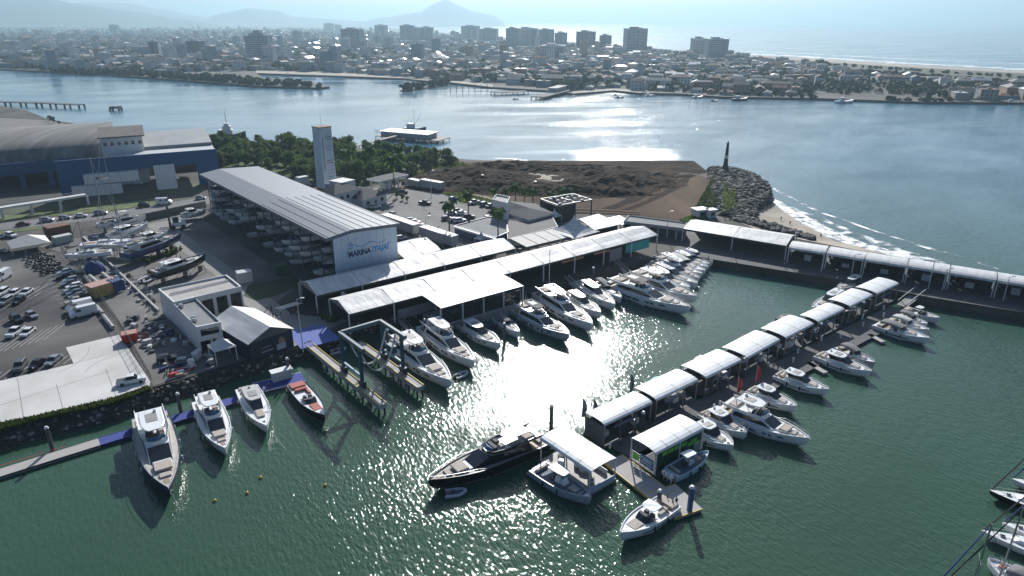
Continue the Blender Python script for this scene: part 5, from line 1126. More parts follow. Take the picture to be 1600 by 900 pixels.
        seat(X(.08), 0, L*.13, w_*.72, .35, None, cush, nm='sunpad'); seat(X(.22), 0, L*.05, w_*.6, .5); seat(X(.30), w_*.24, L*.12, w_*.14, .4); seat(X(.44), w_*.13, L*.05, w_*.17, .65, None, CUSHD); seat(X(.44), -w_*.13, L*.05, w_*.17, .65, None, CUSHD)
        q = MB(); q.box(X(.51), 0, dz, L*.05, w_*.55, .5); q.build('helm_console', CUSHD, t); seat(X(.72), 0, L*.17, w_*.42, .14, sh(.72)+.02, cush, nm='sunpad'); q = MB(); q.box(X(.90), 0, sh(.9)+.02, L*.04, .4, .08); q.build('anchor_locker', W, t)
        if outb == -1:
            q = MB()
            for s in (-1, 1): q.tube((X(.22), s*w_*.4, dz), (X(.34), s*w_*.33, dz+1.6), .08, .07, 5)
            q.tube((X(.34), -w_*.33, dz+1.6), (X(.34), w_*.33, dz+1.6), .08, .08, 5); q.build('tow_arch', CUSHD, t); slabroof(X(.33), X(.50), w_*.6, w_*.5, dz+1.6, .08, W, 'hardtop')
    elif kind == 'console':
        q = MB(); rs = []
        for i in range(10):
            f = .05+.83*i/9; h = hb(f)*.84; rs.append([(X(f), h, sh(f)+.03), (X(f), -h, sh(f)+.03)])
        q.rings(rs, closed=False, caps=False); q.build('cockpit_sole', pm('shaded_sole_blue', (.09, .12, .16), .7), t)  # cockpit shade put into the sole colour
        q = MB(); q.fru([(X(.40), -w_*.18, dz), (X(.58), -w_*.16, dz), (X(.58), w_*.16, dz), (X(.40), w_*.18, dz)], [(X(.42), -w_*.16, dz+1.1), (X(.53), -w_*.13, dz+1.1), (X(.53), w_*.13, dz+1.1), (X(.42), w_*.16, dz+1.1)]); q.build('console', W, t)
        q = MB(); q.poly([(X(.53), -w_*.13, dz+1.12), (X(.53), w_*.13, dz+1.12), (X(.50), w_*.14, dz+1.8), (X(.50), -w_*.14, dz+1.8)]); q.build('windscreen', GLB, t)
        slabroof(X(.30), X(.57), w_*.52, w_*.46, dz+2.05, .12); posts(X(.34), X(.54), w_*.36, dz+.3, dz+2.05, .05)
        seat(X(.35), 0, L*.06, w_*.34, .7, None, CUSHD); seat(X(.10), 0, L*.05, w_*.6, .45); seat(X(.70), 0, L*.14, w_*.34, .35); seat(X(.84), 0, L*.06, w_*.3, .35)
    for i in range(max(0, outb)):
        y = (i-(outb-1)/2)*.75; q = MB(); q.rings([[(X(0)-.9+a, y+b, zz) for a, b in pts] for zz, pts in ((.9, [(-.2, -.22), (.45, -.22), (.45, .22), (-.2, .22)]), (1.45, [(-.3, -.27), (.5, -.27), (.5, .27), (-.3, .27)]), (1.75, [(-.1, -.18), (.35, -.18), (.35, .18), (-.1, .18)]))]); q.box(X(0)-.7, y, -.4, .3, .16, 1.3); q.build('outboard', W, t)
    if cover:
        q = MB(); q.poly([(X(.655), -w_*.21, dz+.25), (X(.655), w_*.21, dz+.25), (X(.53), w_*.26, dz+1.45), (X(.53), -w_*.26, dz+1.45)]); q.build('windscreen_cover', cover, t)
    return t
gc = 'grey_canvas'
yacht('navy-hulled flybridge yacht with dark windscreen and teak bow lounge, moored stern to the carpeted dock', (236, 657), (267, 777), 'fly', NAVY, accent=None, B=6.6, deckm=pm('deck_beige', (.45, .42, .38), .6), cover=None)
yacht('white flybridge yacht with grey windscreen cover, next right of the navy-hulled yacht', (322, 632), (354, 710), 'fly', W, B=5.2, cover=CANV)
yacht('white hardtop cruiser with grey canvas, third boat along the carpeted dock', (386, 612), (418, 673), 'hardtop', W, B=4.6, roofm=CANW, dark_roof=False)
yacht('dark-hulled open boat with coral sunpads beside the blue-carpeted pontoon', (462, 606), (508, 656), 'open', BLK, B=4.0, cush=CUSHR)
yacht('black-hulled sport yacht with white superstructure, its bow pointing left in the glitter', (845, 690), (668, 760), 'sportfly', BLK, B=6.2, biminim=pm('smoked_hardtop', (.16, .17, .18), .3), deckm=pm('deck_grey_beige', (.24, .225, .21), .6), teak=False, fbk=.95, cabm=BLK, coam=BLK)
yacht('large white flybridge yacht right beside the travel lift', (618, 536), (706, 605), 'fly', W, B=6.3)
yacht('white flybridge yacht with sunshade over its bow, second from the travel lift', (665, 515), (742, 573), 'fly', W, B=5.6)
yacht('white sport yacht with wedge-shaped black hull windows, third from the travel lift', (722, 508), (782, 543), 'hardtop', W, B=4.6)
yacht('small white boat wedged between two larger yachts by the widest marquee bay', (775, 500), (812, 523), 'bimini', W, B=2.9, name='motor_boat', cat='motor boat')
yacht('grey-roofed sport yacht in front of the widest marquee bay', (808, 488), (890, 530), 'fly', pm('silver_hull', (.42, .44, .46), .25), B=5.4, dark_roof=True)
yacht('tall white flybridge yacht right of the grey-roofed sport yacht', (842, 462), (926, 515), 'fly', W, B=5.8)
yacht('white express cruiser just right of the tall flybridge yacht', (885, 462), (939, 494), 'hardtop', W, B=4.2)
yacht('white cruiser with blue-tinted roof glass left of the biggest yacht', (905, 445), (961, 482), 'hardtop', W, B=4.4, accent=GLB)
yacht('small white boat with red seats behind the biggest yacht', (930, 443), (971, 470), 'bimini', W, B=3.2, name='motor_boat', cat='motor boat', biminim=CANV, cush=RED)
yacht('biggest white yacht in the basin, with square black hull windows and dark-topped flybridge', (950, 447), (1079, 488), 'fly', W, B=7.0, dark_roof=True)
yacht('white flybridge yacht right behind the biggest yacht', (985, 436), (1089, 470), 'fly', W, B=6.2)
rowb = [((1010, 425), (1078, 455), 'hardtop'), ((1015, 418), (1090, 449), 'hardtop'), ((1022, 412), (1093, 440), 'fly'), ((1032, 408), (1097, 433), 'hardtop'), ((1042, 404), (1102, 428), 'bimini'), ((1048, 400), (1106, 422), 'hardtop'), ((1056, 399), (1110, 417), 'bimini'), ((1064, 397), (1114, 412), 'hardtop'), ((1070, 394), (1110, 406), 'open')]
for i, (a, b, k) in enumerate(rowb):
    yacht('white %s in the crowded inner row, %s behind the biggest yacht' % ({'hardtop': 'hardtop cruiser', 'fly': 'flybridge cruiser', 'bimini': 'boat under a canvas bimini', 'open': 'open runabout'}[k], ORD[i+1]), a, b, k, W, B=4.3 if i < 5 else 3.6, group='boats of the crowded inner row', biminim=CANW if i == 4 else CANB)
yacht('white express cruiser with open roof hatch, first right of the green-walled canopy', (1082, 668), (1146, 699), 'hardtop', W, B=4.6)
yacht('white hardtop cruiser between the express cruiser and the long flybridge yacht', (1100, 648), (1167, 680), 'hardtop', W, B=4.4)
yacht('long white flybridge yacht with sweeping side windows, largest on the outer side of the pier', (1128, 640), (1265, 692), 'fly', W, B=6.0, accent=GLB)
yacht('white hardtop cruiser behind the long flybridge yacht', (1172, 612), (1245, 638), 'hardtop', W, B=4.3)
yacht('white cruiser with black hull stripe, alone between the pier canopies four and five', (1214, 588), (1295, 612), 'hardtop', W, B=4.4)
yacht('white sport cruiser with wedge windows and dark roof slats, sixth pier berth', (1278, 558), (1362, 584), 'hardtop', W, B=4.6)
yacht('grey-hulled boat under a dark bimini behind the wedge-windowed cruiser', (1310, 546), (1367, 570), 'bimini', pm('silver_hull', (.42, .44, .46), .25), B=3.4, biminim=CANV)
yacht('white boat with navy hull side and grey bimini, nearest of the four by the gangway', (1368, 510), (1452, 532), 'bimini', W, B=4.6, accent=NAVY, biminim=CANV)
yacht('white cruiser with white bimini, second of the four by the gangway', (1388, 502), (1452, 518), 'bimini', W, B=3.8, biminim=CANW)
yacht('white boat with grey canvas, third of the four by the gangway', (1402, 495), (1449, 508), 'bimini', W, B=3.4, biminim=CANV)
yacht('white open boat with arch and teak bow seat, closest to the gangway', (1413, 486), (1468, 499), 'open', W, B=3.6, outb=-1)
yacht('white cruiser with its bow out from under the seventh pier canopy', (1318, 462), (1267, 487), 'hardtop', W, B=4.0)
yacht('white boat behind the canopy at the breakwater end of the row', (1345, 440), (1306, 456), 'hardtop', W, B=3.6)
yacht('dark-topped boat showing behind the fourth pier canopy', (1236, 503), (1194, 521), 'hardtop', W, B=3.8, dark_roof=True)
yacht('dark-topped boat showing behind the third pier canopy', (1174, 536), (1137, 553), 'hardtop', W, B=3.8, dark_roof=True)
yacht('boat showing behind the second pier canopy', (1106, 569), (1069, 584), 'hardtop', W, B=3.6)
yacht('pale teal-covered boat showing behind the nearest pier canopies', (1036, 602), (1002, 617), 'bimini', W, B=3.4, biminim=pm('teal_canvas', (.2, .45, .42), .8))
yacht('pale blue centre-console boat with three outboards tied to the green-walled canopy', (1048, 744), (1107, 708), 'console', pm('ice_blue_hull', (.42, .56, .68), .25), B=3.4, outb=3, name='motor_boat', cat='motor boat')
yacht('grey open utility boat with white T-top moored along the left outer canopy', (838, 735), (924, 783), 'console', pm('grey_hull', (.34, .38, .42), .35), B=4.0, outb=0, name='motor_boat', cat='motor boat')
yacht('white open sport boat with dark arch at the pier head', (1048, 789), (968, 838), 'open', W, B=4.2, cush=CUSH, outb=-1, name='motor_boat', cat='motor boat')
def rib(label, a, b, z=0, name='inflatable_boat', mt=None):
    A, Bp = G(*a, z+.3), G(*b, z+.3); d = Bp-A; L = d.length; t = thing(name, label, 'inflatable boat', ((A.x+Bp.x)/2, (A.y+Bp.y)/2, z), math.atan2(d.y, d.x))
    q = MB(); w_ = L*.24; pts = [(-L/2, -w_, .35), (L*.15, -w_, .38), (L*.38, -w_*.6, .5), (L/2, 0, .6), (L*.38, w_*.6, .5), (L*.15, w_, .38), (-L/2, w_, .35)]; q.path(pts, .26, 8); q.build('tube', mt or pm('light_grey_hypalon', (.45, .47, .5), .6), t)
    q = MB(); q.prism([(-L/2, -w_), (L*.15, -w_), (L*.45, 0), (L*.15, w_), (-L/2, w_)], -.1, .2); q.build('floor', GREYD, t); q = MB(); q.box(-.1*L, 0, .2, L*.16, w_*.8, .5); q.build('seat', CUSHD, t); q = MB(); q.box(-L/2-.1, 0, 0, .4, .35, 1.0); q.build('outboard', BLK, t)
rib('small grey inflatable tender under the bow of the black-hulled yacht', (695, 772), (728, 768)); rib('inflatable boat stowed by the stern of the grey utility boat', (832, 741), (850, 728)); rib('white inflatable craft beside the large yacht near the lift', (712, 590), (730, 582)); rib('inflatable boat on the stern of the small boats by the widest bay', (788, 500), (805, 512)); rib('small inflatable boat between the lift runways', (515, 552), (540, 545))
# swim ladder platform of the navy yacht side, mooring lines
def line(label, a, za, b, zb, r=.03, m=None):
    A, B = G(*a, za), G(*b, zb); q = MB(); q.path([A.lerp(B, k/8)-Vector((0, 0, .6*math.sin(math.pi*k/8)*(za > .5))) for k in range(9)], r, 4); tag(q.build('mooring_line', m or CANW), label, 'mooring line')
line('pale mooring line running from the third dock boat bow into the water', (422, 670), 1.6, (462, 717), -.1); line('mooring line from the bow of the white yacht with the grey cover', (355, 706), 1.7, (380, 732), -.1); line('mooring line from the bow of the coral-cushioned open boat', (513, 655), 1.2, (522, 680), -.1); line('mooring line from the bow of the cruiser beside the green-walled canopy', (1146, 697), 1.4, (1158, 716), -.1); line('mooring line from the navy yacht bow', (270, 772), 2, (284, 805), -.1)
for i, (px, py) in enumerate([(407, 747), (386, 771), (336, 783), (508, 759)]):
    p = G(px, py, 0); t = thing('buoy', 'small yellow buoy floating %s' % ['between the two white yachts and the glitter', 'below the white yacht with the grey cover', 'right of the navy yacht', 'at the edge of the sun glitter'][i], 'buoy', p); q = MB(); q.ball((0, 0, .05), .32, .32, .35, n=10); q.build('float', YEL, t); q = MB(); q.tube((0, 0, .3), (0, 0, .55), .06, .04, 5); q.build('eye', STEELD, t)
# ---- sailing yachts at the right bottom corner
def sailboat(label, bow, ln, hd, hull=W, mast=16, furl=STEELD, B=None, boomcov=None, z=0, loc=None, cradle=False, rig=True, drs=0):
    b = G(*bow, z+1.3); u = Vector((math.cos(R(hd)), math.sin(R(hd)), 0)); c = b-u*ln/2; B = B or ln*.29
    t = thing('sailing_yacht', label, 'sailing yacht', (c.x, c.y, z), R(hd)); mb, hb, sh = hullmb(ln, B, 1.25, .25, 1.9, draft=.6, trans=.8); mb.build('hull', hull, t)
    X = lambda f: -ln/2+ln*f; q = MB(); q.rings([[(X(.02+.965*i/12), hb(.02+.965*i/12)*.985, sh(.02+.965*i/12)+.01), (X(.02+.965*i/12), -hb(.02+.965*i/12)*.985, sh(.02+.965*i/12)+.01)] for i in range(13)], closed=False, caps=False); q.build('deck', W, t)
    q = MB(); q.fru([(X(.34), -B*.28, 1.2), (X(.72), -B*.14, 1.3), (X(.72), B*.14, 1.3), (X(.34), B*.28, 1.2)], [(X(.36), -B*.22, 1.75), (X(.66), -B*.10, 1.65), (X(.66), B*.10, 1.65), (X(.36), B*.22, 1.75)]); q.build('coachroof', W, t)
    for f in (.42, .56, .80): q = MB(); q.box(X(f), 0, 1.72 if f < .7 else 1.42, .6, .55, .05); q.build('hatch', GL, t)
    for s in (-1, 1): q = MB(); q.poly([(X(.40), s*B*.262, 1.42), (X(.60), s*B*.20, 1.47), (X(.60), s*B*.185, 1.58), (X(.40), s*B*.24, 1.62)]); q.build('window', GL, t)
    q = MB(); q.box(X(.18), 0, 1.15, ln*.26, B*.46, .05); q.build('cockpit', TEAK, t)
    if rig:
        q = MB(); q.tube((X(.56), 0, 1.6), (X(.56)-.1, 0, mast), .13, .09, 8)
        for zz in (mast*.4, mast*.7): q.tube((X(.56), -B*.33, zz), (X(.56), B*.33, zz), .04, .04, 4)
        q.build('mast', STEEL, t); q = MB(); q.tube((X(.56), 0, 2.5), (X(.18), 0, 2.6), .2, .16, 6); q.build('boom', boomcov or CANB, t)
        q = MB(); q.tube((X(.97), 0, 1.7), (X(.57), 0, mast*.96), .12, .06, 6); q.build('furled_sail', furl, t)
        q = MB(); q.tube((X(.02), 0, 1.4), (X(.56), 0, mast), .03, .03, 4)
        for s in (-1, 1): q.tube((X(.53), s*B*.45, 1.4), (X(.56), 0, mast*.95), .03, .03, 4)
        q.build('rigging', STEELD, t)
    q = MB()
    for s in (-1, 1):
        pts = [(X(f), s*max(.05, hb(f)-.08), sh(f)+.6) for f in (.1, .3, .5, .7, .85, .99)]; q.path(pts, .025, 4)
        for p in pts: q.tube((p[0], p[1], p[2]-.6), p, .02, .02, 4)
    q.build('guard_rail', STEEL, t)
    if cradle:
        q = MB(); q.box(0, 0, -1.5, ln*.12, .5, 1.1); q.build('keel', pm('antifoul_blue', (.04, .06, .12), .7), t)
        for f in (.25, .7):
            for s in (-1, 1): q = MB(); q.tube((X(f), s*B*.5, -z+LAND), (X(f), s*B*.33, .1), .08, .08, 5); q.build('prop', STEELD, t)
    return t
HDS = 152
sailboat('white sailing yacht farthest up the right edge', (1580, 748), 11, HDS, W, 13, furl=CANB)
sailboat('black-hulled sailing yacht with white deck, second down the right edge', (1545, 766), 13, HDS, BLK, 15)
sailboat('white sailing yacht with furled dark sail tucked behind the biggest one', (1565, 817), 11.5, HDS, W, 13, furl=CANB)
sailboat('largest white sailing yacht in the corner, with plain foredeck hatch', (1533, 829), 13, HDS, W, 13.5, furl=STEELD)
yacht('white motorboat with coral foredeck pad among the sailing yachts', (1612, 925), (1543, 874), 'bimini', W, B=3.4, cush=CUSHR, biminim=CANV)
sailboat('sailing yacht cut off by the bottom edge, its mast rising over the water', (1478, 905), 12, HDS, W, 15, furl=BLK)
sailboat('sailing yacht at the bottom edge with a blue furled sail', (1420, 955), 12, HDS, W, 17, furl=pm('furled_blue', (.03, .06, .25), .7))
# ---- boats ashore in the yard
def ashore(t, L, z0): 
    for f in (-.3, .05, .3):
        for s in (-1, 1): q = MB(); q.tube((L*f, s*L*.14, LAND-z0), (L*f, s*L*.09, .3), .09, .09, 5); q.build('prop', STEELD, t)
    q = MB()
    for f in (-.3, .05, .3): q.box(L*f, 0, LAND-z0, 1.0, .8, z0-LAND-.3); 
    q.build('keel_block', WOOD, t)
zb = LAND+1.9
t = yacht('black-hulled sport cruiser propped up in the yard beside the white building', (240, 432), (322, 402), 'hardtop', BLK, z=zb, B=5.0, fbk=1.1, teak=False); ashore(t, 19, zb)
t = yacht('blue-hulled flybridge cruiser propped up in the yard', (195, 402), (284, 369), 'sportfly', pm('blue_grey_hull', (.05, .08, .17), .25), z=zb, B=5.2, teak=False); ashore(t, 19, zb)
t = yacht('white cruiser propped up behind the blue-hulled one', (215, 380), (262, 362), 'hardtop', W, z=zb, B=4.2); ashore(t, 12, zb)
t = yacht('white cruiser with teal windscreen and red waterline in the yard', (172, 372), (232, 350), 'hardtop', W, z=zb, B=4.6, accent=pm('teal_glass', (.1, .35, .38), .2)); ashore(t, 15, zb)
t = yacht('white boat on the roadside edge of the yard', (152, 353), (215, 341), 'bimini', W, z=zb, B=4.2); ashore(t, 14, zb)
t = yacht('black-windowed white cruiser nearest the forklift', (176, 352), (228, 338), 'fly', W, z=zb, B=4.4); ashore(t, 14, zb)
t = sailboat('white hull sailing yacht with the tallest white mast in the yard', (150, 382), 16, 200, W, 33, z=zb+1, cradle=True, furl=CANW)
t = sailboat('sailing yacht in the yard with the second mast, thin and grey', (205, 373), 14, 20, W, 27, z=zb+1, cradle=True, furl=STEEL)
t = sailboat('white covered sailing yacht at the left of the yard', (100, 398), 12, 205, W, 11, z=zb+1, cradle=True)
t = yacht('white hard-stored cruiser half under the end of the storage hall', (285, 338), (322, 328), 'hardtop', W, z=LAND+1, B=4.4)
rib('upturned pale dinghy on the ground by the black-hulled cruiser', (222, 440), (245, 428), LAND+.3); rib('pale tender under the stern of the black-hulled cruiser', (232, 425), (252, 420), LAND+.3)
# ---- boats in the racks of the hall
def small_boat(mh, mc, covered):
    L, B = 9.0, 2.9; r = thing('racked_boat', '', 'rack boat', (0, 0, -50)); mb, hb, sh = hullmb(L, B, 1.25); mb.build('hull', mh, r); X = lambda f: -L/2+L*f
    if covered:
        q = MB(); rs = []
        for i in range(9): f = .03+.9*i/8; h = hb(f); rs.append([(X(f), h*math.cos(math.pi*k/6), sh(f)+(.95*math.sin(math.pi*min(1, f*1.25)))*math.sin(math.pi*k/6)) for k in range(7)])
        q.rings(rs, closed=False, caps=False); q.build('cover', mc, r)
    else:
        q = MB(); q.rings([[(X(.02+.96*i/10), hb(.02+.96*i/10)*.95, sh(.02+.96*i/10)+.01), (X(.02+.96*i/10), -hb(.02+.96*i/10)*.95, sh(.02+.96*i/10)+.01)] for i in range(11)], closed=False, caps=False); q.build('deck', mc, r)
        q = MB(); q.fru([(X(.3), -.9, 1.2), (X(.65), -.5, 1.3), (X(.65), .5, 1.3), (X(.3), .9, 1.2)], [(X(.36), -.8, 2.0), (X(.5), -.6, 2.0), (X(.5), .6, 2.0), (X(.36), .8, 2.0)]); q.build('windscreen', GL, r)
    return r
protos = [small_boat(W, CANV, True), small_boat(W, W, False), small_boat(NAVY, CANW, True), small_boat(pm('silver_hull', (.42, .44, .46), .25), W, False), small_boat(W, CANB, True)]
trees = [tree_of(p) for p in protos]; cnt = 0; desc = ['white boat under grey cover', 'white open boat', 'navy boat under pale cover', 'silver open boat', 'white boat under blue cover']
for lv in range(3):
    for i in range(NB):
        if rng.random() < .1: continue
        k = rng.randrange(5); x = .8+(i+.5)*(HL-2)/NB; p = HP(x+rng.uniform(-.3, .3), -3.2-.5*lv+rng.uniform(0, 1.8), [.9, 5.0, 9.4][lv])
        lb = '%s, hall rack %s tier, %s bay from the lettered wall' % (desc[k], ['bottom', 'middle', 'top'][lv], ORD[i])
        rz = HX+math.pi/2+rng.uniform(-.05, .05)
        dup(protos[k], p, rz, lb, 'boats on the hall racks', (.95 if lv == 2 else 1.05), trees[k])
for p in protos:
    for c in kids(p):
        bpy.data.objects.remove(c)
    bpy.data.objects.remove(p)
# ================================================================ VEHICLES
CARM = {'white': pm('car_white', (.70, .71, .71), .22, var=.03), 'silver': pm('car_silver', (.36, .37, .38), .25, .5, var=.03), 'grey': pm('car_grey', (.13, .135, .14), .25, .4, var=.03), 'black': pm('car_black', (.012, .012, .014), .18, var=.03),
        'blue-grey': pm('car_blue_grey', (.10, .14, .20), .25, .4, var=.03), 'dark red': pm('car_dark_red', (.16, .015, .02), .22, var=.03), 'red': pm('car_red', (.42, .03, .03), .22, var=.03), 'beige': pm('car_beige', (.30, .27, .22), .35, var=.03)}
LAMP = pm('headlight_glass', (.6, .6, .6), .15); TAIL = pm('taillight_red', (.3, .01, .01), .3)
def car_proto(kind, body):
    L, w_, spec = {'sedan': (4.4, 1.76, ((-2.2, .62, .86), (-1.55, .66, .92), (-1.0, .66, .92), (.9, .66, .9), (2.0, .62, .74), (2.2, .5, .62))), 'hatch': (3.95, 1.72, ((-1.97, .6, .95), (-1.8, .66, .97), (.6, .66, .95), (.7, .66, .93), (1.75, .6, .76), (1.97, .5, .62))),
                  'suv': (4.5, 1.86, ((-2.25, .7, 1.05), (-2.1, .76, 1.08), (.6, .76, 1.06), (1.0, .76, 1.05), (2.1, .72, .92), (2.25, .6, .8))), 'pickup': (5.3, 1.9, ((-2.65, .75, 1.02), (-2.6, .8, 1.05), (.8, .8, 1.06), (1.2, .8, 1.06), (2.5, .75, .95), (2.65, .62, .82))),
                  'van': (5.9, 2.05, ((-2.95, 1.9, 2.5), (-2.9, 1.95, 2.6), (1.2, 1.9, 2.6), (1.9, 1.5, 1.75), (2.8, .9, 1.1), (2.95, .7, .9)))}[kind]
    r = thing('parked_car' if kind != 'van' else 'parked_van', '', {'suv': 'car', 'sedan': 'car', 'hatch': 'car', 'pickup': 'pickup truck', 'van': 'van'}[kind], (0, 0, -50))
    q = MB(); rs = []
    for x, _, z in spec:
        e = .86 if abs(x) > L/2-.1 else 1; rs.append([(x, -w_/2*e, .3), (x, -w_/2*e, min(z*.75, 1.0)), (x, -w_/2*e*.9, z), (x, w_/2*e*.9, z), (x, w_/2*e, min(z*.75, 1.0)), (x, w_/2*e, .3)])
    q.rings(rs); q.build('body', body, r)
    if kind != 'van':
        a, b, c, d, h = {'sedan': (-1.75, -1.05, .35, 1.1, 1.42), 'hatch': (-1.9, -1.55, .25, .95, 1.46), 'suv': (-2.15, -1.85, .3, 1.0, 1.68), 'pickup': (-.9, -.75, .55, 1.2, 1.75)}[kind]; zb_ = spec[2][2]-.03; ww = w_*.44
        q = MB(); q.fru([(a, -ww, zb_), (d, -ww, zb_), (d, ww, zb_), (a, ww, zb_)], [(b, -ww*.86, h-.04), (c, -ww*.86, h-.04), (c, ww*.86, h-.04), (b, ww*.86, h-.04)]); q.build('windows', GL, r)
        q = MB(); q.fru([(b-.05, -ww*.88, h-.04), (c+.08, -ww*.88, h-.04), (c+.08, ww*.88, h-.04), (b-.05, ww*.88, h-.04)], [(b+.1, -ww*.8, h+.03), (c-.1, -ww*.8, h+.03), (c-.1, ww*.8, h+.03), (b+.1, ww*.8, h+.03)]); q.build('roof', body, r)
        if kind == 'pickup': q = MB(); q.box(-1.75, 0, 1.03, 1.6, w_*.76, .035); q.build('cargo_bed', STEELD, r)
    else:
        q = MB(); q.poly([(1.24, -.86, 2.5), (1.92, -.84, 1.76), (1.92, .84, 1.76), (1.24, .86, 2.5)]); q.v = [(x+.05, y, z+.06) for x, y, z in q.v]; q.build('windscreen', GL, r)
        for s in (-1, 1): q = MB(); q.box(1.05, s*(w_/2-.01), 1.55, 1.1, .06, .6); q.build('side_window', GL, r)
        q = MB(); q.box(-.9, -w_/2+.01, 1.5, .8, .06, .55); q.build('side_window', GL, r)
    for x in (-L*.31, L*.31):
        for s in (-1, 1): q = MB(); q.tube((x, s*(w_/2-.2), .33), (x, s*(w_/2+.02), .33), .33, .33, 10); q.build('wheel', TYRE, r)
    for s in (-1, 1):
        q = MB(); q.box(L/2-.08, s*w_*.33, .6, .16, .32, .16); q.build('headlight', LAMP, r); q = MB(); q.box(-L/2+.06, s*w_*.36, .68, .16, .25, .18); q.build('taillight', TAIL, r)
    return r
_cp = {}
def car(label, px, py, hd, kind='sedan', col='white', group=None, px2=None, z=LAND+.09):
    k = (kind, col)
    if k not in _cp: r = car_proto(kind, CARM[col]); _cp[k] = (r, tree_of(r))
    r, tr = _cp[k]; p = G(px, py, z)
    if px2: q_ = G(*px2, z); hd = math.degrees(math.atan2(q_.y-p.y, q_.x-p.x)); p = (p+q_)/2
    return dup(r, p, R(hd), label, group, tree=tr)
rowc = [(103, 427, 'sedan', 'white'), (101, 434, 'sedan', 'black'), (111, 440, 'hatch', 'silver'), (110, 445, 'sedan', 'blue-grey'), (116, 450, 'hatch', 'white'), (115, 455, 'sedan', 'silver'), (119, 460, 'sedan', 'blue-grey'), (123, 465, 'sedan', 'grey'), (120, 474, 'pickup', 'beige'), (125, 484, 'van', 'white'), (131, 493, 'van', 'white')]
for i, (x, y, k, c) in enumerate(rowc):
    car('%s %s in the long row along the yard fence, %s from the road end' % (c, {'sedan': 'saloon car', 'hatch': 'hatchback', 'pickup': 'pickup', 'van': 'panel van'}[k], ORD[i]), x, y, 222, k, c, 'vehicles parked along the yard fence')
for a in [('white van cut by the left edge of the car park', 5, 436, 273, 'van', 'white'), ('white car at the left end of the middle car park row', 4, 460, 273, 'suv', 'white'), ('white hatchback beside the black saloon in the middle car park row', 23, 461, 273, 'hatch', 'white'), ('black and white saloon at the right end of the middle car park row', 42, 459, 275, 'sedan', 'white'),
          ('silver car at the left end of the second car park row', 9, 474, 273, 'suv', 'silver'), ('black saloon in the second car park row', 30, 472, 275, 'sedan', 'black'), ('black pickup standing alone beside the silver saloon', 27, 502, -35, 'suv', 'black'), ('silver saloon beside the black pickup', 50, 495, -35, 'sedan', 'silver'),
          ('white hatchback, right one of the facing pair in the middle of the car park', 44, 522, 275, 'sedan', 'white'), ('white suv, left one of the facing pair in the middle of the car park', 25, 522, 273, 'pickup', 'white'), ('grey suv beside the black sports car near the concrete', 32, 576, 287, 'suv', 'grey'), ('low black car between the grey suv and the silver saloon', 59, 572, 270, 'sedan', 'black'), ('silver saloon at the corner of the pale concrete', 85, 566, 271, 'sedan', 'silver'),
          ('white pickup parked on the pale concrete at the embankment hedge', 206, 598, 26, 'pickup', 'white'), ('black hatchback on the yard floor beside the debris by the embankment', 261, 563, 28, 'hatch', 'black'), ('dark parked car with a cover next to the white drums', 291, 568, 20, 'hatch', 'blue-grey'),
          ('dark red saloon driving on the road behind the pavilion tent', 37, 352, 20, 'sedan', 'dark red'), ('grey estate car parked on the road verge above the rust-red container', 74, 346, 15, 'suv', 'silver'), ('grey hatchback on the road verge, second after the estate car', 102, 342, 15, 'hatch', 'silver'), ('white saloon on the road verge, third after the estate car', 127, 339, 15, 'sedan', 'white'), ('white suv on the road verge, fourth after the estate car', 158, 335, 15, 'suv', 'silver'), ('black car on the road before the white van', 226, 323, 12, 'suv', 'black'), ('white van on the road beside the forklift mast', 257, 319, 12, 'van', 'white'), ('silver car at the end of the road by the hall', 314, 311, 12, 'hatch', 'silver'),
          ('white car with its bonnet towards the pavilion tent', 18, 370, -25, 'suv', 'white'), ('white hatchback at the left edge beside the pavilion tent', 1, 372, 70, 'hatch', 'white'), ('dark car under the left corner of the pavilion tent', 4, 395, -10, 'sedan', 'grey'), ('white van seen through the open blue warehouse', 212, 288, 10, 'van', 'white'), ('white pickup seen through the open blue warehouse', 270, 281, 8, 'pickup', 'white')]: car(*a)
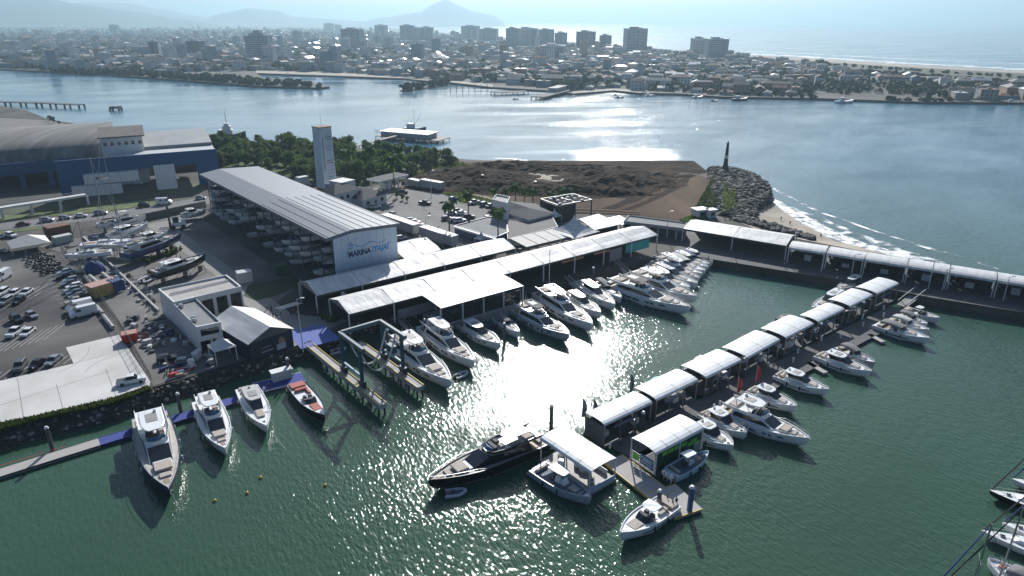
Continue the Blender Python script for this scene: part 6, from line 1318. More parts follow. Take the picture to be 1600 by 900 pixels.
for i, a in enumerate([('white suv parked in front of the gatehouse', 587, 325, 25, 'suv', 'white'), ('white hatchback at the end of the long semi-trailer', 611, 336, 150, 'hatch', 'white'), ('dark pickup with white bonnet alone in the visitor car park', 664, 319, -20, 'pickup', 'black'), ('teal-glassed white car, first in the row with the red car', 643, 346, 10, 'hatch', 'white'), ('white car directly beside the red car', 648, 349, 10, 'sedan', 'white'), ('red hatchback among white cars behind the trailer', 654, 353, 10, 'hatch', 'red'), ('silver car between the red car and the dark suv', 661, 356, 10, 'sedan', 'silver'), ('dark suv at the end of the row with the red car', 668, 359, 10, 'suv', 'black'), ('white and black car between hall and first trailer', 627, 374, 25, 'hatch', 'white'), ('dark red car peeping out behind the hall wall corner', 612, 367, 25, 'hatch', 'dark red'),
          ('dark hatchback below the nearest tall palm of the car park', 698, 343, 25, 'hatch', 'grey'), ('silver car, left of the white saloon in the cluster by the palms', 706, 335, 25, 'sedan', 'silver'), ('grey saloon at the back of the cluster by the palms', 715, 331, 25, 'sedan', 'grey'), ('large white saloon in the middle of the cluster by the palms', 721, 335, 25, 'sedan', 'white'), ('pale car in the front of the cluster by the palms', 710, 346, 20, 'sedan', 'silver'), ('white suv right beside the restaurant annex wall', 719, 347, 20, 'suv', 'white'), ('black suv under the second tall palm', 733, 341, 15, 'suv', 'black'), ('dark blue suv parked by the grass strip', 708, 313, 60, 'suv', 'blue-grey'), ('white pickup with open bed half behind the second tall palm', 741, 318, 40, 'pickup', 'white'), ('blue-grey suv left of the white tower', 757, 321, 55, 'suv', 'blue-grey'), ('blue-grey saloon right beside the white tower', 766, 323, 55, 'sedan', 'blue-grey'), ('white car by the foot of the restaurant tower', 764, 342, 20, 'hatch', 'white'), ('small white truck on the dirt road by the trees', 634, 273, -20, 'van', 'white'), ('black suv under the drive-through canopy', 629, 302, 10, 'suv', 'black')]): car(*a)
for r, tr in _cp.values():
    for c, g in tr: bpy.data.objects.remove(c)
    bpy.data.objects.remove(r)
# motorcycles parked in a cluster
mt = thing('motorcycle', '', 'motorcycle', (0, 0, 0)); q = MB()
q.rings([[(x, -w_, z0), (x, w_, z0), (x, w_, z1), (x, -w_, z1)] for x, w_, z0, z1 in ((-.9, .1, .7, .85), (-.3, .18, .4, .85), (.2, .18, .4, 1.0), (.55, .08, .7, 1.0))]); q.tube((.55, 0, .95), (.75, 0, .35), .05, .05, 5); q.tube((.5, -.35, 1.1), (.5, .35, 1.1), .03, .03, 4); q.build('frame', STEELD, mt)
for x in (-.65, .75): q = MB(); q.tube((x, -.06, .32), (x, .06, .32), .32, .32, 10); q.build('wheel', TYRE, mt)
q = MB(); q.ball((.2, 0, 1.0), .28, .17, .14, lo=-.2); q.build('fuel_tank', CARM['grey'], mt); tr = tree_of(mt); i = 0
for row in range(4):
    for k in range(9):
        o = mt if i == 0 else dup(mt, (0, 0, 0), tree=tr); p = G(70+k*3.6+row*1.2, 398+k*3.1+row*3.2-(row*1.0), LAND+.05); o.location = p+Vector((-row*2.1+rng.uniform(-.7, .7), rng.uniform(-.9, .9), 0)); o.rotation_euler = (0, 0, R(200+rng.uniform(-55, 55))); i += 1
        tag(o, 'motorcycle in the dense cluster by the fence, %s in the %s file' % (ORD[k], ORD[row]), 'motorcycle', 'motorcycles parked by the fence')
# forklift
t = thing('boat_forklift', 'big yard forklift with tall black mast beside the hall', 'forklift', G(268, 358, LAND), R(200)); q = MB(); q.box(-2.5, 0, .8, 4.2, 2.4, 1.6); q.box(-4.2, 0, .9, 1.2, 2.6, 2.4); q.build('body', WP, t); q = MB(); q.box(-1.8, 0, 2.4, 1.8, 1.7, 1.9); q.build('cab', STEELD, t)
q = MB()
for s in (-1, 1): q.box(.2, s*.9, .3, .45, .35, 9.0)
for z in (1, 3.5, 6, 9): q.box(.2, 0, z, .3, 1.8, .3)
q.build('mast', BLK, t)
for s in (-1, 1): q = MB(); q.box(2.0, s*.8, .5, 3.4, .3, .15); q.build('fork', BLK, t)
for x in (-4, -.8):
    for s in (-1, 1): q = MB(); q.tube((x, s*1.1, .8), (x, s*1.6, .8), .8, .8, 12); q.build('wheel', TYRE, t)
# fences, concrete pipes, clutter of the yard
def fence(label, pts, h=2.0, z=LAND, step=2.6, mat=STEELD, rails=3):
    t = thing('mesh_fence', label, 'fence', (0, 0, 0)); P = [G(x, y, z) for x, y in pts]; pr = MB(); n_ = 0
    for a, b in zip(P, P[1:]):
        L = (b-a).length; k = max(1, int(L/step))
        for i in range(k):
            p = a.lerp(b, i/k); q = MB(); q.tube(p, p+Vector((0, 0, h)), .06, .06, 5); q.build('post', mat, t); n_ += 1
        for j in range(rails): pr.tube(a+Vector((0, 0, h*(.1+.88*j/(rails-1)))), b+Vector((0, 0, h*(.1+.88*j/(rails-1)))), .035, .035, 4)
        m = int(L/.45)
        for i in range(m): p = a.lerp(b, i/m); pr.tube(p, p+Vector((0, 0, h)), .014, .014, 3)
    pr.build('wire_mesh', mat, t)
fence('long dark mesh fence between the car park and the boat yard', [(96, 393), (125, 425), (158, 470), (186, 510), (212, 553), (240, 602)], 2.4); fence('fence along the road side of the boat yard', [(100, 376), (130, 368), (170, 360), (226, 352)], 2.2)
t = thing('yard_wall', 'low concrete kerb wall running through the boat yard', 'kerb wall', (0, 0, 0)); a, b = G(160, 402, LAND), G(248, 487, LAND); slab(t, 'wall', a, b, LAND, LAND+.7, .5, CONC); slab(t, 'wall', G(131, 372, LAND), a, LAND, LAND+.7, .5, CONC)
t = thing('road_wall', 'dark low wall between the road and the hall yard', 'wall', (0, 0, 0)); slab(t, 'wall', G(226, 345, LAND), G(322, 324, LAND), LAND, LAND+2.6, .5, CONCD)
for i, (a, b) in enumerate([((133, 432), (143, 445)), ((140, 431), (153, 442)), ((160, 427), (173, 438)), ((150, 478), (160, 490)), ((161, 493), (176, 512)), ((120, 425), (135, 424))]):
    A, Bq = G(*a, LAND+.5), G(*b, LAND+.5); q = MB(); q.tube(A, Bq, .5, .5, 12); tag(q.build('concrete_pipe', CONC), 'grey concrete pipe lying %s' % ['first left of the blue tarpaulin heap', 'second, beside the first pipe above the yellow container', 'alone right above the yellow container', 'against the fence beside the panel vans', 'against the fence below the panel vans', 'at the top beside the fence and the blue heap'][i], 'pipe', 'concrete pipes')
t = thing('tarpaulin_heap', 'rounded heap under a deep blue tarpaulin beside the yard fence', 'heap', G(149, 424, LAND)); q = MB(); q.ball((0, 0, 0), 3.2, 2.4, 3.2, n=12, k=6, lo=0.); q.v = [(x+.3*noise.noise(Vector((x, y, z))), y+.3*noise.noise(Vector((y, z, x))), z+.35*noise.noise(Vector((x*1.5, z, y)))) for x, y, z in q.v]; q.build('tarpaulin', CANB, t)
t = thing('red_bin', 'red open skip beside the fence among scrap frames', 'skip', G(204, 532, LAND), R(30)); q = MB(); q.fru([(-1.4, -1.2, 0), (1.4, -1.2, 0), (1.4, 1.2, 0), (-1.4, 1.2, 0)], [(-1.7, -1.5, 2.0), (1.7, -1.5, 2.0), (1.7, 1.5, 2.0), (-1.7, 1.5, 2.0)]); q.build('body', RED, t); q = MB(); q.box(0, 0, 2.003, 3, 2.6, .1); q.build('load', pm('pink_rubble', (.4, .25, .2), .9), t)
SC = [CONC, CONC, WP, WOOD, STEEL, BLU, CANW, CONCD]
def clutter(label, pxs, n, smin=.4, smax=1.8, name='scrap_piece', pal=None, grp=None, hmax=1.2):
    P = [tuple(G(x, y, LAND).xy) for x, y in pxs]; xs = [p[0] for p in P]; ys = [p[1] for p in P]; k = 0
    while k < n:
        p = (rng.uniform(min(xs), max(xs)), rng.uniform(min(ys), max(ys)))
        if not inside(p, P): continue
        s = rng.uniform(smin, smax); q = MB(); h = rng.uniform(.2, hmax); m_ = rng.choice(pal or SC); z = rng.random()
        if z < .5: q.fru([(-s*.5, -s*.3, 0), (s*.5, -s*.35, 0), (s*.45, s*.3, 0), (-s*.5, s*.35, 0)], [(-s*.42, -s*.25, h), (s*.45, -s*.3, h*.8), (s*.4, s*.22, h), (-s*.45, s*.3, h*.9)])
        elif z < .8: q.tube((-s, 0, .1), (s, 0, .15+h*.3), .09, .09, 6); q.tube((-s, .4, .1), (s, .4, .1), .09, .09, 6); q.tube((0, -.3, .2), (0, .8, .2), .07, .07, 6)
        else: q.tube((0, 0, 0), (0, 0, h), s*.25, s*.22, 10)
        o = q.build(name, m_); o.location = (p[0], p[1], LAND+.06); o.rotation_euler = (0, 0, rng.random()*6.28); tag(o, label, 'scrap', grp or label); k += 1
clutter('scrap piece between the fence and the white building', [(195, 500), (250, 495), (262, 540), (225, 560)], 55, .5, 2.2, pal=[STEEL, STEELD, CONCD, WOOD, STEEL, CONC, CANW])
clutter('loose part between the pipes and the black-hulled cruiser', [(165, 420), (215, 470), (245, 495), (240, 450), (200, 425)], 55, .3, 1.4)
clutter('crate or slab on the embankment side of the yard', [(245, 570), (330, 545), (335, 572), (250, 598)], 34, .5, 1.9, pal=[WP, CONC, RED, WOOD, BLU, CONC])
clutter('stacked item in the shade beside the white building', [(262, 510), (300, 540), (290, 555), (262, 540)], 10, .6, 1.8)
clutter('dark item stored below the sailing yachts ashore', [(100, 385), (240, 355), (250, 375), (120, 410)], 34, .6, 2.4, pal=[STEELD, CONCD, WP, WP, WOOD, CANB])
for i, (px, py) in enumerate([(306, 562), (311, 558), (300, 573)]): t = thing('drum', 'white drum by the embankment next to the pagoda tent, %s in line' % ORD[i], 'drum', G(px, py, LAND)); q = MB(); q.tube((0, 0, 0), (0, 0, 1.7), .7, .7, 12); q.build('body', WP, t); q = MB(); q.tube((0, 0, 1.7), (0, 0, 1.85), .5, .3, 12); q.build('lid', WP, t)
# lamp posts
for g_ in ('scrap piece between the fence and the white building', 'loose part between the pipes and the black-hulled cruiser', 'crate or slab on the embankment side of the yard', 'stacked item in the shade beside the white building', 'dark item stored below the sailing yachts ashore'): uniq(g_, lambda l: -l.y, 'from the road')
def lamp(label, px, py, h, z=LAND, arm=(1.2, 0), blue=False):
    t = thing('lamp_post', label, 'lamp post', G(px, py, z)); q = MB(); q.tube((0, 0, 0), (0, 0, h), .14, .08, 8); q.build('pole', POSTS, t); q = MB(); q.tube((0, 0, h), (arm[0], arm[1], h+.3), .06, .05, 5); q.build('arm', POSTS, t); q = MB(); q.box(arm[0], arm[1], h+.25, .8, .35, .14); q.build('lamp_head', STEEL, t)
for a in [('tall white lamp post on the apron left of the travel lift', 474, 550, 12.5, LAND), ('lamp post before the long marquee near its middle', 858, 445, 10), ('lamp post with small blue sign where the quay meets the breakwater', 1041, 372, 9), ('lamp post by the gatehouse corner', 560, 325, 8), ('lamp post behind the storage hall near the banner tower', 516, 307, 8), ('lamp post in the visitor car park beside the grey container', 674, 309, 11), ('lamp post in the dirt field', 750, 296, 6), ('lamp post next to the second semi-trailer', 667, 386, 10), ('lamp post by the palms behind the restaurant', 832, 303, 5),
          ('lamp post on the breakwater promenade before the second arched canopy', 1330, 430, 6), ('lamp post on the breakwater promenade beside the gangway', 1472, 454, 6), ('tall lamp post on the breakwater before the gangway', 1450, 452, 8), ('lamp post on the promenade before the fifth canopy', 1567, 470, 6.5), ('lamp post on the promenade before the first arched canopy', 1283, 424, 6), ('thin lamp post in the far-left gravel area', 70, 368, 7), ('lamp post on the road bend', 100, 350, 8)]: lamp(*a)
# planter of yellow-green shrubs in yard and small green items come with the plants
# parking stall lines
q = MB()
def stall(a, b, n, ln, hd):
    for i in range(n):
        p = G(a[0]+(b[0]-a[0])*i/(n-1), a[1]+(b[1]-a[1])*i/(n-1), LAND+.045); q.box(p.x, p.y, LAND+.041, ln, .13, .006, R(hd))
stall((60, 400), (130, 500), 18, 5, 222); stall((-5, 470), (70, 452), 7, 10, 94); stall((-10, 545), (85, 518), 9, 9, 94); stall((-10, 590), (110, 560), 9, 5, 92)
tag(q.build('parking_lines', pm('worn_line_paint', (.45, .45, .43), .8)), kind='structure')
q = MB()
def stall2(a, b, n, ln, hd):
    for i in range(n):
        p = G(a[0]+(b[0]-a[0])*i/(n-1), a[1]+(b[1]-a[1])*i/(n-1), LAND+.04); q.box(p.x, p.y, LAND+.035, ln, .14, .006, R(hd))
stall2((625, 325), (690, 358), 16, 5, 5); stall2((650, 315), (705, 342), 13, 5, 5); stall2((690, 318), (745, 335), 10, 5, 60)
tag(q.build('parking_lines', pm('worn_line_paint', (.45, .45, .43), .8)), kind='structure')
# zebra crossing and carpet on the lift apron
q = MB(); a, b = G(434, 483, LAND), G(468, 473, LAND); d = (b-a)
for i in range(8): p = a+d*(i+.5)/8; q.box(p.x, p.y, LAND+.072, .5, 2.6, .006, math.atan2(d.y, d.x)+.5)
tag(q.build('crosswalk', WP), kind='structure')
for nm, px_, m_ in (('blue_carpet', [(447, 518), (505, 506), (533, 530), (470, 545)], pm('pale_blue_carpet', (.12, .16, .42), .9)), ('green_carpet', [(388, 446), (460, 430), (475, 445), (430, 462), (400, 470), (380, 462)], pm('green_turf_carpet', (.035, .06, .025), .95))): sheet(nm, px_, LAND+.075, m_, th=.02)
# ================================================================ PEOPLE
def person_mesh(pose, shirt, trousers, hairm):
    """one skinned figure; clothes are faces of the same surface"""
    J = {'stand': [(0, 0, .95), (0, 0, 1.15), (0, 0, 1.38), (0, 0, 1.50), (0, .02, 1.60), (0, .02, 1.72), (-.18, 0, 1.40), (-.24, -.02, 1.12), (-.24, .08, .88), (.18, 0, 1.40), (.24, -.02, 1.12), (.22, .08, .88), (-.10, 0, .88), (-.11, .02, .48), (-.11, 0, .08), (-.12, .14, .04), (.10, 0, .88), (.11, .02, .48), (.11, 0, .08), (.12, .14, .04)],
         'walk': [(0, 0, .95), (0, 0, 1.15), (0, .02, 1.38), (0, .03, 1.50), (0, .05, 1.60), (0, .05, 1.72), (-.18, 0, 1.40), (-.23, .10, 1.14), (-.20, .28, .98), (.18, 0, 1.40), (.24, -.12, 1.14), (.22, -.16, .90), (-.09, 0, .88), (-.10, -.10, .48), (-.10, -.32, .12), (-.10, -.20, .04), (.09, 0, .88), (.10, .20, .50), (.10, .26, .08), (.10, .40, .05)]}[pose]
    E_ = [(0, 1), (1, 2), (2, 3), (3, 4), (4, 5), (2, 6), (6, 7), (7, 8), (2, 9), (9, 10), (10, 11), (0, 12), (12, 13), (13, 14), (14, 15), (0, 16), (16, 17), (17, 18), (18, 19)]
    Rr = [.15, .14, .15, .06, .085, .075, .07, .05, .035, .07, .05, .035, .10, .07, .045, .04, .10, .07, .045, .04]
    me = bpy.data.meshes.new('person'); me.from_pydata(J, E_, []); o = bpy.data.objects.new('person', me); COL.objects.link(o); md = o.modifiers.new('skin', 'SKIN'); o.modifiers.new('sub', 'SUBSURF').levels = 1
    sv = me.skin_vertices[0].data
    for i, r_ in enumerate(Rr): sv[i].radius = (r_, r_*.8 if i in (0, 1, 2) else r_)
    sv[0].use_root = True
    dg = bpy.context.evaluated_depsgraph_get(); dg.update(); m2 = bpy.data.meshes.new_from_object(o.evaluated_get(dg)); bpy.data.objects.remove(o)
    m2.materials.clear(); [m2.materials.append(x) for x in (SKIN, shirt, trousers, TYRE)]
    for p in m2.polygons:
        c = p.center; p.use_smooth = True
        p.material_index = 3 if c.z < .09 else 2 if c.z < .93 and abs(c.x) < .19 else 1 if c.z < 1.46 and not (abs(c.x) > .17 and c.z < 1.12) else 0
    return m2
SH = [pm('shirt_white', (.6, .6, .6), .8), pm('shirt_black', (.02, .02, .025), .8), pm('shirt_red', (.35, .03, .03), .8), pm('shirt_blue', (.05, .1, .28), .8), pm('shirt_beige', (.4, .33, .25), .8)]
TR = [pm('trousers_dark', (.02, .02, .03), .8), pm('jeans', (.05, .08, .15), .8), pm('trousers_khaki', (.25, .2, .13), .8)]
PM = [(person_mesh(ps, s, t_, None), s) for ps, s, t_ in (('stand', SH[0], TR[0]), ('walk', SH[1], TR[1]), ('stand', SH[3], TR[2]), ('walk', SH[2], TR[0]), ('stand', SH[1], TR[0]), ('walk', SH[4], TR[1]))]
PD = ['in white shirt and dark trousers', 'in black shirt and jeans, walking', 'in blue shirt and khaki trousers', 'in red shirt, walking', 'dressed all in black', 'in beige shirt and jeans, walking']
q = MB(); q.ball((0, .0, 1.70), .095, .105, .10, lo=-.2); HAIR = q.mesh('hair', pm('dark_hair', (.02, .014, .01), .7), True)
def person(px, py, k, where, z=LAND, hd=None, cat='person'):
    o = bpy.data.objects.new('person', PM[k][0]); COL.objects.link(o); o.location = G(px, py, z+.07); o.rotation_euler = (0, 0, R(rng.uniform(0, 360) if hd is None else hd)); tag(o, 'person %s %s' % (PD[k], where), cat)
    h = bpy.data.objects.new('hair', HAIR); COL.objects.link(h); h.parent = o; h.location = (0, .03, 0)
for a in [(1042, 787, 4, 'at the left of the pier head', .6), (1050, 793, 1, 'bending to a bag on the pier head', .6), (1056, 791, 2, 'at the right of the pier head', .6), (969, 695, 0, 'on the dark pier by the green-walled canopy', .6), (990, 678, 3, 'on the pier near the thick pile', .6), (420, 502, 1, 'leading the group on the lift apron', LAND), (417, 484, 0, 'at the back of the apron group', LAND), (424, 487, 4, 'close behind the leader of the apron group', LAND), (427, 497, 2, 'in the middle of the apron group', LAND), (432, 499, 3, 'at the right of the apron group', LAND), (436, 503, 0, 'nearest the blue carpet in the apron group', LAND), (439, 492, 0, 'with a white bag on the apron', LAND),
          (455, 494, 1, 'in the shade west of the marquee', LAND), (460, 492, 3, 'in the shade next to the crossing', LAND), (464, 495, 5, 'in the shade near the lamp post', LAND), (371, 458, 1, 'by the white building corner', LAND), (376, 470, 5, 'below the white building entrance', LAND), (685, 361, 4, 'walking alone in the visitor car park', LAND), (671, 338, 1, 'crossing the middle of the visitor car park', LAND), (754, 308, 3, 'on the dirt road beyond the parked cars', LAND), (1234, 352, 1, 'on the wet sand beach', .4), (1220, 345, 2, 'on the beach near the rocks', .8), (1282, 372, 4, 'near the water line behind the canopies', .1), (276, 402, 4, 'standing among shrubs by the black-hulled cruiser', LAND), (283, 407, 1, 'beside the potted shrubs in the yard', LAND),
          (421, 610, 1, 'on the blue pontoon by its kiosk', .6), (414, 614, 0, 'on the blue pontoon near the third boat', .6), (1106, 407, 0, 'on the promenade at the basin corner', LAND), (1150, 408, 1, 'on the promenade by the big breakwater marquee', LAND), (1225, 417, 5, 'on the promenade before the first arched canopy', LAND), (1215, 578, 4, 'at the black-striped cruiser stern on the pier', .6), (1208, 576, 0, 'by the finger pier of the black-striped cruiser', .6), (1105, 618, 2, 'on the pier under the second canopy edge', .6), (1150, 592, 4, 'on the pier under the third canopy edge', .6), (610, 478, 0, 'beneath the long marquee edge', LAND), (950, 425, 3, 'on the quay edge below the orange banners', LAND), (1000, 408, 0, 'on the quay near the teal banner', LAND)]: person(*a)
t = thing('bag', 'dark bag on the pier head between the standing people', 'bag', G(1052, 796, .6)); q = MB(); q.box(0, 0, 0, .7, .4, .4); q.build('body', STEELD, t); q = MB(); q.path([(-.2, 0, .4), (-.1, 0, .55), (.1, 0, .55), (.2, 0, .4)], .02, 4); q.build('handle', STEELD, t)
# ================================================================ TREES
def leafmat(name, a, b):
    if name in _m: return _m[name]
    m = pm(name, a, .75, rgb2=b, scale=.35, detail=3, spec=.25); n = m.node_tree; bs = n.nodes['Principled BSDF']
    tl = n.nodes.new('ShaderNodeBsdfTranslucent'); src = bs.inputs['Base Color'].links[0].from_socket; n.links.new(src, tl.inputs['Color'])
    mx = n.nodes.new('ShaderNodeMixShader'); mx.inputs[0].default_value = .45; n.links.new(bs.outputs[0], mx.inputs[1]); n.links.new(tl.outputs[0], mx.inputs[2]); n.links.new(mx.outputs[0], n.nodes['Material Output'].inputs['Surface']); return m
LF = [leafmat('foliage_dark', (.035, .07, .02), (.10, .17, .04)), leafmat('foliage_mid', (.055, .105, .028), (.15, .24, .05)), leafmat('foliage_olive', (.075, .10, .035), (.19, .23, .08))]
LFY = leafmat('foliage_yellow_green', (.10, .12, .02), (.28, .28, .03)); BARK = pm('bark', (.09, .07, .05), .9, var=.3)
def crown_mesh(n, rx, rz, z0, size, nclump, rr, mats, name='crown'):
    mb = MB(); cl = []
    for _ in range(nclump):
        a = rr.random()*6.28; h = rr.random(); e = (1-abs(2*h-1)**2)**.5; d = rr.random()**.5*.75
        cl.append((Vector((rx*d*e*math.cos(a)*1.05, rx*d*e*math.sin(a)*1.05, z0+rz*(h*2))), rx*rr.uniform(.24, .46)))
    for _ in range(n):
        c, r_ = rr.choice(cl); v = Vector((rr.gauss(0, 1), rr.gauss(0, 1), rr.gauss(0, 1))).normalized()*r_*rr.random()**.35; v.z *= .7; p = c+v
        nrm = (v.normalized()+Vector((rr.gauss(0, .5), rr.gauss(0, .5), rr.gauss(.5, .5)))).normalized(); u = nrm.orthogonal().normalized(); w2 = nrm.cross(u); s = size*rr.uniform(.6, 1.4)
        mb.add([p-u*s, p-w2*s*.6, p+u*s, p+w2*s*.6], [(0, 1, 2, 3)], 0)
    return mb.mesh(name, mats)
tr_rng = random.Random(11)
TP = []
for i in range(6):
    n, rx, rz, sz, ncl = [(2600, 5.2, 2.6, .34, 20), (2400, 4.6, 3.2, .34, 18), (2000, 4.0, 2.2, .34, 14), (1600, 3.2, 2.0, .32, 12), (2600, 6.0, 2.4, .36, 24), (1200, 2.4, 1.6, .28, 9)][i]
    me = crown_mesh(n, rx, rz, 1.6, sz, ncl, tr_rng, LF[i % 3]); tk = MB(); tk.tube((0, 0, -.3), (.1, 0, 2.2), .28, .2, 7)
    for k in range(5): a = k*1.26; tk.tube((.1, 0, 2.0), (rx*.5*math.cos(a), rx*.5*math.sin(a), 2.2+rz*.9), .14, .05, 5)
    TP.append((me, tk.mesh('trunk', BARK), rx))
def tree(p, k, s, rz, label, group, mat=None, name='tree'):
    r = thing(name, label, 'tree', p, rz, group); r.scale = (s, s, s*tr_rng.uniform(.85, 1.15)); c = bpy.data.objects.new('crown', TP[k][0]); COL.objects.link(c); c.parent = r; t_ = bpy.data.objects.new('trunk', TP[k][1]); COL.objects.link(t_); t_.parent = r; return r
belt = [tuple(G(x, y, LAND).xy) for x, y in [(322, 222), (330, 260), (400, 262), (470, 278), (545, 292), (600, 285), (650, 278), (712, 256), (700, 249), (640, 243), (560, 234), (430, 226)]]
xs = [p[0] for p in belt]; ys = [p[1] for p in belt]; k = 0; tries = 0; pts = []
TD = ['broad dark-crowned', 'tall dark green', 'mid-green', 'small olive-leaved', 'wide spreading dark', 'bushy low']
while k < 185 and tries < 9000:
    tries += 1; p = (tr_rng.uniform(min(xs), max(xs)), tr_rng.uniform(min(ys), max(ys)))
    if not inside(p, belt) or any((p[0]-a)**2+(p[1]-b)**2 < 14 for a, b in pts): continue
    pts.append(p); kk = tr_rng.randrange(6); tree((p[0], p[1], LAND), kk, tr_rng.uniform(.65, 1.1), tr_rng.random()*6.28, TD[kk]+' tree in the wood behind the storage hall', 'trees of the riverside wood'); k += 1
sheet('undergrowth', [(318, 222), (328, 262), (400, 264), (470, 280), (545, 293), (600, 287), (650, 280), (712, 257), (700, 248), (640, 242), (560, 233), (430, 225)], LAND+.12, LF[1], th=.1)
for i, (x, y, kk, s) in enumerate([(310, 222, 5, .9), (345, 232, 3, 1), (316, 240, 3, .8), (306, 232, 5, .7), (85, 192, 5, .8), (78, 189, 5, .9), (92, 195, 5, .6), (620, 310, 5, .6), (630, 313, 5, .5), (637, 315, 5, .45), (395, 290, 3, .8), (688, 392, 5, .35)]): tree(G(x, y, LAND), kk, s, i, 'lone %s tree %s' % (TD[kk], ['left of the riverside wood', 'at the left end of the wood behind the warehouse', 'beside the blue warehouse corner', 'by the river bank near the warehouse', 'on the bare slab bank', 'first shrub on the bank behind the arched roof', 'last shrub on the bank behind the arched roof', 'at the drive-through exit', 'next to the drive-through exit tree', 'small, third from the drive-through', 'behind the storage hall roof', 'potted beside the second trailer'][i]), None)
uniq('trees of the riverside wood', lambda l: l.x, 'from its upstream end')
# palms
def palm_mesh(h, r_, nf, sd, droop=1.0):
    rr = random.Random(sd); tk = MB(); tk.tube((0, 0, -.2), (.15, 0, h*.5), .26, .2, 8); tk.tube((.15, 0, h*.5), (.1, 0, h), .2, .17, 8); cr = MB()
    for i in range(nf):
        a = i*2.399+rr.random()*.3; e = rr.uniform(-.5, 1.1); L = r_*rr.uniform(.8, 1.1); pv = Vector((.1, 0, h)); dr = e
        for s in range(4):
            d = Vector((math.cos(a)*math.cos(dr), math.sin(a)*math.cos(dr), math.sin(dr))); nx = pv+d*L/4; sd_ = Vector((-math.sin(a), math.cos(a), 0))*L*(.20, .22, .17, .05)[s]; sd0 = Vector((-math.sin(a), math.cos(a), 0))*L*(.06, .20, .22, .17)[s]
            cr.add([pv, pv+sd0-Vector((0, 0, .15*L*(.2+.2*s))), nx+sd_-Vector((0, 0, .15*L*(.4+.2*s))), nx], [(0, 1, 2, 3)]); cr.add([pv, pv-sd0-Vector((0, 0, .15*L*(.2+.2*s))), nx-sd_-Vector((0, 0, .15*L*(.4+.2*s))), nx], [(0, 3, 2, 1)]); pv = nx; dr -= .45*droop
    return cr.mesh('crown', LF[1]), tk.mesh('trunk', pm('palm_bark', (.14, .115, .09), .9, var=.25, scale=2, stretch=(1, 1, 6)))
PP = [palm_mesh(10, 2.9, 34, 1), palm_mesh(6.5, 2.6, 34, 2), palm_mesh(13, 5.2, 26, 3, .8)]
for i, (x, y, k, s, lb) in enumerate([(702, 372, 0, 1.15, 'tall fan palm at the corner of the restaurant annex'), (732, 345, 0, 1.0, 'tall fan palm among the parked cars'), (779, 384, 0, 1.12, 'fan palm rising behind the rear marquee with its shadow on the roof'), (771, 322, 1, .95, 'fan palm left of the white restaurant tower'), (793, 320, 1, .9, 'first fan palm right of the white tower'), (805, 318, 1, 1.1, 'second fan palm right of the white tower'), (819, 322, 1, 1.0, 'third fan palm right of the white tower'), (833, 324, 1, 1.0, 'fourth fan palm right of the white tower'), (859, 328, 1, 1.0, 'first fan palm of the group by the stage frame'), (867, 331, 1, 1.0, 'second fan palm of the group by the stage frame'), (880, 322, 1, 1.0, 'third fan palm of the group by the stage frame'), (890, 323, 1, 1.0, 'fourth fan palm of the group by the stage frame'),
          (543, 285, 2, 1.0, 'tall coconut palm right of the banner tower'), (617, 300, 2, 1.05, 'tall coconut palm in front of the drive-through canopy'), (580, 266, 2, .8, 'coconut palm in the riverside wood'), (625, 262, 2, .75, 'coconut palm at the right of the riverside wood')]):
    t = thing('palm_tree', lb, 'palm', G(x, y, LAND), i*1.3); t.scale = (s, s, s)
    for nm, me in zip(('crown', 'trunk'), PP[k]): o = bpy.data.objects.new(nm, me); COL.objects.link(o); o.parent = t
# shrubs in the yard
sm_ = crown_mesh(260, .9, .5, .3, .14, 6, tr_rng, LFY); sg_ = crown_mesh(260, .9, .6, .3, .14, 6, tr_rng, LF[1]); pot = MB(); pot.tube((0, 0, 0), (0, 0, .4), .3, .4, 8); pot = pot.mesh('pot', STEELD)
for i in range(26):
    a, b = G(228, 413, LAND), G(277, 392, LAND); p = a.lerp(b, rng.random())+Vector((rng.uniform(-1.6, 1.6), rng.uniform(-1.6, 1.6), 0)); y_ = rng.random() < .45; t = thing('potted_shrub', 'potted %s shrub between the two cruisers ashore' % ('yellow' if y_ else 'green'), 'shrub', p, rng.random()*6, 'potted shrubs in the boat yard'); t.scale = (1.1,)*3
    for nm, me in (('foliage', sm_ if y_ else sg_), ('pot', pot)): o = bpy.data.objects.new(nm, me); COL.objects.link(o); o.parent = t
# white orchids / plants at the marquee corner
for i in range(12):
    p = G(498+rng.random()*32, 492+rng.random()*12, LAND); t = thing('pot_plant', 'pot plant at the shaded west end of the long marquee', 'plant', p, rng.random()*6, 'pot plants at the marquee end')
    for nm, me in (('foliage', sg_), ('pot', pot)): o = bpy.data.objects.new(nm, me); COL.objects.link(o); o.parent = t
uniq('potted shrubs in the boat yard', lambda l: l.x, 'from the tarpaulin heap'); uniq('pot plants at the marquee end', lambda l: l.x, 'from the apron')
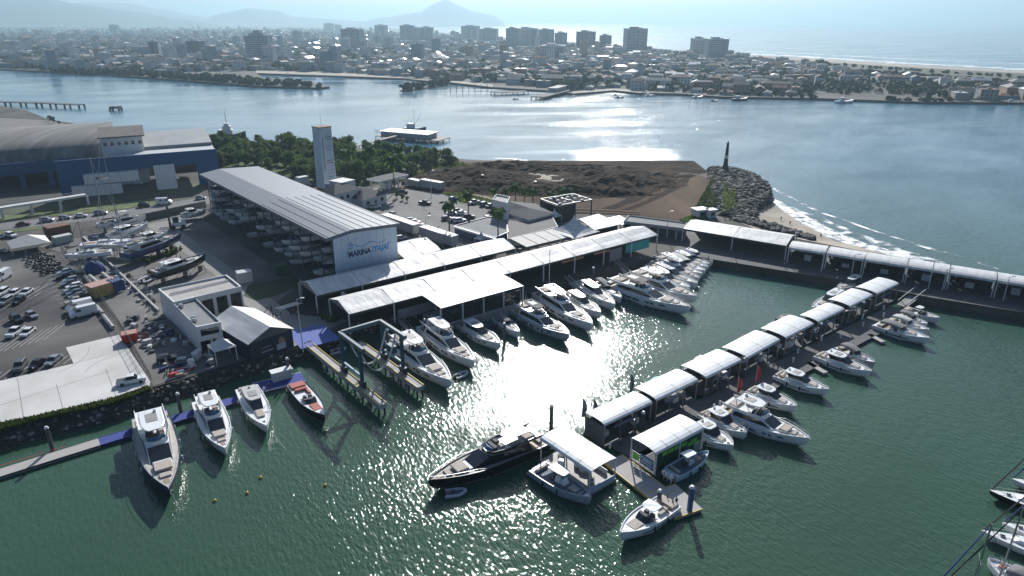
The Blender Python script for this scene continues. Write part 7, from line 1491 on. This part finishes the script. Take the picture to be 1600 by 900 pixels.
# hedge / grass along embankment top and rocks
def scatter(name, pxs, n, s, mat, z=LAND+.1, h=.5, kind='stuff'):
    P = [tuple(G(x, y, z).xy) for x, y in pxs]; xs = [p[0] for p in P]; ys = [p[1] for p in P]; mb = MB(); k = 0
    while k < n:
        p = (rng.uniform(min(xs), max(xs)), rng.uniform(min(ys), max(ys)))
        if not inside(p, P): continue
        a = rng.random()*6.28; q_ = Vector((p[0], p[1], z-.1)); u = Vector((math.cos(a), math.sin(a), 0))*s*rng.uniform(.6, 1.3); tp = Vector((rng.gauss(0, s*.5), rng.gauss(0, s*.5), h*rng.uniform(.5, 1.4))); mb.add([q_-u, q_+u, q_+u*.4+tp, q_-u*.4+tp], [(0, 1, 2, 3)]); k += 1
    return tag(mb.build(name, mat), kind=kind)
scatter('embankment_grass', [(-60, 677), (0, 662), (60, 650), (180, 622), (232, 604), (236, 609), (182, 630), (60, 657), (0, 674), (-60, 690)], 5200, .16, leafmat('coarse_grass', (.035, .055, .015), (.09, .12, .03)), h=.5)
scatter('jetty_grass', [(1116, 268), (1131, 266), (1134, 285), (1128, 310), (1112, 330), (1082, 335), (1098, 305), (1110, 285)], 2600, .35, leafmat('jetty_weeds', (.03, .045, .018), (.09, .12, .035)), LAND+.9, 1.0); scatter('jetty_grass', [(1130, 285), (1150, 300), (1150, 325), (1128, 330)], 260, .4, LF[2], LAND+2.6, .8)
scatter('shore_scrub', [(695, 250), (720, 252), (735, 262), (690, 275), (640, 284), (650, 270)], 1400, .5, LF[2], LAND, 1.0); scatter('shore_scrub', [(1060, 345), (1098, 330), (1110, 338), (1085, 350)], 700, .4, LF[1], LAND, .6); scatter('verge_weeds', [(690, 302), (720, 316), (780, 326), (800, 321), (722, 302)], 2200, .3, LF[2], LAND, .7)
# ================================================================ FAR TOWN
cr = random.Random(21)
FW = [pm('town_white', (.58, .59, .59), .8, scale=.1), pm('town_cream', (.38, .34, .28), .8, scale=.1), pm('town_grey', (.42, .45, .48), .8, scale=.1), pm('town_pastel_blue', (.25, .33, .38), .8, scale=.1), pm('town_ochre', (.33, .22, .14), .8, scale=.1)]
FR = [pm('roof_terracotta', (.21, .11, .075), .85, scale=.1), pm('roof_fibre_cement', (.20, .195, .19), .8, scale=.1), pm('roof_bright_metal', (.52, .53, .54), .35, .3, scale=.1), pm('roof_brown', (.11, .085, .07), .85, scale=.1), pm('roof_dark', (.07, .075, .08), .8, scale=.1)]
FWN, FRN = ['white', 'cream', 'grey', 'pale blue', 'ochre'], ['terracotta tiled', 'grey fibre-cement', 'bright metal', 'brown', 'dark']
WN = pm('far_window', (.03, .04, .05), .3)
def house(mb, x, y, L, B, h, rz, kind, wm, rm, z=2.0):
    c, s = math.cos(rz), math.sin(rz); T = lambda a, b, zz: (x+a*c-b*s, y+a*s+b*c, z+zz)
    rec = [(-L/2, -B/2), (L/2, -B/2), (L/2, B/2), (-L/2, B/2)]
    mb.fru([T(a, b, 0) for a, b in rec], [T(a, b, h) for a, b in rec], wm)
    o = .4
    if kind == 0:
        r = B*.24; e = [T(-L/2-o, -B/2-o, h-.1), T(L/2+o, -B/2-o, h-.1), T(L/2+o, B/2+o, h-.1), T(-L/2-o, B/2+o, h-.1), T(-L/2-o, 0, h+r), T(L/2+o, 0, h+r)]; mb.add(e, [(0, 1, 5, 4), (2, 3, 4, 5), (1, 2, 5), (3, 0, 4)], rm)
    elif kind == 1:
        e = [T(-L/2-o, -B/2-o, h-.1), T(L/2+o, -B/2-o, h-.1), T(L/2+o, B/2+o, h-.1), T(-L/2-o, B/2+o, h-.1), T(-L/2+B*.45, 0, h+B*.2), T(L/2-B*.45, 0, h+B*.2)]; mb.add(e, [(0, 1, 5, 4), (2, 3, 4, 5), (1, 2, 5), (3, 0, 4)], rm)
    else:
        mb.fru([T(a*1.02, b*1.02, h+.002) for a, b in rec], [T(a*1.02, b*1.02, h+.35) for a, b in rec], rm); mb.fru([T(a*.2, b*.2, h+.35) for a, b in rec], [T(a*.2, b*.2, h+1.6) for a, b in rec], wm)
    for st in range(max(1, int(h/3))):
        for k in range(max(2, int(L/3.2))):
            a = -L/2+L*(k+.5)/max(2, int(L/3.2)); w_ = .65; z0 = st*3+1
            mb.add([T(a-w_, -B/2-.04, z0), T(a+w_, -B/2-.04, z0), T(a+w_, -B/2-.04, z0+1.2), T(a-w_, -B/2-.04, z0+1.2)], [(0, 1, 2, 3)], wm+20)
town = [(-900, 103), (-300, 102), (0, 106), (120, 110), (260, 113), (400, 110), (520, 112), (625, 119), (700, 124), (770, 130), (870, 137), (900, 142), (960, 137), (1000, 141), (1060, 143), (1130, 148), (1270, 150), (1440, 156), (1600, 157), (1850, 162), (1900, 152), (1600, 141), (1480, 131), (1400, 124), (1300, 114), (1200, 98), (1140, 90), (1000, 80), (900, 72), (800, 66), (740, 61), (680, 55), (600, 49), (520, 45), (0, 43), (-900, 44)]
TWP = [tuple(G(x, y, 2).xy) for x, y in town]
def town_pt(py0=40, py1=165):
    while True:
        px, py = cr.uniform(-60, 1660), cr.uniform(py0, py1)**1.0
        if inside(tuple(G(px, py, 2).xy), TWP): return px, py
occ = {}
def free(p, r):
    k = (int(p.x//r), int(p.y//r))
    for i in (-1, 0, 1):
        for j in (-1, 0, 1):
            for q in occ.get((k[0]+i, k[1]+j), ()):
                if (q-p).length < r: return False
    occ.setdefault(k, []).append(p); return True
# the specific towers: (px, base py, top py, width px, wall, label)
TOWERS = [(404, 97, 52, 36, 2, 'broad grey tower with stepped crown at the left of the far town'), (549, 82, 43, 30, 2, 'grey slab tower with vertical ribs left of the bay'), (243, 92, 62, 13, 2, 'narrow dark tower with one white side'), (304, 93, 61, 20, 4, 'ochre and dark tower in the left part of town'), (325, 99, 72, 17, 3, 'pale blue-grey mid-rise beside the ochre tower'), (178, 54, 38, 11, 2, 'lone pale tower deep in the town haze'), (594, 62, 38, 17, 2, 'hazy pair tower behind the slab tower'), (606, 78, 56, 12, 2, 'slim mid-rise right of the slab tower'), (635, 68, 38, 20, 2, 'hazy blue tower, left in the bay-side cluster'), (651, 68, 42, 12, 2, 'thin hazy tower in the bay-side cluster'), (666, 69, 41, 20, 2, 'hazy tower right of the cluster'), (708, 61, 49, 9, 2, 'small tower with a spire by the bright sea'),
          (733, 65, 39, 26, 2, 'first of two grey twin towers before the glare'), (762, 69, 43, 28, 2, 'second of two grey twin towers before the glare'), (801, 76, 42, 22, 2, 'grey tower, left of the beach-front group'), (824, 75, 42, 34, 0, 'pale wide block of the beach-front group'), (853, 72, 44, 26, 2, 'dark block of the beach-front group'), (876, 73, 49, 20, 2, 'second dark block of the beach-front group'), (862, 96, 68, 40, 0, 'white balcony block standing forward of the beach-front group'), (914, 78, 47, 30, 2, 'grey tower left of the short dark one'), (945, 77, 53, 19, 2, 'short dark tower before the sea glare'), (994, 84, 42, 33, 2, 'tall broad tower with dark mansard before the open sea'), (1092, 92, 57, 22, 0, 'left half of the pale twin tower by the surf'), (1120, 96, 58, 32, 0, 'right half of the pale twin tower, with dark balconies'),
          (1032, 106, 90, 28, 0, 'white stepped office block in front of the open shore'), (463, 68, 47, 12, 2, 'distant tower left of the grey slab'), (514, 50, 36, 14, 2, 'hazy tower near the bay horizon'), (528, 50, 38, 9, 2, 'thin hazy tower near the bay horizon'), (38, 60, 50, 10, 0, 'small pale block above the long pale street'), (20, 72, 64, 22, 4, 'ochre apartment block where the long spit begins'), (65, 55, 47, 14, 0, 'pale hazy block at the left'), (1080, 88, 80, 10, 0, 'low pale block beside the twin tower'), (470, 76, 60, 16, 2, 'grey mid-rise with mast'), (718, 103, 82, 18, 0, 'pale corner building by the river bend'), (770, 98, 76, 26, 0, 'white mid-rise block in the middle of town'), (446, 104, 90, 22, 3, 'pale blue block near the river beach'), (1235, 118, 106, 40, 3, 'long pale shed with striped roof at the right of town')]
def far_tower(px, by, ty, wpx, wm, label):
    o = G(px, by, 2); D = o.y; sc_ = D/FOC/math.cos(PITCH)*.97; w_ = wpx*(o.x**2+o.y**2+CAM_H**2)**.5/FOC*.96
    c, s = math.cos(PITCH), math.sin(PITCH); lo, hi = 2, 400
    for _ in range(40):
        m_ = (lo+hi)/2; dz = m_-CAM_H; yy = 450-FOC*(o.y*s+dz*c)/(o.y*c-dz*s)
        if yy > ty: lo = m_
        else: hi = m_
    h = lo-2; dp = w_*cr.uniform(.6, .9); t = thing('tower_block' if h > 25 else 'apartment_block', label, 'tower block' if h > 25 else 'apartment block', o, R(cr.uniform(-14, 4))); mb = MB(); hh = h-4
    mb.box(0, dp/2, 0, w_*.94, dp, hh); mb.box(-w_*.2, dp/2-.6, 0, w_*.3, dp, hh-3, 0, 0); mb.box(w_*.25, dp/2-.8, 0, w_*.26, dp, hh-1, 0, 0)
    nf = int(hh/3.1); nc = max(3, int(w_/4))
    for f in range(1, nf):
        for k in range(nc):
            x = -w_*.45+w_*.9*(k+.5)/nc; yo = -.66 if -w_*.35 < x < -w_*.05 else -.86 if w_*.12 < x < w_*.38 else -.06
            mb.add([(x-w_/nc*.32, yo, f*3.1+.6), (x+w_/nc*.32, yo, f*3.1+.6), (x+w_/nc*.32, yo, f*3.1+2.2), (x-w_/nc*.32, yo, f*3.1+2.2)], [(0, 1, 2, 3)], 1)
        for k in range(3):
            y = dp*(k+.5)/3
            for sx in (-1, 1): mb.add([(sx*(w_*.47+.05), y-1.2, f*3.1+.6), (sx*(w_*.47+.05), y+1.2, f*3.1+.6), (sx*(w_*.47+.05), y+1.2, f*3.1+2.2), (sx*(w_*.47+.05), y-1.2, f*3.1+2.2)], [(0, 1, 2, 3)], 1)
    dk = pm('town_dark_grey', (.14, .16, .18), .8, scale=.1); wmat = dk if ('dark' in label and 'balconies' not in label and 'mansard' not in label) else FW[wm]
    mb.build('wall', [wmat, WN], t)
    if 'white side' in label or 'ochre and' in label: q = MB(); q.box(w_*.47+.12, dp/2, 0, .2, dp*.96, hh-1); q.build('side_panel', FW[0] if 'white' in label else dk, t)
    if 'spire' in label or 'mast' in label: q = MB(); q.tube((0, dp/2, h-1), (0, dp/2, h+14), .5, .2, 5); q.build('spire', FW[2], t)
    if 'crown' in label: q = MB(); q.box(0, dp/2, hh, w_*.6, dp*.8, 5); q.box(0, dp/2, hh+5, w_*.3, dp*.5, 4); q.build('stepped_crown', FW[2], t)
    if 'striped' in label:
        q = MB()
        for k in range(14): q.box(-w_*.45+w_*.9*k/13, dp/2, hh+.9, w_*.03, dp, .25)
        q.build('roof_stripe', FR[4], t)['kind'] = 'stuff'
    if h > 20:
        q = MB()
        for f in range(2, nf, 1): q.box(w_*.25, -1.3, f*3.1, w_*.27, 1.0, .9)
        q.build('balconies', FW[wm] if wm else FW[1], t)
    q = MB(); q.box(-w_*.08, dp/2, hh, w_*.34, dp*.5, 4); q.box(w_*.2, dp/2, hh, w_*.14, dp*.4, 2.2); q.box(0, dp/2, hh+.002, w_*.97, dp*1.02, .8); q.build('roof_housing', FR[4] if 'mansard' in label else FW[2], t)
    free(o, 30)
for a in TOWERS: far_tower(*a)
LMK = [(100, 110, 'root of the long spit'), (300, 118, 'middle of the long spit'), (450, 112, 'river beach'), (580, 118, 'river beach bend'), (665, 128, 'small river island'), (760, 134, 'bare river posts'), (860, 140, 'fishing wharf'), (950, 140, 'beach with moored boats'), (1032, 106, 'stepped office block'), (1060, 146, 'bank right of the boats'), (1110, 96, 'pale twin tower'), (1200, 150, 'dark bank bushes'), (1235, 118, 'long pale shed'), (1279, 111, 'very large round tree'), (1330, 155, 'largest fishing boat'), (1450, 156, 'end of the bank bushes'), (1580, 158, 'farthest moored boat')]
def street(p): c, s = math.cos(R(18)), math.sin(R(18)); return (p.x*c-p.y*s) % 66 < 13 or (p.x*s+p.y*c) % 130 < 14
cand = []
n = 0
while len(cand) < 5600 and n < 60000:
    n += 1; px, py = town_pt(); 
    if cr.random() > min(1, .25+(py-40)/60): continue
    p = G(px, py, 2)
    if noise.noise(Vector((p.x*.004, p.y*.004, 3))) > .38 or street(p): continue
    if free(p, 15 if p.y < 1400 else 20): cand.append((p, px, py))
cand.sort(key=lambda c: c[0].length)
MATS20 = FW+FR+[WN]
def mapmat(mb): mb.m = [10 if m >= 20 else m for m in mb.m]
near, far_ = cand[:300], cand[300:]
for i, (p, px, py) in enumerate(near):
    big = cr.random() < .1; L = cr.uniform(9, 17)*(1.7 if big else 1); B = cr.uniform(7, 11)*(1.4 if big else 1); h = cr.choice([3.2, 3.2, 3.4, 6.2, 6.4, 9.3]) if not big else cr.choice([6, 9]); wm = cr.choice([0, 0, 1, 2, 4, 3, 1]); rm = cr.choice([0, 0, 1, 1, 1, 3, 3, 4, 2]); kd = cr.choice([0, 0, 1, 1, 2]); mb = MB(); house(mb, 0, 0, L, B, h, 0, kd, 0, 1, 0)
    mb.m = [2 if m >= 20 else m for m in mb.m]; o = mb.build('house', [FW[wm], FR[rm], WN]); o.location = (p.x, p.y, 2); o.rotation_euler = (0, 0, R(cr.choice([-18, -18, 72])+cr.uniform(-3, 3)))
    st = '%s' % {3: 'low', 6: 'two-storey', 9: 'three-storey'}[int(h/3)*3]
    lm = min(LMK, key=lambda m: (m[0]-px)**2+(3*(m[1]-py))**2)[2]
    tag(o, '%s %s house, %s %s, near %s' % (st, FWN[wm], FRN[rm].replace(' fibre-cement', ''), ['gabled', 'hipped', 'flat'][kd], lm), 'house', 'houses of the far town')
uniq('houses of the far town', lambda l: l.y, 'from the river')
mb = MB()
for p, px, py in far_:
    L = cr.uniform(10, 20); B = cr.uniform(8, 12); h = cr.choice([3.2, 3.4, 6.2, 6.4, 9.5, 13, 6]) if cr.random() > .03 else cr.uniform(18, 34)*(1 if px < 950 else .35); house(mb, p.x, p.y, L, B, h, R(cr.choice([-18, 72, -18])+cr.uniform(-4, 4)), cr.choice([0, 1, 2, 2]), cr.choice([0, 0, 1, 2, 3]), 5+cr.choice([0, 0, 1, 1, 3, 3, 4, 2]))
mapmat(mb); tag(mb.build('distant_town', MATS20), kind='stuff')
# trees of the far town
CT_ = crown_mesh(260, 5.5, 2.8, .8, 1.3, 9, cr, leafmat('far_foliage', (.016, .03, .016), (.04, .06, .03))); 
CT2 = crown_mesh(150, 4.0, 2.6, .6, 1.3, 6, cr, leafmat('far_foliage', (.016, .03, .016), (.04, .06, .03))); ft = MB(); ft.tube((0, 0, -.2), (0, 0, 3), .4, .3, 5); ft = ft.mesh('trunk', BARK)
def ftree(p, s, label, grp, name='tree'):
    r = thing(name, label, 'bush' if 'bush' in name else 'tree', (p.x, p.y, 2-(1.4*s if name != 'tree' else 0)), cr.random()*6, grp); r.scale = (s, s, s*cr.uniform(.8, 1.2))
    for nm, me in (('crown', CT_ if cr.random() < .5 else CT2), ('trunk', ft)): o = bpy.data.objects.new(nm, me); COL.objects.link(o); o.parent = r
# mangrove spits as rows of individual bushes, islands
def mangrove(line_, wpx, n, label, grp, nm='mangrove_tree'):
    P = [G(x, y, 2) for x, y in line_]; L = [0]
    for a, b in zip(P, P[1:]): L.append(L[-1]+(b-a).length)
    for i in range(n):
        d = L[-1]*(i+cr.random()*.6)/n
        for k in range(len(P)-1):
            if d <= L[k+1]: p = P[k].lerp(P[k+1], (d-L[k])/(L[k+1]-L[k])); break
        p = p+Vector((cr.uniform(-4, 4), cr.uniform(-1, 1)*wpx, 0)); ftree(p, cr.uniform(.85, 1.3)*(.6 if 'bush' in nm else .75 if 'scrub' in nm else 1), label, grp, nm)
mangrove([(80, 112), (180, 116), (260, 121), (400, 132), (500, 136)], 5, 95, 'dark mangrove tree on the long spit on the far bank', 'mangroves of the long spit'); mangrove([(150, 112), (260, 117), (400, 127), (470, 131)], 7, 62, 'dark mangrove tree in the inner row of the long spit', 'mangroves of the long spit')
isl = [(624, 141), (640, 136), (680, 128), (706, 127), (700, 133), (660, 139), (632, 143)]
mb = MB(); mb.prism([tuple(G(x, y, .6).xy) for x, y in isl], -1, .6); tag(mb.build('mangrove_island', CITYG), kind='structure')
mangrove([(632, 140), (660, 135), (700, 129)], 5, 26, 'dark mangrove tree on the small river island', 'mangroves of the small island')
k = 0
while k < 140:
    px, py = town_pt(84, 158); p = G(px, py, 2)
    if p.y > 1500: continue
    if free(p, 9): ftree(p, cr.uniform(.7, 1.2), 'dark tree among the houses of the far town', 'trees among the far houses'); k += 1
mangrove([(1380, 156), (1440, 158), (1490, 158)], 3, 14, 'bush on the water edge of the far bank', 'bank bushes', 'bank_bush'); mangrove([(1150, 148), (1280, 153)], 3, 12, 'bush on the water edge of the far bank', 'bank bushes', 'bank_bush')
mangrove([(1150, 92), (1250, 99), (1400, 109), (1600, 123), (1700, 130)], 16, 60, 'low coastal scrub tree behind the ocean beach', 'coastal scrub', 'scrub_tree'); mangrove([(1300, 110), (1400, 116), (1500, 124), (1660, 136)], 20, 85, 'low coastal scrub tree behind the ocean beach', 'coastal scrub', 'scrub_tree')
ftree(G(1279, 111, 2), 3.0, 'single very large round tree before the ocean beach', None)
for g_, ph in (('mangroves of the long spit', 'from its root'), ('mangroves of the small island', 'from its tip'), ('trees among the far houses', 'from the town end'), ('bank bushes', 'from the boats'), ('coastal scrub', 'from the twin tower')): uniq(g_, lambda l: l.x, ph)
# the rest of the canopy between the houses
mb = MB(); k = 0
while k < 3000:
    px, py = town_pt(41, 150); p = G(px, py, 2)
    if p.y < 700 or street(p) or not free(p, 9): continue
    r_ = cr.uniform(4, 8)*(1+p.y/6000)
    for _ in range(26):
        v = Vector((cr.gauss(0, 1), cr.gauss(0, 1), cr.gauss(0, 1))).normalized()*r_*cr.random()**.4; q_ = p+Vector((v.x, v.y, abs(v.z)*.9+1)); u = Vector((cr.gauss(0, 1), cr.gauss(0, 1), cr.gauss(0, 1))).normalized()*1.5*r_/5; w2 = u.orthogonal(); mb.add([q_-u, q_-w2, q_+u, q_+w2], [(0, 1, 2, 3)])
    k += 1
tag(mb.build('distant_trees', leafmat('far_foliage', (.016, .03, .016), (.04, .06, .03))), kind='stuff')
# wharves and sheds of the far bank
pier_on_piles('fishing_wharf', 'dark fishing wharf with a shed on the far bank', 'wharf', [(840, 151), (888, 139)], 3.0, 14, CONCD, 12, .5)
o, an, L = frame((862, 145), (885, 138)); t = thing('wharf_shed', 'long grey shed on the far fishing wharf', 'shed', (o.x, o.y, 3.05), an); q = MB(); q.box(20, 0, 0, 36, 9, 3.4); q.build('wall', FW[2], t); q = MB(); q.box(20, 0, 3.4, 38, 11, .5); q.build('roof', FR[1], t)
pier_on_piles('fishing_wharf', 'small dark wharf platform left of the larger one', 'wharf', [(770, 144), (822, 142)], 2.6, 12, CONCD, 10, .5)
for i in range(7): p = G(704+i*9.5, 143-i*.3, 0); q = MB(); q.tube((p.x, p.y, -1), (p.x, p.y, 5+cr.random()*2), .4, .35, 6); tag(q.build('river_post', CONCD), 'bare post standing in the river, %s from the island' % ORD[i], 'post', 'row of bare posts in the river')
# small boats off the far bank
for i, (px, py, s) in enumerate([(963, 149, .8), (967, 153, 1), (990, 147, .7), (1014, 150, 1.1), (1089, 153, 1.3), (1115, 158, .8), (1155, 157, 1.8), (1217, 155, 1.2), (1318, 161, 2.0), (1391, 159, 1), (1581, 162, 1.5), (805, 155, .7), (897, 151, .6), (1440, 158, .8), (450, 117, 1.2)]):
    t = thing('fishing_boat', 'small moored fishing boat off the far bank, %s counted from the %s' % (ORD[i], 'wharf' if i < 11 else 'spit'), 'fishing boat', G(px, py, 0), R(cr.uniform(-30, 20)), 'small boats off the far bank'); t.scale = (s,)*3; q = MB(); q.rings([[(x, -w_*.8, .0), (x, -w_, h), (x, w_, h), (x, w_*.8, .0)] for x, w_, h in ((-4, 1.2, 1), (0, 1.4, .9), (3, 1.1, 1.2), (4.6, .1, 1.7))]); q.build('hull', [WP, BLU, STEELD, WP][i % 4], t); q = MB(); q.box(-1, 0, .9, 2.2, 1.5, 1.6); q.build('cabin', WP, t); q = MB(); q.tube((.5, 0, 1), (.5, 0, 4.6), .07, .05, 4); q.build('mast', STEELD, t)
